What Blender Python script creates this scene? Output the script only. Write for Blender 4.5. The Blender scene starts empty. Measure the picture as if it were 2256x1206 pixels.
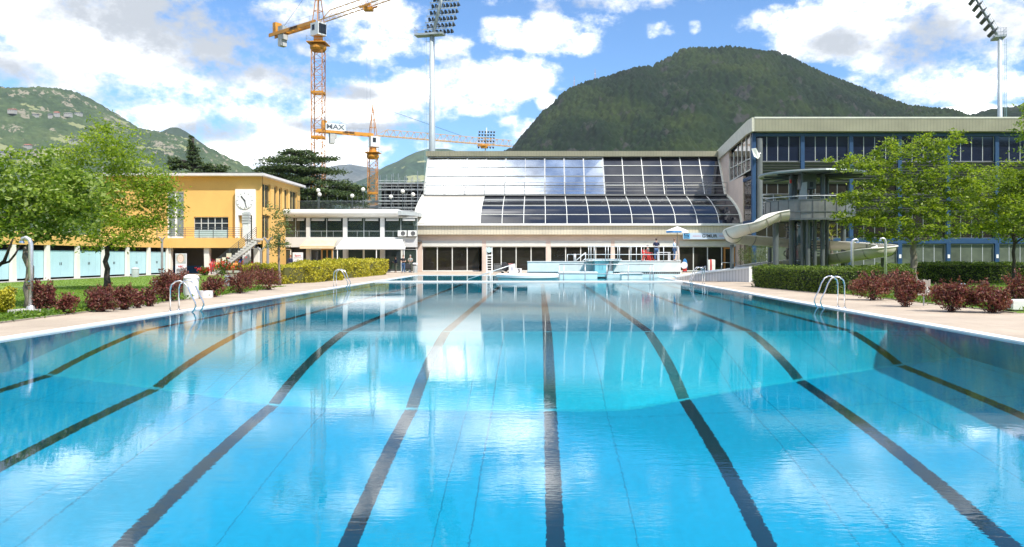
import bpy, math, random
import numpy as np
from mathutils import Vector, Matrix, noise as mnoise
R = math.radians
rng = np.random.default_rng(7)
random.seed(7)
scn = bpy.context.scene
COL = scn.collection
# ---- survey frame: the eye stands 1.7 m above the water, looking along +Y -------------------
F, CX, CY, H = 1640.0, 1188.0, 565.0, 1.7
def X(px, d): return (px - CX) * d / F
def Z(py, d): return H - (py - CY) * d / F
def P(px, py, d): return (X(px, d), d, Z(py, d))
def GD(py): return F * H / (py - CY)          # distance of a point on the ground seen on row py

ORG = {}
class MB:
    """collects polygons in world coordinates; build() links them as ONE mesh object"""
    def __init__(s): s.v = []; s.f = []
    def add(s, vs, fs):
        o = len(s.v); s.v += [tuple(p) for p in vs]; s.f += [tuple(i + o for i in f) for f in fs]; return s
    def box(s, x0, x1, y0, y1, z0, z1):
        return s.add([(x0,y0,z0),(x1,y0,z0),(x1,y1,z0),(x0,y1,z0),(x0,y0,z1),(x1,y0,z1),(x1,y1,z1),(x0,y1,z1)],
            [(0,3,2,1),(4,5,6,7),(0,1,5,4),(1,2,6,5),(2,3,7,6),(3,0,4,7)])
    def beam(s, p, q, w, h=None, up=(0,0,1)):
        h = h or w; p = Vector(p); q = Vector(q); d = (q - p)
        if d.length < 1e-6: return s
        d.normalize(); u = Vector(up)
        if abs(d.dot(u)) > .98: u = Vector((0,1,0))
        a = d.cross(u).normalized() * w / 2; b = a.cross(d).normalized() * h / 2
        c = []
        for e in (p, q): c += [e - a - b, e + a - b, e + a + b, e - a + b]
        return s.add(c, [(3,2,1,0),(4,5,6,7),(0,1,5,4),(1,2,6,5),(2,3,7,6),(3,0,4,7)])
    def tube(s, pts, r, n=8, caps=True):
        pts = [Vector(p) for p in pts]; m = len(pts)
        rs = r if isinstance(r, (list, tuple)) else [r] * m
        o = len(s.v); prev = None
        for i, p in enumerate(pts):
            t = (pts[min(i+1,m-1)] - pts[max(i-1,0)]).normalized()
            if prev is None:
                u = Vector((0,0,1)) if abs(t.z) < .9 else Vector((1,0,0))
                a = t.cross(u).normalized()
            else:
                a = (prev - t * prev.dot(t)).normalized()
            prev = a; b = t.cross(a)
            for k in range(n):
                g = 2 * math.pi * k / n
                s.v.append(tuple(p + (a * math.cos(g) + b * math.sin(g)) * rs[i]))
        for i in range(m - 1):
            for k in range(n):
                s.f.append((o+i*n+k, o+i*n+(k+1)%n, o+(i+1)*n+(k+1)%n, o+(i+1)*n+k))
        if caps:
            s.f.append(tuple(o + k for k in reversed(range(n)))); s.f.append(tuple(o + (m-1)*n + k for k in range(n)))
        return s
    def lathe(s, prof, c=(0,0,0), n=20, sx=1, sy=1):
        o = len(s.v); m = len(prof)
        for r, z in prof:
            for k in range(n):
                g = 2 * math.pi * k / n
                s.v.append((c[0] + r * sx * math.cos(g), c[1] + r * sy * math.sin(g), c[2] + z))
        for i in range(m - 1):
            for k in range(n):
                s.f.append((o+i*n+k, o+i*n+(k+1)%n, o+(i+1)*n+(k+1)%n, o+(i+1)*n+k))
        s.f.append(tuple(o + k for k in reversed(range(n)))); s.f.append(tuple(o + (m-1)*n + k for k in range(n)))
        return s
    def prism(s, poly, vec):
        """poly: list of 3D points (one face), extruded by vec"""
        n = len(poly); vec = Vector(vec); a = [Vector(p) for p in poly]
        nn = Vector((0,0,0))
        for i in range(n): nn += a[i].cross(a[(i+1) % n])
        if nn.dot(vec) > 0: a.reverse()
        b = [p + vec for p in a]
        return s.add(a + b, [tuple(range(n)), tuple(reversed(range(n, 2*n)))] + [(i, n + i, n + (i+1) % n, (i+1) % n) for i in range(n)])
    def quad(s, a, b, c, d): return s.add([a, b, c, d], [(0,1,2,3)])
    def sphere(s, c, r, n=14, m=8, sx=1, sy=1, sz=1):
        return s.lathe([(max(1e-3, r * math.sin(math.pi * i / m)), -r * sz * math.cos(math.pi * i / m)) for i in range(m + 1)], c, n, sx, sy)
    def build(s, name, mat, parent=None, smooth=False, bevel=0, origin=None):
        v = np.array(s.v, dtype=float)
        if parent is not None: o = np.array(ORG[parent.name])
        elif origin is not None: o = np.array(origin, float)
        else:
            lo, hi = v.min(0), v.max(0); o = np.array([(lo[0]+hi[0])/2, (lo[1]+hi[1])/2, lo[2]])
        me = bpy.data.meshes.new(name); me.from_pydata((v - o).tolist(), [], s.f); me.update()
        ob = bpy.data.objects.new(name, me); COL.objects.link(ob)
        if mat: me.materials.append(mat)
        if parent is not None: ob.parent = parent
        else: ob.location = o
        ORG[ob.name] = tuple(o)
        if smooth:
            me.polygons.foreach_set('use_smooth', [True] * len(me.polygons))
            if smooth == 'auto':
                md = ob.modifiers.new('es', 'EDGE_SPLIT'); md.split_angle = R(40)
        if bevel:
            md = ob.modifiers.new('bv', 'BEVEL'); md.width = bevel; md.segments = 2; md.limit_method = 'ANGLE'
        return ob

def np_mesh(name, v, f, mat, parent=None, origin=(0,0,0), smooth=False):
    """v (N,3), f (M,k) numpy -> one mesh object"""
    o = np.array(ORG[parent.name] if parent is not None else origin, float)
    me = bpy.data.meshes.new(name); M, k = f.shape
    me.vertices.add(len(v)); me.vertices.foreach_set('co', (v - o).astype(np.float32).ravel())
    me.loops.add(M * k); me.loops.foreach_set('vertex_index', f.astype(np.int32).ravel())
    me.polygons.add(M); me.polygons.foreach_set('loop_start', np.arange(0, M * k, k, dtype=np.int32))
    me.polygons.foreach_set('loop_total', np.full(M, k, dtype=np.int32))
    if smooth: me.polygons.foreach_set('use_smooth', np.ones(M, dtype=bool))
    me.update(); me.validate()
    ob = bpy.data.objects.new(name, me); COL.objects.link(ob); me.materials.append(mat)
    if parent is not None: ob.parent = parent
    else: ob.location = o
    ORG[ob.name] = tuple(o)
    return ob

def tag(o, label=None, cat=None, group=None, kind=None):
    if label: o['label'] = label
    if cat: o['category'] = cat
    if group: o['group'] = group
    if kind: o['kind'] = kind
    return o
def thing(name, loc, label, cat, group=None):
    o = bpy.data.objects.new(name, None); COL.objects.link(o); o.location = loc; o.empty_display_size = .2
    ORG[o.name] = tuple(loc)
    return tag(o, label, cat, group)
def copy_tree(o, loc=None, label=None, rz=None, scale=None, parent=None):
    c = o.copy(); COL.objects.link(c)
    if parent is not None: c.parent = parent
    if loc is not None: c.location = loc
    if rz is not None: c.rotation_euler = (0, 0, rz)
    if scale is not None: c.scale = scale if isinstance(scale, tuple) else (scale,) * 3
    if label: c['label'] = label
    for ch in list(o.children): copy_tree(ch, parent=c)
    return c

# ---- materials ----------------------------------------------------------------------------
MATS = {}
def nd(nt, typ, **kw):
    n = nt.nodes.new(typ)
    for k, v in kw.items():
        if k.startswith('i_'):
            key = k[2:]; n.inputs[int(key) if key.isdigit() else key.replace('_', ' ')].default_value = v
        else: setattr(n, k, v)
    return n
def mathn(nt, op, a, b=None, c=None, clamp=False):
    n = nt.nodes.new('ShaderNodeMath'); n.operation = op; n.use_clamp = clamp
    for i, q in enumerate((a, b, c)):
        if q is None: continue
        if isinstance(q, (int, float)): n.inputs[i].default_value = q
        else: nt.links.new(q, n.inputs[i])
    return n.outputs[0]
def ramp(nt, fac, stops, interp='LINEAR'):
    r = nt.nodes.new('ShaderNodeValToRGB'); r.color_ramp.interpolation = interp
    e = r.color_ramp.elements
    while len(e) < len(stops): e.new(.5)
    for el, (p, c) in zip(e, stops):
        el.position = p; el.color = (*c, 1) if len(c) == 3 else c
    nt.links.new(fac, r.inputs[0]); return r.outputs[0]
def mixc(nt, fac, a, b, mode='MIX'):
    m = nt.nodes.new('ShaderNodeMix'); m.data_type = 'RGBA'; m.blend_type = mode
    for sock, q in ((m.inputs[0], fac), (m.inputs[6], a), (m.inputs[7], b)):
        if isinstance(q, (int, float)): sock.default_value = q
        elif isinstance(q, (tuple, list)): sock.default_value = (*q, 1) if len(q) == 3 else q
        else: nt.links.new(q, sock)
    return m.outputs[2]
def noise_tex(nt, scale, detail=4, rough=.55, vec=None, stretch=None):
    n = nd(nt, 'ShaderNodeTexNoise', i_Scale=scale, i_Detail=detail, i_Roughness=rough)
    if vec is None: vec = nt.nodes.new('ShaderNodeNewGeometry').outputs['Position']
    if stretch:
        vm = nd(nt, 'ShaderNodeVectorMath', operation='MULTIPLY'); vm.inputs[1].default_value = stretch
        nt.links.new(vec, vm.inputs[0]); vec = vm.outputs[0]
    nt.links.new(vec, n.inputs['Vector']); return n.outputs[0]
def new_mat(name):
    m = bpy.data.materials.new(name); m.use_nodes = True
    nt = m.node_tree; b = nt.nodes['Principled BSDF']; return m, nt, b
def mat(name, col, rough=.6, metal=0, var=.12, scale=2.0, bump=0, bscale=None, spec=.5, stretch=None, coat=0):
    if name in MATS: return MATS[name]
    m, nt, b = new_mat(name)
    b.inputs['Roughness'].default_value = rough; b.inputs['Metallic'].default_value = metal
    b.inputs['Specular IOR Level'].default_value = spec
    if coat: b.inputs['Coat Weight'].default_value = coat
    n = noise_tex(nt, scale, 5, .6, stretch=stretch)
    lo = tuple(c * (1 - var) for c in col); hi = tuple(min(1, c * (1 + var)) for c in col)
    nt.links.new(ramp(nt, n, [(.3, lo), (.7, hi)]), b.inputs['Base Color'])
    rr = mathn(nt, 'MULTIPLY_ADD', n, .15, rough - .07, clamp=True); nt.links.new(rr, b.inputs['Roughness'])
    if bump:
        bp = nd(nt, 'ShaderNodeBump', i_Strength=bump, i_Distance=.05)
        nt.links.new(noise_tex(nt, bscale or scale * 6, 4, .6), bp.inputs['Height']); nt.links.new(bp.outputs[0], b.inputs['Normal'])
    MATS[name] = m; return m
def leaf_mat(name, cols, trans=.35, rough=.5, spec=.35):
    if name in MATS: return MATS[name]
    m, nt, b = new_mat(name); g = nt.nodes.new('ShaderNodeNewGeometry')
    c = ramp(nt, g.outputs['Random Per Island'], [(i / (len(cols) - 1), k) for i, k in enumerate(cols)])
    n = noise_tex(nt, .9, 3)
    c = mixc(nt, 1.0, c, ramp(nt, n, [(.3, (.8, .84, .8)), (.7, (1.15, 1.12, 1.0))]), 'MULTIPLY')
    nt.links.new(c, b.inputs['Base Color']); b.inputs['Roughness'].default_value = rough; b.inputs['Specular IOR Level'].default_value = spec
    t = nt.nodes.new('ShaderNodeBsdfTranslucent'); nt.links.new(mixc(nt, 1.0, c, (1.5, 1.55, .7), 'MULTIPLY'), t.inputs[0])
    mx = nt.nodes.new('ShaderNodeMixShader'); mx.inputs[0].default_value = trans
    nt.links.new(b.outputs[0], mx.inputs[1]); nt.links.new(t.outputs[0], mx.inputs[2])
    nt.links.new(mx.outputs[0], nt.nodes['Material Output'].inputs[0])
    MATS[name] = m; return m
def glass_mat(name, col=(.02,.025,.03), rough=.04, see=0.0, wav=.0, spec=.5, metal=0):
    """window glass: dark room behind it and a mirror sheen; see>0 lets the room show through"""
    if name in MATS: return MATS[name]
    m, nt, b = new_mat(name)
    n = noise_tex(nt, .35, 3)
    nt.links.new(ramp(nt, n, [(.3, tuple(c * .7 for c in col)), (.7, tuple(min(1, c * 1.3) for c in col))]), b.inputs['Base Color'])
    b.inputs['Roughness'].default_value = rough; b.inputs['Specular IOR Level'].default_value = spec; b.inputs['Metallic'].default_value = metal
    if wav:
        bp = nd(nt, 'ShaderNodeBump', i_Strength=wav, i_Distance=.05)
        nt.links.new(noise_tex(nt, .8, 2), bp.inputs['Height']); nt.links.new(bp.outputs[0], b.inputs['Normal'])
    if see:
        t = nd(nt, 'ShaderNodeBsdfTransparent'); t.inputs[0].default_value = (.8, .86, .86, 1)
        mx = nt.nodes.new('ShaderNodeMixShader'); mx.inputs[0].default_value = see
        nt.links.new(b.outputs[0], mx.inputs[1]); nt.links.new(t.outputs[0], mx.inputs[2])
        nt.links.new(mx.outputs[0], nt.nodes['Material Output'].inputs[0])
    MATS[name] = m; return m
# ---- camera, sun, sky ---------------------------------------------------------------------
cam = bpy.data.cameras.new('camera'); camo = bpy.data.objects.new('camera', cam); COL.objects.link(camo)
camo.location = (0, 0, H); camo.rotation_euler = (R(90), 0, 0)
cam.sensor_width = 36; cam.lens = 36 * F / 2256
cam.shift_x = -(CX - 1128) / 2256; cam.shift_y = -(603 - CY) / 2256
cam.clip_end = 40000; cam.clip_start = .1
scn.camera = camo
SUN_AZ, SUN_EL = 134, 52      # compass bearing from +Y towards +X
sd = Vector((math.sin(R(SUN_AZ)) * math.cos(R(SUN_EL)), math.cos(R(SUN_AZ)) * math.cos(R(SUN_EL)), math.sin(R(SUN_EL))))
sl = bpy.data.lights.new('sun', 'SUN'); sl.energy = 4.2; sl.angle = R(.53); sl.color = (1, .95, .87)
so = bpy.data.objects.new('sun', sl); COL.objects.link(so); so.rotation_euler = sd.to_track_quat('Z', 'Y').to_euler(); so.location = (40, -60, 120)
vs = scn.view_settings; vs.view_transform = 'Standard'; vs.look = 'None'; vs.gamma = 1; vs.exposure = .70; vs.use_curve_mapping = False
cy = scn.cycles; cy.max_bounces = 8; cy.diffuse_bounces = 3; cy.glossy_bounces = 3; cy.transmission_bounces = 5; cy.transparent_max_bounces = 12
cy.use_denoising = True; cy.caustics_reflective = False; cy.caustics_refractive = False; cy.sample_clamp_indirect = 6
cy.use_adaptive_sampling = False

w = bpy.data.worlds.new('World'); scn.world = w; w.use_nodes = True
nt = w.node_tree; bg = nt.nodes['Background']
sky = nd(nt, 'ShaderNodeTexSky', sky_type='NISHITA', sun_disc=False, sun_elevation=R(SUN_EL), sun_rotation=R(SUN_AZ), altitude=250, air_density=1.0, dust_density=.25, ozone_density=1.5)
SKY_K = .115
bg.inputs[1].default_value = SKY_K
geo = nd(nt, 'ShaderNodeTexCoord'); V = geo.outputs['Generated']
sep = nd(nt, 'ShaderNodeSeparateXYZ'); nt.links.new(V, sep.inputs[0])
# wobble the look-up direction so that cloud outlines billow
def wnoise(scale, detail, rough=.6, off=0.0):
    n = nd(nt, 'ShaderNodeTexNoise', i_Scale=scale, i_Detail=detail, i_Roughness=rough)
    mp = nd(nt, 'ShaderNodeVectorMath', operation='ADD'); mp.inputs[1].default_value = (off, off * .7, off * 1.3)
    st = nd(nt, 'ShaderNodeVectorMath', operation='MULTIPLY'); st.inputs[1].default_value = (1, 1, 1.5)
    nt.links.new(V, st.inputs[0]); nt.links.new(st.outputs[0], mp.inputs[0]); nt.links.new(mp.outputs[0], n.inputs['Vector'])
    return n.outputs[0]
n1 = wnoise(7.5, 9, .60, 3.1); n2 = wnoise(24, 7, .64, 7.7); n3 = wnoise(6, 7, .62, 12.4)
def blob(px, py, rx, ry, amp=1.0):
    """a cloud mass in the sky: centre direction and angular half sizes"""
    c = Vector(((px - CX) / F, 1, (CY - py) / F)); k = 1 / c.length; c.normalize()
    a = rx / F * k; b = ry / F * k
    dx = mathn(nt, 'MULTIPLY', mathn(nt, 'SUBTRACT', sep.outputs[0], c.x), 1 / a)
    dz = mathn(nt, 'MULTIPLY', mathn(nt, 'SUBTRACT', sep.outputs[2], c.z), 1 / b)
    q = mathn(nt, 'ADD', mathn(nt, 'MULTIPLY', dx, dx), mathn(nt, 'MULTIPLY', dz, dz))
    return mathn(nt, 'MULTIPLY', mathn(nt, 'SUBTRACT', 1.0, q, clamp=False), amp)
def union(lst):
    o = lst[0]
    for q in lst[1:]: o = mathn(nt, 'SMOOTH_MAX', o, q, .25)
    return mathn(nt, 'MAXIMUM', o, -1.0)
CLOUDS = [(150,60,480,190),(420,150,280,120),(90,240,300,90),(440,260,210,85),(560,330,230,70),(300,300,120,50),(820,60,150,70),(640,60,150,60),(760,105,170,35),
 (1000,200,150,60),(800,235,170,52),(690,225,60,60),(1110,175,110,45),(1140,300,70,40),(1050,330,150,25),(700,350,260,40),
 (1220,55,135,52),(1290,90,60,34),(1300,5,220,26),(1120,50,55,22),(1455,68,44,24),(1528,63,20,16),(960,100,70,32),
 (1890,75,190,85),(1990,150,205,85),(1780,100,100,45),(2150,60,170,70),(2210,130,60,60),(2150,185,70,40),(2090,250,130,14),(2240,180,40,40),(1205,225,25,18),(1040,240,60,20)]
field = union([blob(*c) for c in CLOUDS])
# cloud overhead (seen only in the hall's tilted panes), clear to the right of it
ov = mathn(nt, 'MULTIPLY', mathn(nt, 'SUBTRACT', .012, sep.outputs[0]), 9.0)
ov = mathn(nt, 'MINIMUM', ov, mathn(nt, 'MULTIPLY', mathn(nt, 'SUBTRACT', sep.outputs[2], .80), 12.0))
ov = mathn(nt, 'MINIMUM', mathn(nt, 'MULTIPLY', ov, 2.2), 2.4)
back = mathn(nt, 'MINIMUM', mathn(nt, 'MULTIPLY', mathn(nt, 'SUBTRACT', -.1, sep.outputs[1]), 3.0), mathn(nt, 'MULTIPLY_ADD', n3, 4.0, -2.1))
field = mathn(nt, 'MAXIMUM', field, mathn(nt, 'MAXIMUM', ov, mathn(nt, 'MULTIPLY', back, .35)))
dn = mathn(nt, 'ADD', mathn(nt, 'MULTIPLY_ADD', n1, 6.5, -3.25), mathn(nt, 'MULTIPLY_ADD', n2, 3.6, -1.8))
dens = mathn(nt, 'ADD', field, dn)
cov = nd(nt, 'ShaderNodeMapRange', interpolation_type='SMOOTHSTEP'); cov.inputs[1].default_value = -.25; cov.inputs[2].default_value = 1.15
nt.links.new(dens, cov.inputs[0])
GREY = [(330,55,330,95),(90,150,200,60),(500,150,180,40),(470,290,90,28),(760,205,80,18),(200,215,200,22),(1330,12,170,18),(1850,95,80,38),(2130,70,170,62),(800,285,160,18),(2060,70,60,60)]
gf = union([blob(*c) for c in GREY])
gd = mathn(nt, 'ADD', gf, mathn(nt, 'ADD', mathn(nt, 'MULTIPLY_ADD', n3, 4.5, -2.25), mathn(nt, 'MULTIPLY_ADD', n2, 2.6, -1.3)))
gm = nd(nt, 'ShaderNodeMapRange', interpolation_type='SMOOTHSTEP'); gm.inputs[1].default_value = -1.1; gm.inputs[2].default_value = 1.3
nt.links.new(gd, gm.inputs[0])
CB = 1.0 / SKY_K
core = nd(nt, 'ShaderNodeMapRange', interpolation_type='SMOOTHSTEP'); core.inputs[1].default_value = .3; core.inputs[2].default_value = 2.6; nt.links.new(dens, core.inputs[0])
wcol = mixc(nt, core.outputs[0], (.95*CB, .97*CB, 1.0*CB), (3.0*CB, 3.0*CB, 3.0*CB))
ccol = mixc(nt, gm.outputs[0], wcol, (.40*CB, .43*CB, .47*CB))
skyc = mixc(nt, 1.0, sky.outputs[0], (.58, .86, 1.12), 'MULTIPLY')
nt.links.new(mixc(nt, cov.outputs[0], skyc, ccol), bg.inputs[0])
w.cycles.sampling_method = 'MANUAL'; w.cycles.sample_map_resolution = 1024
# ---- pool, deck, ground -------------------------------------------------------------------
PX0, PX1, PY0, PY1 = -10.8, 9.44, 1.2, 48.9       # main pool
def y_foot(x):      # where the sloping floor meets the deep end
    return 13.4 + (max(0, x - 1.6) * .41 if x > 0 else max(0, -4.7 - x) * .30)
def d_deep(x): return 4.8 - (max(0, x - 1.6) * .085 if x > 0 else max(0, -4.7 - x) * .04)
def depth(x, y):
    if y > 18.4: return 1.45 - (y - 18.4) * .006
    return min(d_deep(x), 1.45 + (18.4 - y) / max(.5, 18.4 - y_foot(x)) * (d_deep(x) - 1.45))
def lin(a, b, step): return list(np.linspace(a, b, max(2, int(round((b - a) / step)) + 1)))
xs = lin(PX0, PX1, .11); ys = lin(PY0, 18.4, .11) + lin(18.5, 22, .25) + lin(22.6, PY1, .6)
v = np.array([(x, y, -depth(x, y)) for y in ys for x in xs]); nx, ny = len(xs), len(ys)
ii = np.arange(nx * ny).reshape(ny, nx)
f = np.stack([ii[:-1,:-1], ii[:-1,1:], ii[1:,1:], ii[1:,:-1]], -1).reshape(-1, 4)
def pool_mat(nm, c0, c1):
    m, nt, b = new_mat(nm); pos = nt.nodes.new('ShaderNodeNewGeometry').outputs['Position']
    sp = nd(nt, 'ShaderNodeSeparateXYZ'); nt.links.new(pos, sp.inputs[0]); x, y = sp.outputs[0], sp.outputs[1]
    def per(s, x0, period, half):
        q = mathn(nt, 'PINGPONG', mathn(nt, 'ADD', s, -x0 + 100 * period), period / 2)
        return mathn(nt, 'LESS_THAN', q, half)
    lane = per(x, .20, 2.5, .115)
    lane = mathn(nt, 'MULTIPLY', lane, mathn(nt, 'LESS_THAN', y, 47.0))
    seam = mathn(nt, 'MAXIMUM', per(x, .2 + 1.0, 2.5, .007), per(x, .2 - 1.05, 5.0, .010))
    seam = mathn(nt, 'MAXIMUM', seam, per(y, 3.0, 5.0, .012))
    tile = mathn(nt, 'MAXIMUM', per(x, 0, .25, .004), per(y, 0, .125, .004))
    n = noise_tex(nt, .5, 4); n2 = noise_tex(nt, 9, 3)
    base = ramp(nt, n, [(.3, c0), (.7, c1)])
    base = mixc(nt, mathn(nt, 'MULTIPLY', tile, .25), base, (.04, .3, .5))
    base = mixc(nt, mathn(nt, 'MULTIPLY', seam, .6), base, (.01, .11, .2))
    base = mixc(nt, lane, base, (.012, .016, .03))
    base = mixc(nt, 1.0, base, ramp(nt, n2, [(.3, (.93,.93,.93)), (.7, (1.05,1.05,1.05))]), 'MULTIPLY')
    nt.links.new(base, b.inputs['Base Color']); b.inputs['Roughness'].default_value = .45
    return m
PM = pool_mat('pool_tiles_deep_dim', (.010,.395,.60), (.016,.435,.66)); PM2 = pool_mat('pool_tiles_ramp_lit', (.025,.54,.72), (.04,.58,.76)); PM3 = pool_mat('pool_tiles_shallow_dim', (.045,.36,.50), (.06,.40,.55))  # light on the slope painted into the tiles: ramp brighter, deep and shallow floor dimmed
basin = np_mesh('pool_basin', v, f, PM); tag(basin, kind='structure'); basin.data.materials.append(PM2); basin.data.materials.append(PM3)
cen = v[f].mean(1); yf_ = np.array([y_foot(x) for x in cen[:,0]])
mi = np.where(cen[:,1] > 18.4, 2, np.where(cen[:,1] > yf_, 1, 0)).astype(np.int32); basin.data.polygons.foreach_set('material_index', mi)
# pale border tiles along the edges of the sloping floor
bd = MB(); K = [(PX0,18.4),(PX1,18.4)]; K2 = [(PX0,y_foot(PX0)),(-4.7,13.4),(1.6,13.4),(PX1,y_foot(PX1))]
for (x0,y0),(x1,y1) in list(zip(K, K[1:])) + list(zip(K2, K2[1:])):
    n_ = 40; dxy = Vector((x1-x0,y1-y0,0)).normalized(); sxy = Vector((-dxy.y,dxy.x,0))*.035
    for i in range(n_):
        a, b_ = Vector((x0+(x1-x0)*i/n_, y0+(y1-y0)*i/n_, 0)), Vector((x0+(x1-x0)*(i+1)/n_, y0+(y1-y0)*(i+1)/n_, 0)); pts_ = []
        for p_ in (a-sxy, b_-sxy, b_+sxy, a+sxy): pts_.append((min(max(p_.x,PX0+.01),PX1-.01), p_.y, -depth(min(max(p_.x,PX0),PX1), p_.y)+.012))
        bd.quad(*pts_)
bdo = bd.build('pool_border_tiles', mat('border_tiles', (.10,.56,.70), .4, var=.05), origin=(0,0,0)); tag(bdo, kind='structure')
wb = MB()
for (a, b_) in (((PX0,PY0),(PX1,PY0)), ((PX1,PY0),(PX1,PY1)), ((PX1,PY1),(PX0,PY1)), ((PX0,PY1),(PX0,PY0))):
    wb.quad((*a, -5), (*b_, -5), (*b_, -.02), (*a, -.02))
pw = wb.build('pool_wall', mat('wall_tiles', (.06, .42, .62), .4, var=.1, scale=3), origin=(0,0,0)); tag(pw, kind='structure')
# water
def water_mat():
    m, nt, b = new_mat('water'); nt.nodes.remove(b); out = nt.nodes['Material Output']
    pos = nt.nodes.new('ShaderNodeNewGeometry').outputs['Position']
    a = noise_tex(nt, 1.0, 3, .6, pos, (1.0, .8, 1)); c = noise_tex(nt, 6.0, 3, .55, pos, (.75, 1.7, 1)); e = noise_tex(nt, .22, 2, .5, pos)
    e = mathn(nt, 'MULTIPLY_ADD', e, 2.2, -.55, clamp=True)
    k = noise_tex(nt, 15.0, 2, .5, pos, (.7, 1.7, 1))
    h = mathn(nt, 'ADD', mathn(nt, 'MULTIPLY', a, .15), mathn(nt, 'MULTIPLY', mathn(nt, 'MULTIPLY', mathn(nt, 'ADD', c, mathn(nt, 'MULTIPLY', k, .45)), e), .20))
    bp = nd(nt, 'ShaderNodeBump', i_Strength=1.0, i_Distance=WAVE); nt.links.new(h, bp.inputs['Height'])
    fr = nd(nt, 'ShaderNodeFresnel', i_IOR=1.42); nt.links.new(bp.outputs[0], fr.inputs['Normal'])
    gl = nd(nt, 'ShaderNodeBsdfGlossy', i_Roughness=.0); nt.links.new(bp.outputs[0], gl.inputs['Normal'])
    tr = nd(nt, 'ShaderNodeBsdfRefraction', i_IOR=1.333, i_Roughness=0.0) if REFRACT else nd(nt, 'ShaderNodeBsdfTransparent')
    tr.inputs[0].default_value = (.24, .96, 1, 1)
    if REFRACT: nt.links.new(bp.outputs[0], tr.inputs['Normal'])
    mx = nt.nodes.new('ShaderNodeMixShader'); nt.links.new(fr.outputs[0], mx.inputs[0]); nt.links.new(tr.outputs[0], mx.inputs[1]); nt.links.new(gl.outputs[0], mx.inputs[2])
    nt.links.new(mx.outputs[0], out.inputs[0]); return m
REFRACT = True; WAVE = .0075
WM = water_mat()
wt = MB().quad((PX0,PY0,0),(PX1,PY0,0),(PX1,PY1,0),(PX0,PY1,0)).build('pool_water', WM, smooth=True, origin=(0,0,0)); tag(wt, kind='structure')
# caustic links so that the sun reaches the pool floor through the rippled water
wt.cycles.is_caustics_caster = True; sl.cycles.is_caustics_light = True; cy.caustics_refractive = True
for o_ in (basin, pw, bdo): o_.cycles.is_caustics_receiver = True
# ---- second (shallow play) pool ------------------------------------------------------------
QY0, QY1 = 49.35, 66.0
q = MB(); q.quad((PX0,QY0,-.8),(PX1,QY0,-.8),(PX1,QY1,-.8),(PX0,QY1,-.8))
for (a, b_) in (((PX0,QY0),(PX1,QY0)), ((PX1,QY0),(PX1,QY1)), ((PX1,QY1),(PX0,QY1)), ((PX0,QY1),(PX0,QY0))):
    q.quad((*a,-.8),(*b_,-.8),(*b_,-.02),(*a,-.02))
qb = q.build('play_pool_basin', mat('play_tiles', (.10,.50,.62), .4, var=.08, scale=3), origin=(0,0,0)); tag(qb, kind='structure')
qw = MB().quad((PX0,QY0,0),(PX1,QY0,0),(PX1,QY1,0),(PX0,QY1,0)).build('play_pool_water', WM, smooth=True, origin=(0,0,0)); tag(qw, kind='structure')
qw.cycles.is_caustics_caster = True; qb.cycles.is_caustics_receiver = True
# ---- ground sheet with the pools cut out, paving, coping, lawns --------------------------------
def frame_quads(mb, x0, x1, y0, y1, X0, X1, Y0, Y1, z):
    mb.quad((X0,Y0,z),(X1,Y0,z),(X1,y0,z),(X0,y0,z)); mb.quad((X0,y1,z),(X1,y1,z),(X1,Y1,z),(X0,Y1,z))
    mb.quad((X0,y0,z),(x0,y0,z),(x0,y1,z),(X0,y1,z)); mb.quad((x1,y0,z),(X1,y0,z),(X1,y1,z),(x1,y1,z))
g = MB(); frame_quads(g, PX0-.05, PX1+.05, PY0-.05, QY1+.05, -5900, 5900, -2600, 6050, -.05)
gr = g.build('ground', mat('earth', (.10,.12,.05), .95, var=.3, scale=.05), origin=(0,0,0)); tag(gr, kind='structure')
def paving_mat():
    m, nt, b = new_mat('paving'); pos = nt.nodes.new('ShaderNodeNewGeometry').outputs['Position']
    br = nd(nt, 'ShaderNodeTexBrick', i_Scale=1.0, i_Mortar_Size=.006, i_Brick_Width=.5, i_Row_Height=.5, offset=0.0)
    br.inputs['Color1'].default_value = (.42,.345,.268,1); br.inputs['Color2'].default_value = (.39,.318,.245,1); br.inputs['Mortar'].default_value = (.33,.27,.21,1)
    nt.links.new(pos, br.inputs['Vector'])
    n = noise_tex(nt, .45, 6, .65); n2 = noise_tex(nt, 14, 4, .7)
    c = mixc(nt, 1.0, br.outputs[0], ramp(nt, n, [(.3, (.80,.79,.77)), (.6, (1.06,1.05,1.03))]), 'MULTIPLY')
    c = mixc(nt, 1.0, c, ramp(nt, n2, [(.3, (.92,.92,.92)), (.7, (1.05,1.05,1.05))]), 'MULTIPLY')
    n5 = noise_tex(nt, 1.6, 5, .7); c = mixc(nt, 1.0, c, ramp(nt, n5, [(.62, (1,1,1)), (.74, (.84,.82,.79))]), 'MULTIPLY')
    nt.links.new(c, b.inputs['Base Color']); b.inputs['Roughness'].default_value = .8
    bp = nd(nt, 'ShaderNodeBump', i_Strength=.25, i_Distance=.02); nt.links.new(n2, bp.inputs['Height']); nt.links.new(bp.outputs[0], b.inputs['Normal'])
    return m
PAV = paving_mat()
d_ = MB()
for (x0,x1,y0,y1) in ((-16.2,-11.12,-6,24),(-16.2,-11.12,24,84.5),(-11.12,9.76,-6,.9),(9.76,16,-6,90),(-11.12,9.76,66.32,84.5),(-37,-16.2,66,84.5)):
    d_.quad((x0,y0,.0),(x1,y0,.0),(x1,y1,.0),(x0,y1,.0))
dk = d_.build('pool_deck', PAV, origin=(0,0,0)); tag(dk, kind='structure')
cp = MB()
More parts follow.
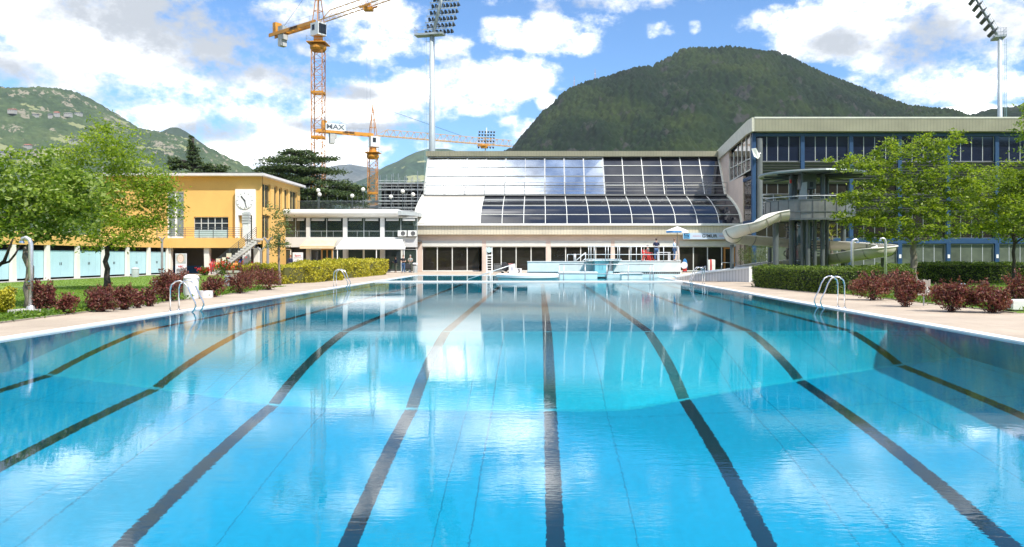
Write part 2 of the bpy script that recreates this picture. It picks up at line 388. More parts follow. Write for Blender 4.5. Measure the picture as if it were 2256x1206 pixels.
for (x0,x1,y0,y1) in ((PX0-.32,PX0,PY0-.3,QY1+.32),(PX1,PX1+.32,PY0-.3,QY1+.32),(PX0,PX1,PY0-.3,PY0),(PX0,PX1,QY1,QY1+.32)):
    cp.box(x0,x1,y0,y1,-.06,.035)
cpo = cp.build('pool_coping', mat('coping_white', (.74,.73,.70), .5, var=.06, scale=4), origin=(0,0,0)); tag(cpo, kind='structure')
lip = MB().box(PX0,PX1,PY1,QY0,-1.5,.075).build('pool_dividing_wall', mat('coping_white', (.74,.73,.70)), origin=(0,0,0)); tag(lip, kind='structure')
def grass_mat():
    m, nt, b = new_mat('lawn'); n = noise_tex(nt, .35, 5, .6); n2 = noise_tex(nt, 7, 5, .7)
    c = ramp(nt, n, [(.3, (.11,.19,.02)), (.55, (.15,.24,.028)), (.75, (.19,.27,.04))])
    c = mixc(nt, 1.0, c, ramp(nt, n2, [(.3, (.7,.72,.65)), (.7, (1.2,1.18,1.1))]), 'MULTIPLY')
    nt.links.new(c, b.inputs['Base Color']); b.inputs['Roughness'].default_value = .9
    bp = nd(nt, 'ShaderNodeBump', i_Strength=.6, i_Distance=.05); nt.links.new(n2, bp.inputs['Height']); nt.links.new(bp.outputs[0], b.inputs['Normal'])
    return m
GM = grass_mat()
lw = MB(); lw.quad((-34,-6,.01),(-16.1,-6,.01),(-16.1,66,.01),(-34,66,.01)); lw.quad((-16.1,8,.012),(-13.65,8,.012),(-13.9,38.5,.012),(-16.1,41,.012))
lw.quad((15.9,-6,.01),(75,-6,.01),(75,77,.01),(15.9,77,.01)); lw.quad((14.2,22.2,.012),(15.9,22.2,.012),(15.9,41,.012),(13.3,41,.012))
lo = lw.build('lawn', GM, origin=(0,0,0)); tag(lo, kind='structure')
ke = MB()
for (x0,y0),(x1,y1) in (((-13.62,8),(-13.87,38.5)),((14.2,22.2),(13.4,40))): ke.beam((x0,y0,0),(x1,y1,0),.10,.06)
tag(ke.build('kerb', mat('kerb_stone', (.24,.20,.16), .9, var=.25, scale=3), origin=(0,0,0)), kind='structure')
kb = MB().box(-34.2,-34,20,66,-.02,.05).box(-37,-34.2,20,70.3,-.02,.03)
tag(kb.build('path', mat('path_grey', (.42,.39,.35), .85, scale=1), origin=(0,0,0)), kind='structure')

# ---- foliage helpers -------------------------------------------------------------------------
def leaf_quads(C, L, Wd, up=.35, jitter=.35, tilt=None):
    """diamond leaves at centres C (N,3): random orientation, biased to lie flat by `up`"""
    n = len(C); t = rng.normal(size=(n,3)); 
    if tilt is not None: t = t * .55 + np.asarray(tilt) * .9
    t[:,2] *= (1 - up); t /= np.linalg.norm(t, axis=1, keepdims=True) + 1e-9
    u = rng.normal(size=(n,3)); u[:,2] *= (1 - up); s = np.cross(t, np.cross(u, t)); s /= np.linalg.norm(s, axis=1, keepdims=True) + 1e-9
    k = (1 + jitter * rng.uniform(-1, 1, (n,1)))
    a = t * L * .5 * k; b = s * Wd * .5 * k
    v = np.stack([C - a, C + b - a * .1, C + a, C - b - a * .1], 1).reshape(-1, 3)
    return v, np.arange(4 * n).reshape(n, 4)
def clump_points(centres, radii, n_each, flat=.6):
    k = len(centres); p = rng.normal(size=(k, n_each, 3)) * .5
    p[:,:,2] *= flat
    return (np.asarray(centres)[:,None,:] + p * np.asarray(radii)[:,None,None]).reshape(-1, 3)
def in_ellipsoids(ells, n, shell=.55):
    """n points spread through a union of ellipsoids (cx,cy,cz,rx,ry,rz), mostly in their outer part"""
    wts = np.array([e[3]*e[4]*e[5] for e in ells]) ** .7; wts /= wts.sum(); out = []
    idx = rng.choice(len(ells), n, p=wts)
    dirs = rng.normal(size=(n,3)); dirs /= np.linalg.norm(dirs, axis=1, keepdims=True)
    rad = shell + (1 - shell) * rng.uniform(0, 1, n) ** .6
    inner = rng.uniform(0, 1, n) < .22; rad[inner] = rng.uniform(.1, shell, inner.sum())
    E = np.array(ells)[idx]
    return E[:, :3] + dirs * E[:, 3:] * rad[:, None]
def limb_tubes(mb, base, top, targets, r0, r1, nlimb, wob=.12, levels=None):
    """tapered trunk from base to top, then limbs to the targets, each leaving from a point along the trunk or a former limb"""
    base = Vector(base); top = Vector(top); pts = []
    for i in range(7):
        t = i / 6; p = base.lerp(top, t); 
        if 0 < i: p += Vector((random.uniform(-wob, wob), random.uniform(-wob, wob), 0)) * .6
        pts.append(p)
    flare = [r0 * 1.45, r0 * 1.1] + [r0 + (r1 - r0) * (i / 6) for i in range(2, 7)]
    mb.tube(pts, flare, 9)
    nodes = [(pts[i], flare[i]) for i in (5, 6)]
    tg = sorted(targets, key=lambda q: (Vector(q) - top).length)
    for k, q in enumerate(tg[:]):
        q = Vector(q); best = min(nodes, key=lambda n_: (n_[0] - q).length + max(0, n_[0].z - q.z + .2) * 2.0)
        s, rs = best; L = (q - s).length
        if L < .15: continue
        m1 = s.lerp(q, .35) + Vector((random.uniform(-.1,.1), random.uniform(-.1,.1), .10)) * L * .6
        m2 = s.lerp(q, .7) + Vector((random.uniform(-.1,.1), random.uniform(-.1,.1), .06)) * L * .5
        ra = min(rs * .72, .035 + L * .02) if k >= nlimb else rs * .7
        mb.tube([s, m1, m2, q], [ra, ra * .8, ra * .6, ra * .32], 5, caps=False)
        nodes += [(m1, ra * .8), (m2, ra * .6), (q, ra * .4)]
BARK = mat('bark', (.13,.105,.085), .9, var=.35, scale=6, bump=.6, stretch=(1,1,.25))
def tree(name, base, fork, ells, nclump, nleaf, rc, L, Wd, lm, label, cat='tree', group=None, r0=.14, r1=.09, bark=None, flat=.55, up=.35, shell=.55, ntarget=40, tilt=None):
    t = thing(name, base, label, cat, group)
    cs = in_ellipsoids(ells, nclump, shell)
    pts = clump_points(cs, rc * rng.uniform(.6, 1.25, nclump), nleaf, flat)
    v, f = leaf_quads(pts, L, Wd, up, .4, tilt)
    tb = MB(); tg = cs[rng.choice(nclump, min(ntarget, nclump), replace=False)]
    limb_tubes(tb, base, fork, [tuple(q) for q in tg], r0, r1, 6)
    tb.build('trunk', bark or BARK, t, smooth=True)
    np_mesh('crown', v, f, lm, t)
    return t
# ---- main bathing hall -------------------------------------------------------------------------
WHITE = mat('white_paint', (.78,.78,.75), .45, var=.05, scale=1.5)
FRAMEW = mat('window_frame_white', (.72,.72,.67), .45, var=.04)
PINK = mat('pink_render', (.68,.55,.46), .85, var=.08, scale=.7, bump=.15, bscale=20)
STEEL = mat('galvanised', (.42,.44,.44), .35, metal=.7, var=.15, scale=3)
STEELP = mat('steel_paint_grey', (.36,.39,.39), .5, var=.1)
CHROME = mat('polished_steel', (.72,.73,.74), .16, metal=1, var=.05)
GLD = glass_mat('dark_glass', (.022,.02,.016), .03)
GLR = glass_mat('tinted_roof_glass', (.016,.018,.026), .05, wav=.03, spec=.9)
GLM = glass_mat('mirror_glass', (.74,.78,.82), .10, metal=1.0, wav=.02)
def cladding_mat(name, col, period=.30, axis='x'):
    m, nt, b = new_mat(name); pos = nt.nodes.new('ShaderNodeNewGeometry').outputs['Position']
    sp = nd(nt, 'ShaderNodeSeparateXYZ'); nt.links.new(pos, sp.inputs[0])
    s = sp.outputs[0] if axis == 'x' else sp.outputs[1]
    q = mathn(nt, 'PINGPONG', s, period / 2); gap = mathn(nt, 'LESS_THAN', q, .03)
    n = noise_tex(nt, .5, 5); c = ramp(nt, n, [(.3, tuple(k * .86 for k in col)), (.7, tuple(k * 1.1 for k in col))])
    c = mixc(nt, mathn(nt, 'MULTIPLY', gap, .35), c, tuple(k * .45 for k in col))
    nt.links.new(c, b.inputs['Base Color']); b.inputs['Roughness'].default_value = .5
    bp = nd(nt, 'ShaderNodeBump', i_Strength=.5, i_Distance=.06); nt.links.new(mathn(nt, 'SUBTRACT', 1.0, gap), bp.inputs['Height']); nt.links.new(bp.outputs[0], b.inputs['Normal'])
    return m
OLIVE = cladding_mat('olive_cladding', (.27,.26,.18), .34)
BEIGEC = cladding_mat('beige_cladding', (.62,.57,.44), .34)
HX0, HX1, HD = -13.83, 22.45, 83.3
hall = thing('bathing_hall', ((HX0+HX1)/2, HD, 0), 'long pink rendered bathing hall with curved glass roof and one half of white panels', 'building')
PROF = [(82.9,5.35),(83.5,6.25),(84.7,7.1),(86.4,7.88),(88.0,8.5),(89.6,9.0)]
UP0, UP1 = (90.1,9.05), (93.6,14.25)
NC = 15; CW = (HX1 - HX0) / NC
cx_ = lambda k: HX0 + CW * k
wl = MB()
bays = [(930,1062),(1071,1203),(1213,1346),(1354,1485),(1497,1622)]
bx = [(X(a,HD), X(b,HD)) for a, b in bays]
edges = [HX0] + [v_ for b in bx for v_ in b] + [HX1]
for i in range(0, len(edges), 2): wl.box(edges[i], edges[i+1], HD, HD+.4, 0, 3.4)
wl.box(HX0, HX1, HD, HD+.4, 3.4, 5.1)
wl.box(HX0, HX0+.3, HD+.4, 100, 0, 5.1)
wl.prism([(HX0+.02,HD+.4,5.1)] + [(HX0+.02,y,z) for y, z in PROF[1:]] + [(HX0+.02,*UP0),(HX0+.02,*UP1),(HX0+.02,108,14.25),(HX0+.02,108,5.1)], (.25,0,0))
wl.build('wall', PINK, hall)
for a, b in bx:
    fr = MB(); w4 = (b - a) / 4; y0 = HD + .22
    fr.box(a, b, y0-.05, y0+.06, 2.72, 2.80); fr.box(a, b, y0-.05, y0+.06, 0.0, .12)
    for k in range(5):
        xk = a + w4 * k; fr.box(xk-.05 if k else xk, xk+.05 if k < 4 else xk, y0-.05, y0+.06, .12, 2.72)
    wn = fr.build('window', FRAMEW, hall)
    MB().box(a+.01, b-.01, y0+.0, y0+.03, .1, 2.74).build('pane', GLD, wn)
    MB().box(a, b, HD-.02, HD+.3, 2.80, 3.44).build('shutter_box', mat('shutter_white', (.66,.66,.60), .5, var=.05), hall)
dr = MB()
for s_ in (0, 1.0): dr.box(X(1057,HD)-.0, X(1057,HD)+.12, HD-.6+s_*.0, HD+.1, .02, 2.65)
dr.build('door', mat('orange_wood', (.50,.22,.05), .5), hall)
dr = MB(); a = X(1595,HD); b = X(1620,HD)
for (x0,x1,z0,z1) in ((a,a+.18,0,2.7),(b-.18,b,0,2.7),(a+.18,b-.18,2.52,2.7),(a+.18,b-.18,0,.12)): dr.box(x0,x1,HD+.08,HD+.2,z0,z1)
dr.build('door', mat('orange_wood', (.50,.22,.05)), hall)
MB().box(HX0-.1, HX1+.3, HD-.55, HD, 4.12, 5.08).build('fascia', BEIGEC, hall)
gt = MB().box(HX0-.15, HX1+.3, 82.5, HD+.3, 5.105, 5.34); gt.build('gutter', WHITE, hall)
# white metal sheets on the first three bays of the curve
def strip(mb, k0, k1, prof, lift=0.0, e=.0):
    for (y0,z0),(y1,z1) in zip(prof[:-1], prof[1:]):
        mb.quad((cx_(k0)+e,y0,z0+lift),(cx_(k1)-e,y0,z0+lift),(cx_(k1)-e,y1,z1+lift),(cx_(k0)+e,y1,z1+lift))
def fine(prof, n=18):
    out = []; m = len(prof)
    for i in range(n + 1):
        t = i / n * (m - 1); j = min(int(t), m - 2); u = t - j
        p0, p1, p2, p3 = prof[max(j-1,0)], prof[j], prof[j+1], prof[min(j+2,m-1)]
        out.append(tuple(.5*((2*p1[a])+(-p0[a]+p2[a])*u+(2*p0[a]-5*p1[a]+4*p2[a]-p3[a])*u*u+(-p0[a]+3*p1[a]-3*p2[a]+p3[a])*u**3) for a in (0,1)))
    return out
FP = fine(PROF)
mb = MB(); strip(mb, 0, 3, FP, .03); mb.build('metal_roof', mat('white_sheet', (.70,.65,.56), .45, var=.03, scale=.4), hall, smooth=True)
mb = MB(); strip(mb, 3, NC, FP); mb.build('roof_glazing', GLR, hall, smooth=True)
mb = MB()
for k in range(3, NC + 1): mb.tube([(cx_(k), y, z+.03) for y, z in FP], .042, 6)
for i in (4, 9, 13): mb.beam((cx_(3), FP[i][0], FP[i][1]+.04), (cx_(NC), FP[i][0], FP[i][1]+.04), .06, .07)
mb.build('roof_frame', FRAMEW, hall)
for kk in (0, NC): MB().tube([(cx_(kk)+(.1 if kk else -.1), y-.05, z+.05) for y, z in FP] + [(cx_(kk)+(.1 if kk else -.1), UP0[0]+.1, UP0[1]+.1),(cx_(kk)+(.1 if kk else -.1), UP1[0], UP1[1])], .16, 6).build('roof_edge', mat('edge_grey', (.55,.55,.47), .5), hall)
# upper slope
def up(t, off=0.0):
    y = UP0[0] + (UP1[0]-UP0[0]) * t; z = UP0[1] + (UP1[1]-UP0[1]) * t
    return y - off * .83, z + off * .56
NM = 9
mb = MB()
for k in range(NM):
    for (t0, t1) in ((0, .46), (.47, .93)):
        a_ = up(t0, .12); b_ = up(t1, .12); tw = (random.uniform(-.012,.012), random.uniform(-.012,.012))
        mb.quad((cx_(k)+.04,a_[0]+tw[0],a_[1]),(cx_(k+1)-.04,a_[0]-tw[0],a_[1]),(cx_(k+1)-.04,b_[0]+tw[1],b_[1]),(cx_(k)+.04,b_[0]-tw[1],b_[1]))
mb.build('mirror_glazing', GLM, hall)
mb = MB(); a_ = up(0); b_ = up(1); mb.quad((cx_(0),a_[0],a_[1]),(cx_(NC),a_[0],a_[1]),(cx_(NC),b_[0],b_[1]),(cx_(0),b_[0],b_[1])); mb.build('upper_glazing', GLR, hall)
mb = MB()
for k in range(NM + 1):
    h_ = .16 if (k % 2 == 0 and k < 6) or k >= 6 else .07
    mb.beam((cx_(k),*up(0,.14)), (cx_(k),*up(.99,.14)), h_, .1)
for t, h_ in ((.0,.14),(.235,.05),(.465,.14),(.70,.05),(.955,.2)): mb.beam((cx_(0),*up(t,.15)), (cx_(NM),*up(t,.15)), .1, h_)
mb.build('mirror_frame', mat('frame_alu', (.36,.37,.37), .4, metal=.3), hall)
mb = MB()
for k in range(NM + 1, NC + 1): mb.beam((cx_(k),*up(0,.05)), (cx_(k),*up(1,.05)), .085, .08)
for t in (.0,.25,.5,.75,.99): mb.beam((cx_(NM),*up(t,.06)), (cx_(NC),*up(t,.06)), .08, .09)
mb.build('roof_frame', FRAMEW, hall)
mb = MB().box(HX0-.3, HX1+.2, 93.2, 110, 14.3, 14.75); mb.build('roof', mat('roof_olive', (.5,.49,.40), .6), hall)
MB().box(HX0-.35, HX1+.2, 93.0, 93.2, 14.2, 14.85).build('fascia', OLIVE, hall)
MB().box(HX0-.1, HX1, 88.95, 90.1, 8.93, 9.13).build('walkway', mat('walkway_grey', (.20,.20,.19), .7), hall)
mb = MB()
for k in range(NC + 1): mb.tube([(cx_(k), 89.0, 9.13), (cx_(k), 88.92, 10.5)], .04, 6)
for z in (9.5, 9.95, 10.5): mb.tube([(HX0, 88.93, z), (HX1, 88.93, z)], .03, 6)
mb.build('railing', mat('rail_grey', (.26,.26,.25), .4, metal=.3), hall)
pp = MB().tube([(HX0+.05, HD-.12, .02), (HX0+.05, HD-.12, 4.1)], .06, 8); pp.build('drainpipe', mat('pipe_cream', (.62,.52,.42), .6), hall)

# ---- tall blue-steel building on the right -------------------------------------------------------
TX0, TX1, TD = 22.62, 64.0, 79.0
BLUE = mat('blue_steel', (.014,.055,.135), .45, var=.12, scale=1)
tall = thing('sports_hall', (40, TD, 0), 'tall sports hall with blue steel columns, grey louvres and olive roof edge', 'building')
zt = lambda py: Z(py, TD)
# roof slab and its rising left edge
ZT1, ZT0 = zt(262), zt(292)
endp = [(TX0, TD-.7, ZT0), (TX0, TD-.7, ZT1), (TX0, TD+1.2, ZT1), (TX0, 94.3, 14.95), (TX0, 94.3, 13.7), (TX0, TD+1.6, ZT0)]
MB().prism([(TX0-.25,y,z) for _, y, z in endp], (.27,0,0)).build('roof_edge', mat('edge_pale', (.55,.53,.43), .5), tall)
MB().box(TX0+.02, TX1, TD-.72, TD-.5, ZT0, ZT1-.1).build('fascia', OLIVE, tall)
MB().prism([(TX0+.03,TD-.76,ZT1-.1),(TX0+.03,TD-.76,ZT1+.06),(TX0+.03,TD+1.2,ZT1+.06),(TX0+.03,94.3,15.0),(TX0+.03,94.3,14.8),(TX0+.03,TD+1.2,ZT1-.1)], (TX1-TX0,0,0)).build('roof', mat('roof_pale', (.6,.6,.52), .6), tall)
MB().box(TX0+.3, TX1, TD-.5, TD+.5, ZT0-.05, ZT0+.02).build('soffit', mat('soffit_grey', (.2,.2,.17), .7), tall)
# end wall: pink panel and gridded window above it
zx = lambda px, py: Z(py, TX0 * F / (px - CX)); dx = lambda px: TX0 * F / (px - CX)
ew = MB(); ew.prism([(TX0,dx(1606),0),(TX0,dx(1637),0),(TX0,dx(1637),zx(1637,388)),(TX0,dx(1606),zx(1606,402))], (.3,0,0))
ew.prism([(TX0,dx(1597),0),(TX0,dx(1606)+.02,0),(TX0,dx(1606)+.02,zx(1606,330)),(TX0,94,13.8),(TX0,94,0)], (.3,0,0))
ew.build('wall', PINK, tall)
gp = [(TX0+.12,dx(1607),zx(1607,401)),(TX0+.12,dx(1652),zx(1652,374)),(TX0+.12,dx(1652),ZT0),(TX0+.12,dx(1640),ZT0),(TX0+.12,dx(1607),zx(1607,345))]
fw = MB()
for i in range(6):
    d = dx(1607) + (dx(1652) - dx(1607)) * i / 5; z0 = zx(1607,401) + (zx(1652,374)-zx(1607,401)) * i / 5
    fw.box(TX0+.02, TX0+.1, d-.05, d+.05, z0, min(ZT0, 13.3 + i * .5))
fw.beam((TX0+.06,gp[0][1],gp[0][2]),(TX0+.06,gp[1][1],gp[1][2]),.1,.12); fw.beam((TX0+.06,gp[0][1],gp[0][2]+1.6),(TX0+.06,gp[1][1],gp[1][2]+1.2),.07,.08)
wn = fw.build('window', FRAMEW, tall); MB().prism(gp, (.03,0,0)).build('pane', glass_mat('brown_glass', (.06,.045,.035), .05), wn)
mb = MB().box(TX0+.1, TX0+.14, dx(1653), dx(1637), 0, zt(385)); mb.build('side_glazing', glass_mat('brown_glass'), tall)
for z in (zt(390), zt(488), zt(525)): MB().box(TX0-.02, TX0+.1, TD+.3, dx(1637), z-.2, z+.15).build('side_beam', BLUE, tall)
# front: solid core behind the glass, beams, columns
MB().box(TX0+.5, TX1, TD+.55, 95, 0, ZT0-.1).build('core', mat('dark_interior', (.02,.022,.026), .8), tall)
mb = MB().box(TX0, TX1, TD-.1, TD+.25, zt(301), ZT0-.06).box(TX0, TX1, TD-.12, TD+.25, zt(537), zt(525))
mb.build('beam', BLUE, tall)
BW = 5.15
for k in range(9):
    xk = TX0 + .15 + BW * k; sfx = MB().box(xk-.22, xk+.22, TD-.16, TD+.3, 0, zt(537)-.003).box(xk-.2, xk+.2, TD-.15, TD+.3, zt(525)+.003, zt(301)-.003); sfx.build('column', BLUE, tall)
    if k == 8: break
    a, b = xk + .24, xk + BW - .24
    for (r0, r1, mt, sub, nm) in ((301,355,'hi',4,'window'),(405,427,'mid',4,'window'),(470,524,'lo',4,'window'),(539,590,'gr',4,'window')):
        z1, z0 = zt(r0), zt(r1); fr = MB()
        for j in range(sub + 1): xx = a + (b-a) * j / sub; fr.box(xx-.035, xx+.035, TD+.1, TD+.18, z0, z1)
        fr.box(a, b, TD+.1, TD+.18, z0-.05, z0); fr.box(a, b, TD+.1, TD+.18, z1-.002, z1+.05)
        wn = fr.build(nm, mat('frame_pale_grey', (.38,.40,.41), .5) if mt in ('hi','gr') else mat('frame_mid_grey', (.16,.18,.18), .5), tall)
        gm = {'hi': glass_mat('navy_glass', (.012,.018,.04), .04, spec=.6), 'mid': GLD, 'lo': GLD, 'gr': glass_mat('garden_glass', (.10,.12,.09), .03, spec=1.0, wav=.35)}[mt]
        tw = random.uniform(-.02, .02); MB().prism([(a+.02,TD+.12+tw,z0),(b-.02,TD+.12-tw,z0),(b-.02,TD+.12-tw,z1),(a+.02,TD+.12+tw,z1)], (0,.04,0)).build('pane', gm, wn)
    lv = MB()
    for (r0, r1) in ((356.5,404),(428,469)):
        z1, z0 = zt(r0), zt(r1); n = int((z1 - z0) / .28)
        for j in range(n):
            z = z0 + (z1-z0) * j / n; lv.beam((a,TD-.02,z+.07), (b,TD-.02,z+.07), .30, .04, up=(0,1,.75))
    lv.build('louvre', mat('louvre_grey', (.085,.09,.09), .55, metal=.1), tall)
    # small number plate on the column foot
    if 3 <= k <= 7: MB().box(xk-.12, xk+.12, TD-.19, TD-.165, zt(569), zt(561)).build('number_plate', WHITE, tall)
dp = MB()
for xx in (TX0+.75,): dp.tube([(xx,TD-.05,5),(xx,TD-.05,14.2)], .32, 10)
dp.build('air_duct', mat('duct_grey', (.16,.17,.17), .5, metal=.3), tall)
fl = thing('floodlight', (TX0+.1, TD-.2, zt(345)), 'white square floodlight on the corner column of the blue hall', 'lamp')
m_ = MB(); c = Vector((TX0+.15, TD-.75, zt(341))); m_.prism([c+Vector((-.45,0,.5)), c+Vector((.0,-.1,.55)), c+Vector((.5,.1,-.25)), c+Vector((.25,.05,-.55)), c+Vector((-.2,0,-.3))], (.05,.22,.05))
m_.build('reflector', WHITE, fl); MB().tube([(TX0+.3,TD-.6,zt(343)),(TX0+.7,TD-.5,zt(340)),(TX0+.75,TD-.1,zt(340))], .05, 6).build('arm', STEEL, fl)
# ---- yellow two-storey building ------------------------------------------------------------------
YEL = mat('yellow_render', (.70,.425,.125), .85, var=.07, scale=.5, bump=.12, bscale=18)
CREAM = mat('cream_frame', (.62,.44,.18), .7, var=.06)
YX1, YD, YD1, YX0 = -27.25, 73.0, 84.8, -43.0
yb = thing('yellow_building', (-35, YD, 0), 'yellow rendered two storey building with flat roof, terrace and outside stair', 'building')
yz = lambda py: Z(py, YD); yx = lambda px: X(px, YD)
ZR = yz(389)
# front wall cut around its openings (x0,x1,z0,z1)
OPF = [(yx(368), yx(405), yz(525), yz(421)), (yx(427), yx(503), yz(525), yz(478)), (yx(533), yx(563), yz(528), yz(474))]
mb = MB(); xs_ = [YX0] + [v_ for o in OPF for v_ in o[:2]] + [YX1]
for i in range(0, len(xs_), 2): mb.box(xs_[i], xs_[i+1], YD, YD+.35, 3.3, ZR)
for (x0,x1,z0,z1) in OPF:
    if z0 > 3.31: mb.box(x0,x1,YD,YD+.35,3.3,z0)
    mb.box(x0,x1,YD,YD+.35,z1,ZR)
# side wall with openings (y0,y1,z0,z1)
sd_ = lambda px: YX1 * F / (px - CX)
zb_, zt_ = 6.5, 8.95
OPS = [(sd_(577.5), sd_(596)), (sd_(604), sd_(611.5)), (sd_(614.5), sd_(621.5)), (sd_(626.5), sd_(634.5)), (sd_(639), sd_(655))]
ys_ = [YD+.35] + [v_ for o in OPS for v_ in o] + [YD1]
for i in range(0, len(ys_), 2): mb.box(YX1-.35, YX1, ys_[i], ys_[i+1], 0, ZR)
for i, (y0,y1) in enumerate(OPS):
    mb.box(YX1-.35,YX1,y0,y1,zt_,ZR); mb.box(YX1-.35,YX1,y0,y1,5.8,zb_ if i < 3 else 6.0); mb.box(YX1-.35,YX1,y0,y1,0,3.5)
    if i not in (0,): mb.box(YX1-.35,YX1,y0,y1,3.5,5.8)
mb.box(YX0, YX1-.36, YD1-.3, YD1, 0, ZR)
mb.build('wall', YEL, yb)
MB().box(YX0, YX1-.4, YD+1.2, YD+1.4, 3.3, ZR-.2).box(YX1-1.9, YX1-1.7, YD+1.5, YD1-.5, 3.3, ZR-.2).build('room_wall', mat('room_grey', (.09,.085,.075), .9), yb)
mb = MB()
mb.prism([(YX0,YD-.75,ZR),(YX1+.55,YD-.75,ZR),(YX1+.55,YD1+.3,ZR),(YX0,YD1+.3,ZR)], (0,0,.24)); mb.build('roof', mat('roof_white', (.62,.60,.58), .6, var=.05), yb)
MB().box(YX0, YX1+.3, YD-.4, YD1, ZR+.243, ZR+.33).build('roof_sheet', mat('roof_dark', (.10,.09,.09), .8), yb)
GLG = glass_mat('green_glass', (.035,.05,.045), .04, spec=.7)
GLB = glass_mat('blue_window', (.03,.04,.05), .03, spec=1.0, wav=.15)
def win_front(x0, x1, z0, z1, nx, zs, gm, fm, w=.07):
    fr = MB(); y = YD + .12
    for i in range(nx + 1): xx = x0 + (x1-x0)*i/nx; fr.box(xx-w/2 if i else xx, xx+w/2 if i < nx else xx, y, y+.1, z0, z1)
    for z in zs: fr.box(x0, x1, y+.003, y+.097, z-w/2, z+w/2)
    wn = fr.build('window', fm, yb); MB().box(x0+.01, x1-.01, y+.04, y+.06, z0, z1).build('pane', gm, wn)
win_front(*OPF[0], 2, [OPF[0][2]+.05, yz(476), OPF[0][3]-.05], glass_mat('stair_glass', (.25,.30,.30), .06, spec=.8), WHITE, .2)
win_front(*OPF[1], 5, [OPF[1][2]+.05, yz(508), yz(492), OPF[1][3]-.04], GLB, mat('frame_grey', (.5,.55,.55), .5))
win_front(*OPF[2], 2, [OPF[2][3]-.05], GLD, STEELP)
MB().box(OPF[1][0], OPF[1][1], YD+.1, YD+.115, OPF[1][2]+.1, yz(508)).build('frosted_panel', mat('frosted', (.33,.47,.50), .3), yb)
for i, (y0, y1) in enumerate(OPS):
    fr = MB(); z0 = zb_ if i < 3 else 6.0
    for y in (y0, (y0+y1)/2, y1) if i in (0, 4) else (y0, y1): fr.box(YX1-.25, YX1-.16, max(y0, y-.05), min(y1, y+.05), z0, zt_)
    fr.box(YX1-.247, YX1-.163, y0, y1, zt_-.1, zt_); fr.box(YX1-.247, YX1-.163, y0, y1, z0, z0+.08)
    wn = fr.build('window', CREAM, yb); MB().box(YX1-.22, YX1-.2, y0+.01, y1-.01, z0, zt_).build('pane', GLG, wn)
y0, y1 = OPS[0]; fr = MB()
for y in (y0, (y0+y1)/2, y1): fr.box(YX1-.25, YX1-.16, max(y0, y-.05), min(y1, y+.05), 3.5, 5.8)
wn = fr.build('window', CREAM, yb); MB().box(YX1-.22, YX1-.2, y0+.01, y1-.01, 3.5, 5.8).build('pane', GLG, wn)
# projecting white clock surround
cx0, cx1 = yx(522), yx(564)
MB().box(cx0, cx0+.28, YD-.42, YD, 3.3, yz(418)).box(cx1-.22, cx1, YD-.42, YD, 3.3, yz(418)).box(cx0+.28, cx1-.22, YD-.42, YD, yz(475), yz(418)).build('clock_surround', WHITE, yb)
ck = thing('wall_clock', ((cx0+cx1)/2, YD-.44, yz(446)), 'round white numberless clock face with black hands on the white panel of the yellow building', 'clock')
cc = Vector(((cx0+cx1)/2+.02, YD-.44, yz(443)))
def disc(mb, c, r, y0, y1, n=28, r2=None):
    mb.prism([(c.x + r*math.cos(2*math.pi*k/n), y0, c.z + r*math.sin(2*math.pi*k/n)) for k in range(n)], (0, y1-y0, 0))
m_ = MB(); disc(m_, cc, .82, YD-.5, YD-.44); m_.build('clock_face', mat('clock_white', (.80,.80,.78), .4, var=.02), ck)
for a_, L_, w_ in ((128, .55, .10), (-75, .72, .07)):
    dv = Vector((math.cos(R(a_)), 0, math.sin(R(a_)))); m_ = MB().beam(cc+Vector((0,-.09,0))-dv*.12, cc+Vector((0,-.09,0))+dv*L_, w_, .02, up=(0,1,0)); m_.build('hand', mat('black_paint', (.012,.012,.012), .5), ck)
m_ = MB()
for k in range(12):
    dv = Vector((math.cos(R(30*k)), 0, math.sin(R(30*k)))); m_.beam(cc+Vector((0,-.075,0))+dv*.68, cc+Vector((0,-.075,0))+dv*.77, .05, .02, up=(0,1,0))
m_.build('hour_marks', mat('black_paint', (.012,.012,.012)), ck)
# terrace slab, parapet band, columns, back wall of the open ground floor
TY = 70.4; tx0, tx1 = X(345,TY), X(536,TY)
MB().box(tx0, tx1, TY, YD-.003, 2.5, 3.42).build('terrace_slab', YEL, yb)
MB().box(tx1+.003, YX1+.02, YD-1.6, YD-.004, 2.9, 3.38).build('landing', YEL, yb)
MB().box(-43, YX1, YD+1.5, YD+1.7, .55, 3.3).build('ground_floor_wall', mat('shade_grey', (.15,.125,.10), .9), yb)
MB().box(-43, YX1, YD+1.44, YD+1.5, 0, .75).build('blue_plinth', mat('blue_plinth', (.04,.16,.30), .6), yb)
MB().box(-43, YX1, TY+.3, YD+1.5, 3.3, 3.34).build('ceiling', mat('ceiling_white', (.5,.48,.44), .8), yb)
for px in (373, 457, 566):
    xk = X(px, TY+.5); m_ = MB(); m_.prism([(xk-.2,TY+.3,0),(xk+.2,TY+.3,0),(xk+.26,TY+.3,2.5),(xk-.26,TY+.3,2.5)], (0,.45,0)); m_.build('column', mat('column_white', (.72,.68,.60), .7, var=.05), yb)
DARKST = mat('dark_rail', (.10,.12,.12), .4, metal=.4)
rl = MB()
for k in range(7):
    xk = tx0 + (tx1-tx0-.2) * k / 6; rl.tube([(xk,TY+.05,3.42),(xk,TY+.05,4.4)], .03, 6)
for z in (3.65, 3.85, 4.05, 4.22, 4.4): rl.tube([(tx0,TY+.05,z),(tx1-.1,TY+.05,z)], .022, 6)
rl.build('railing', DARKST, yb)
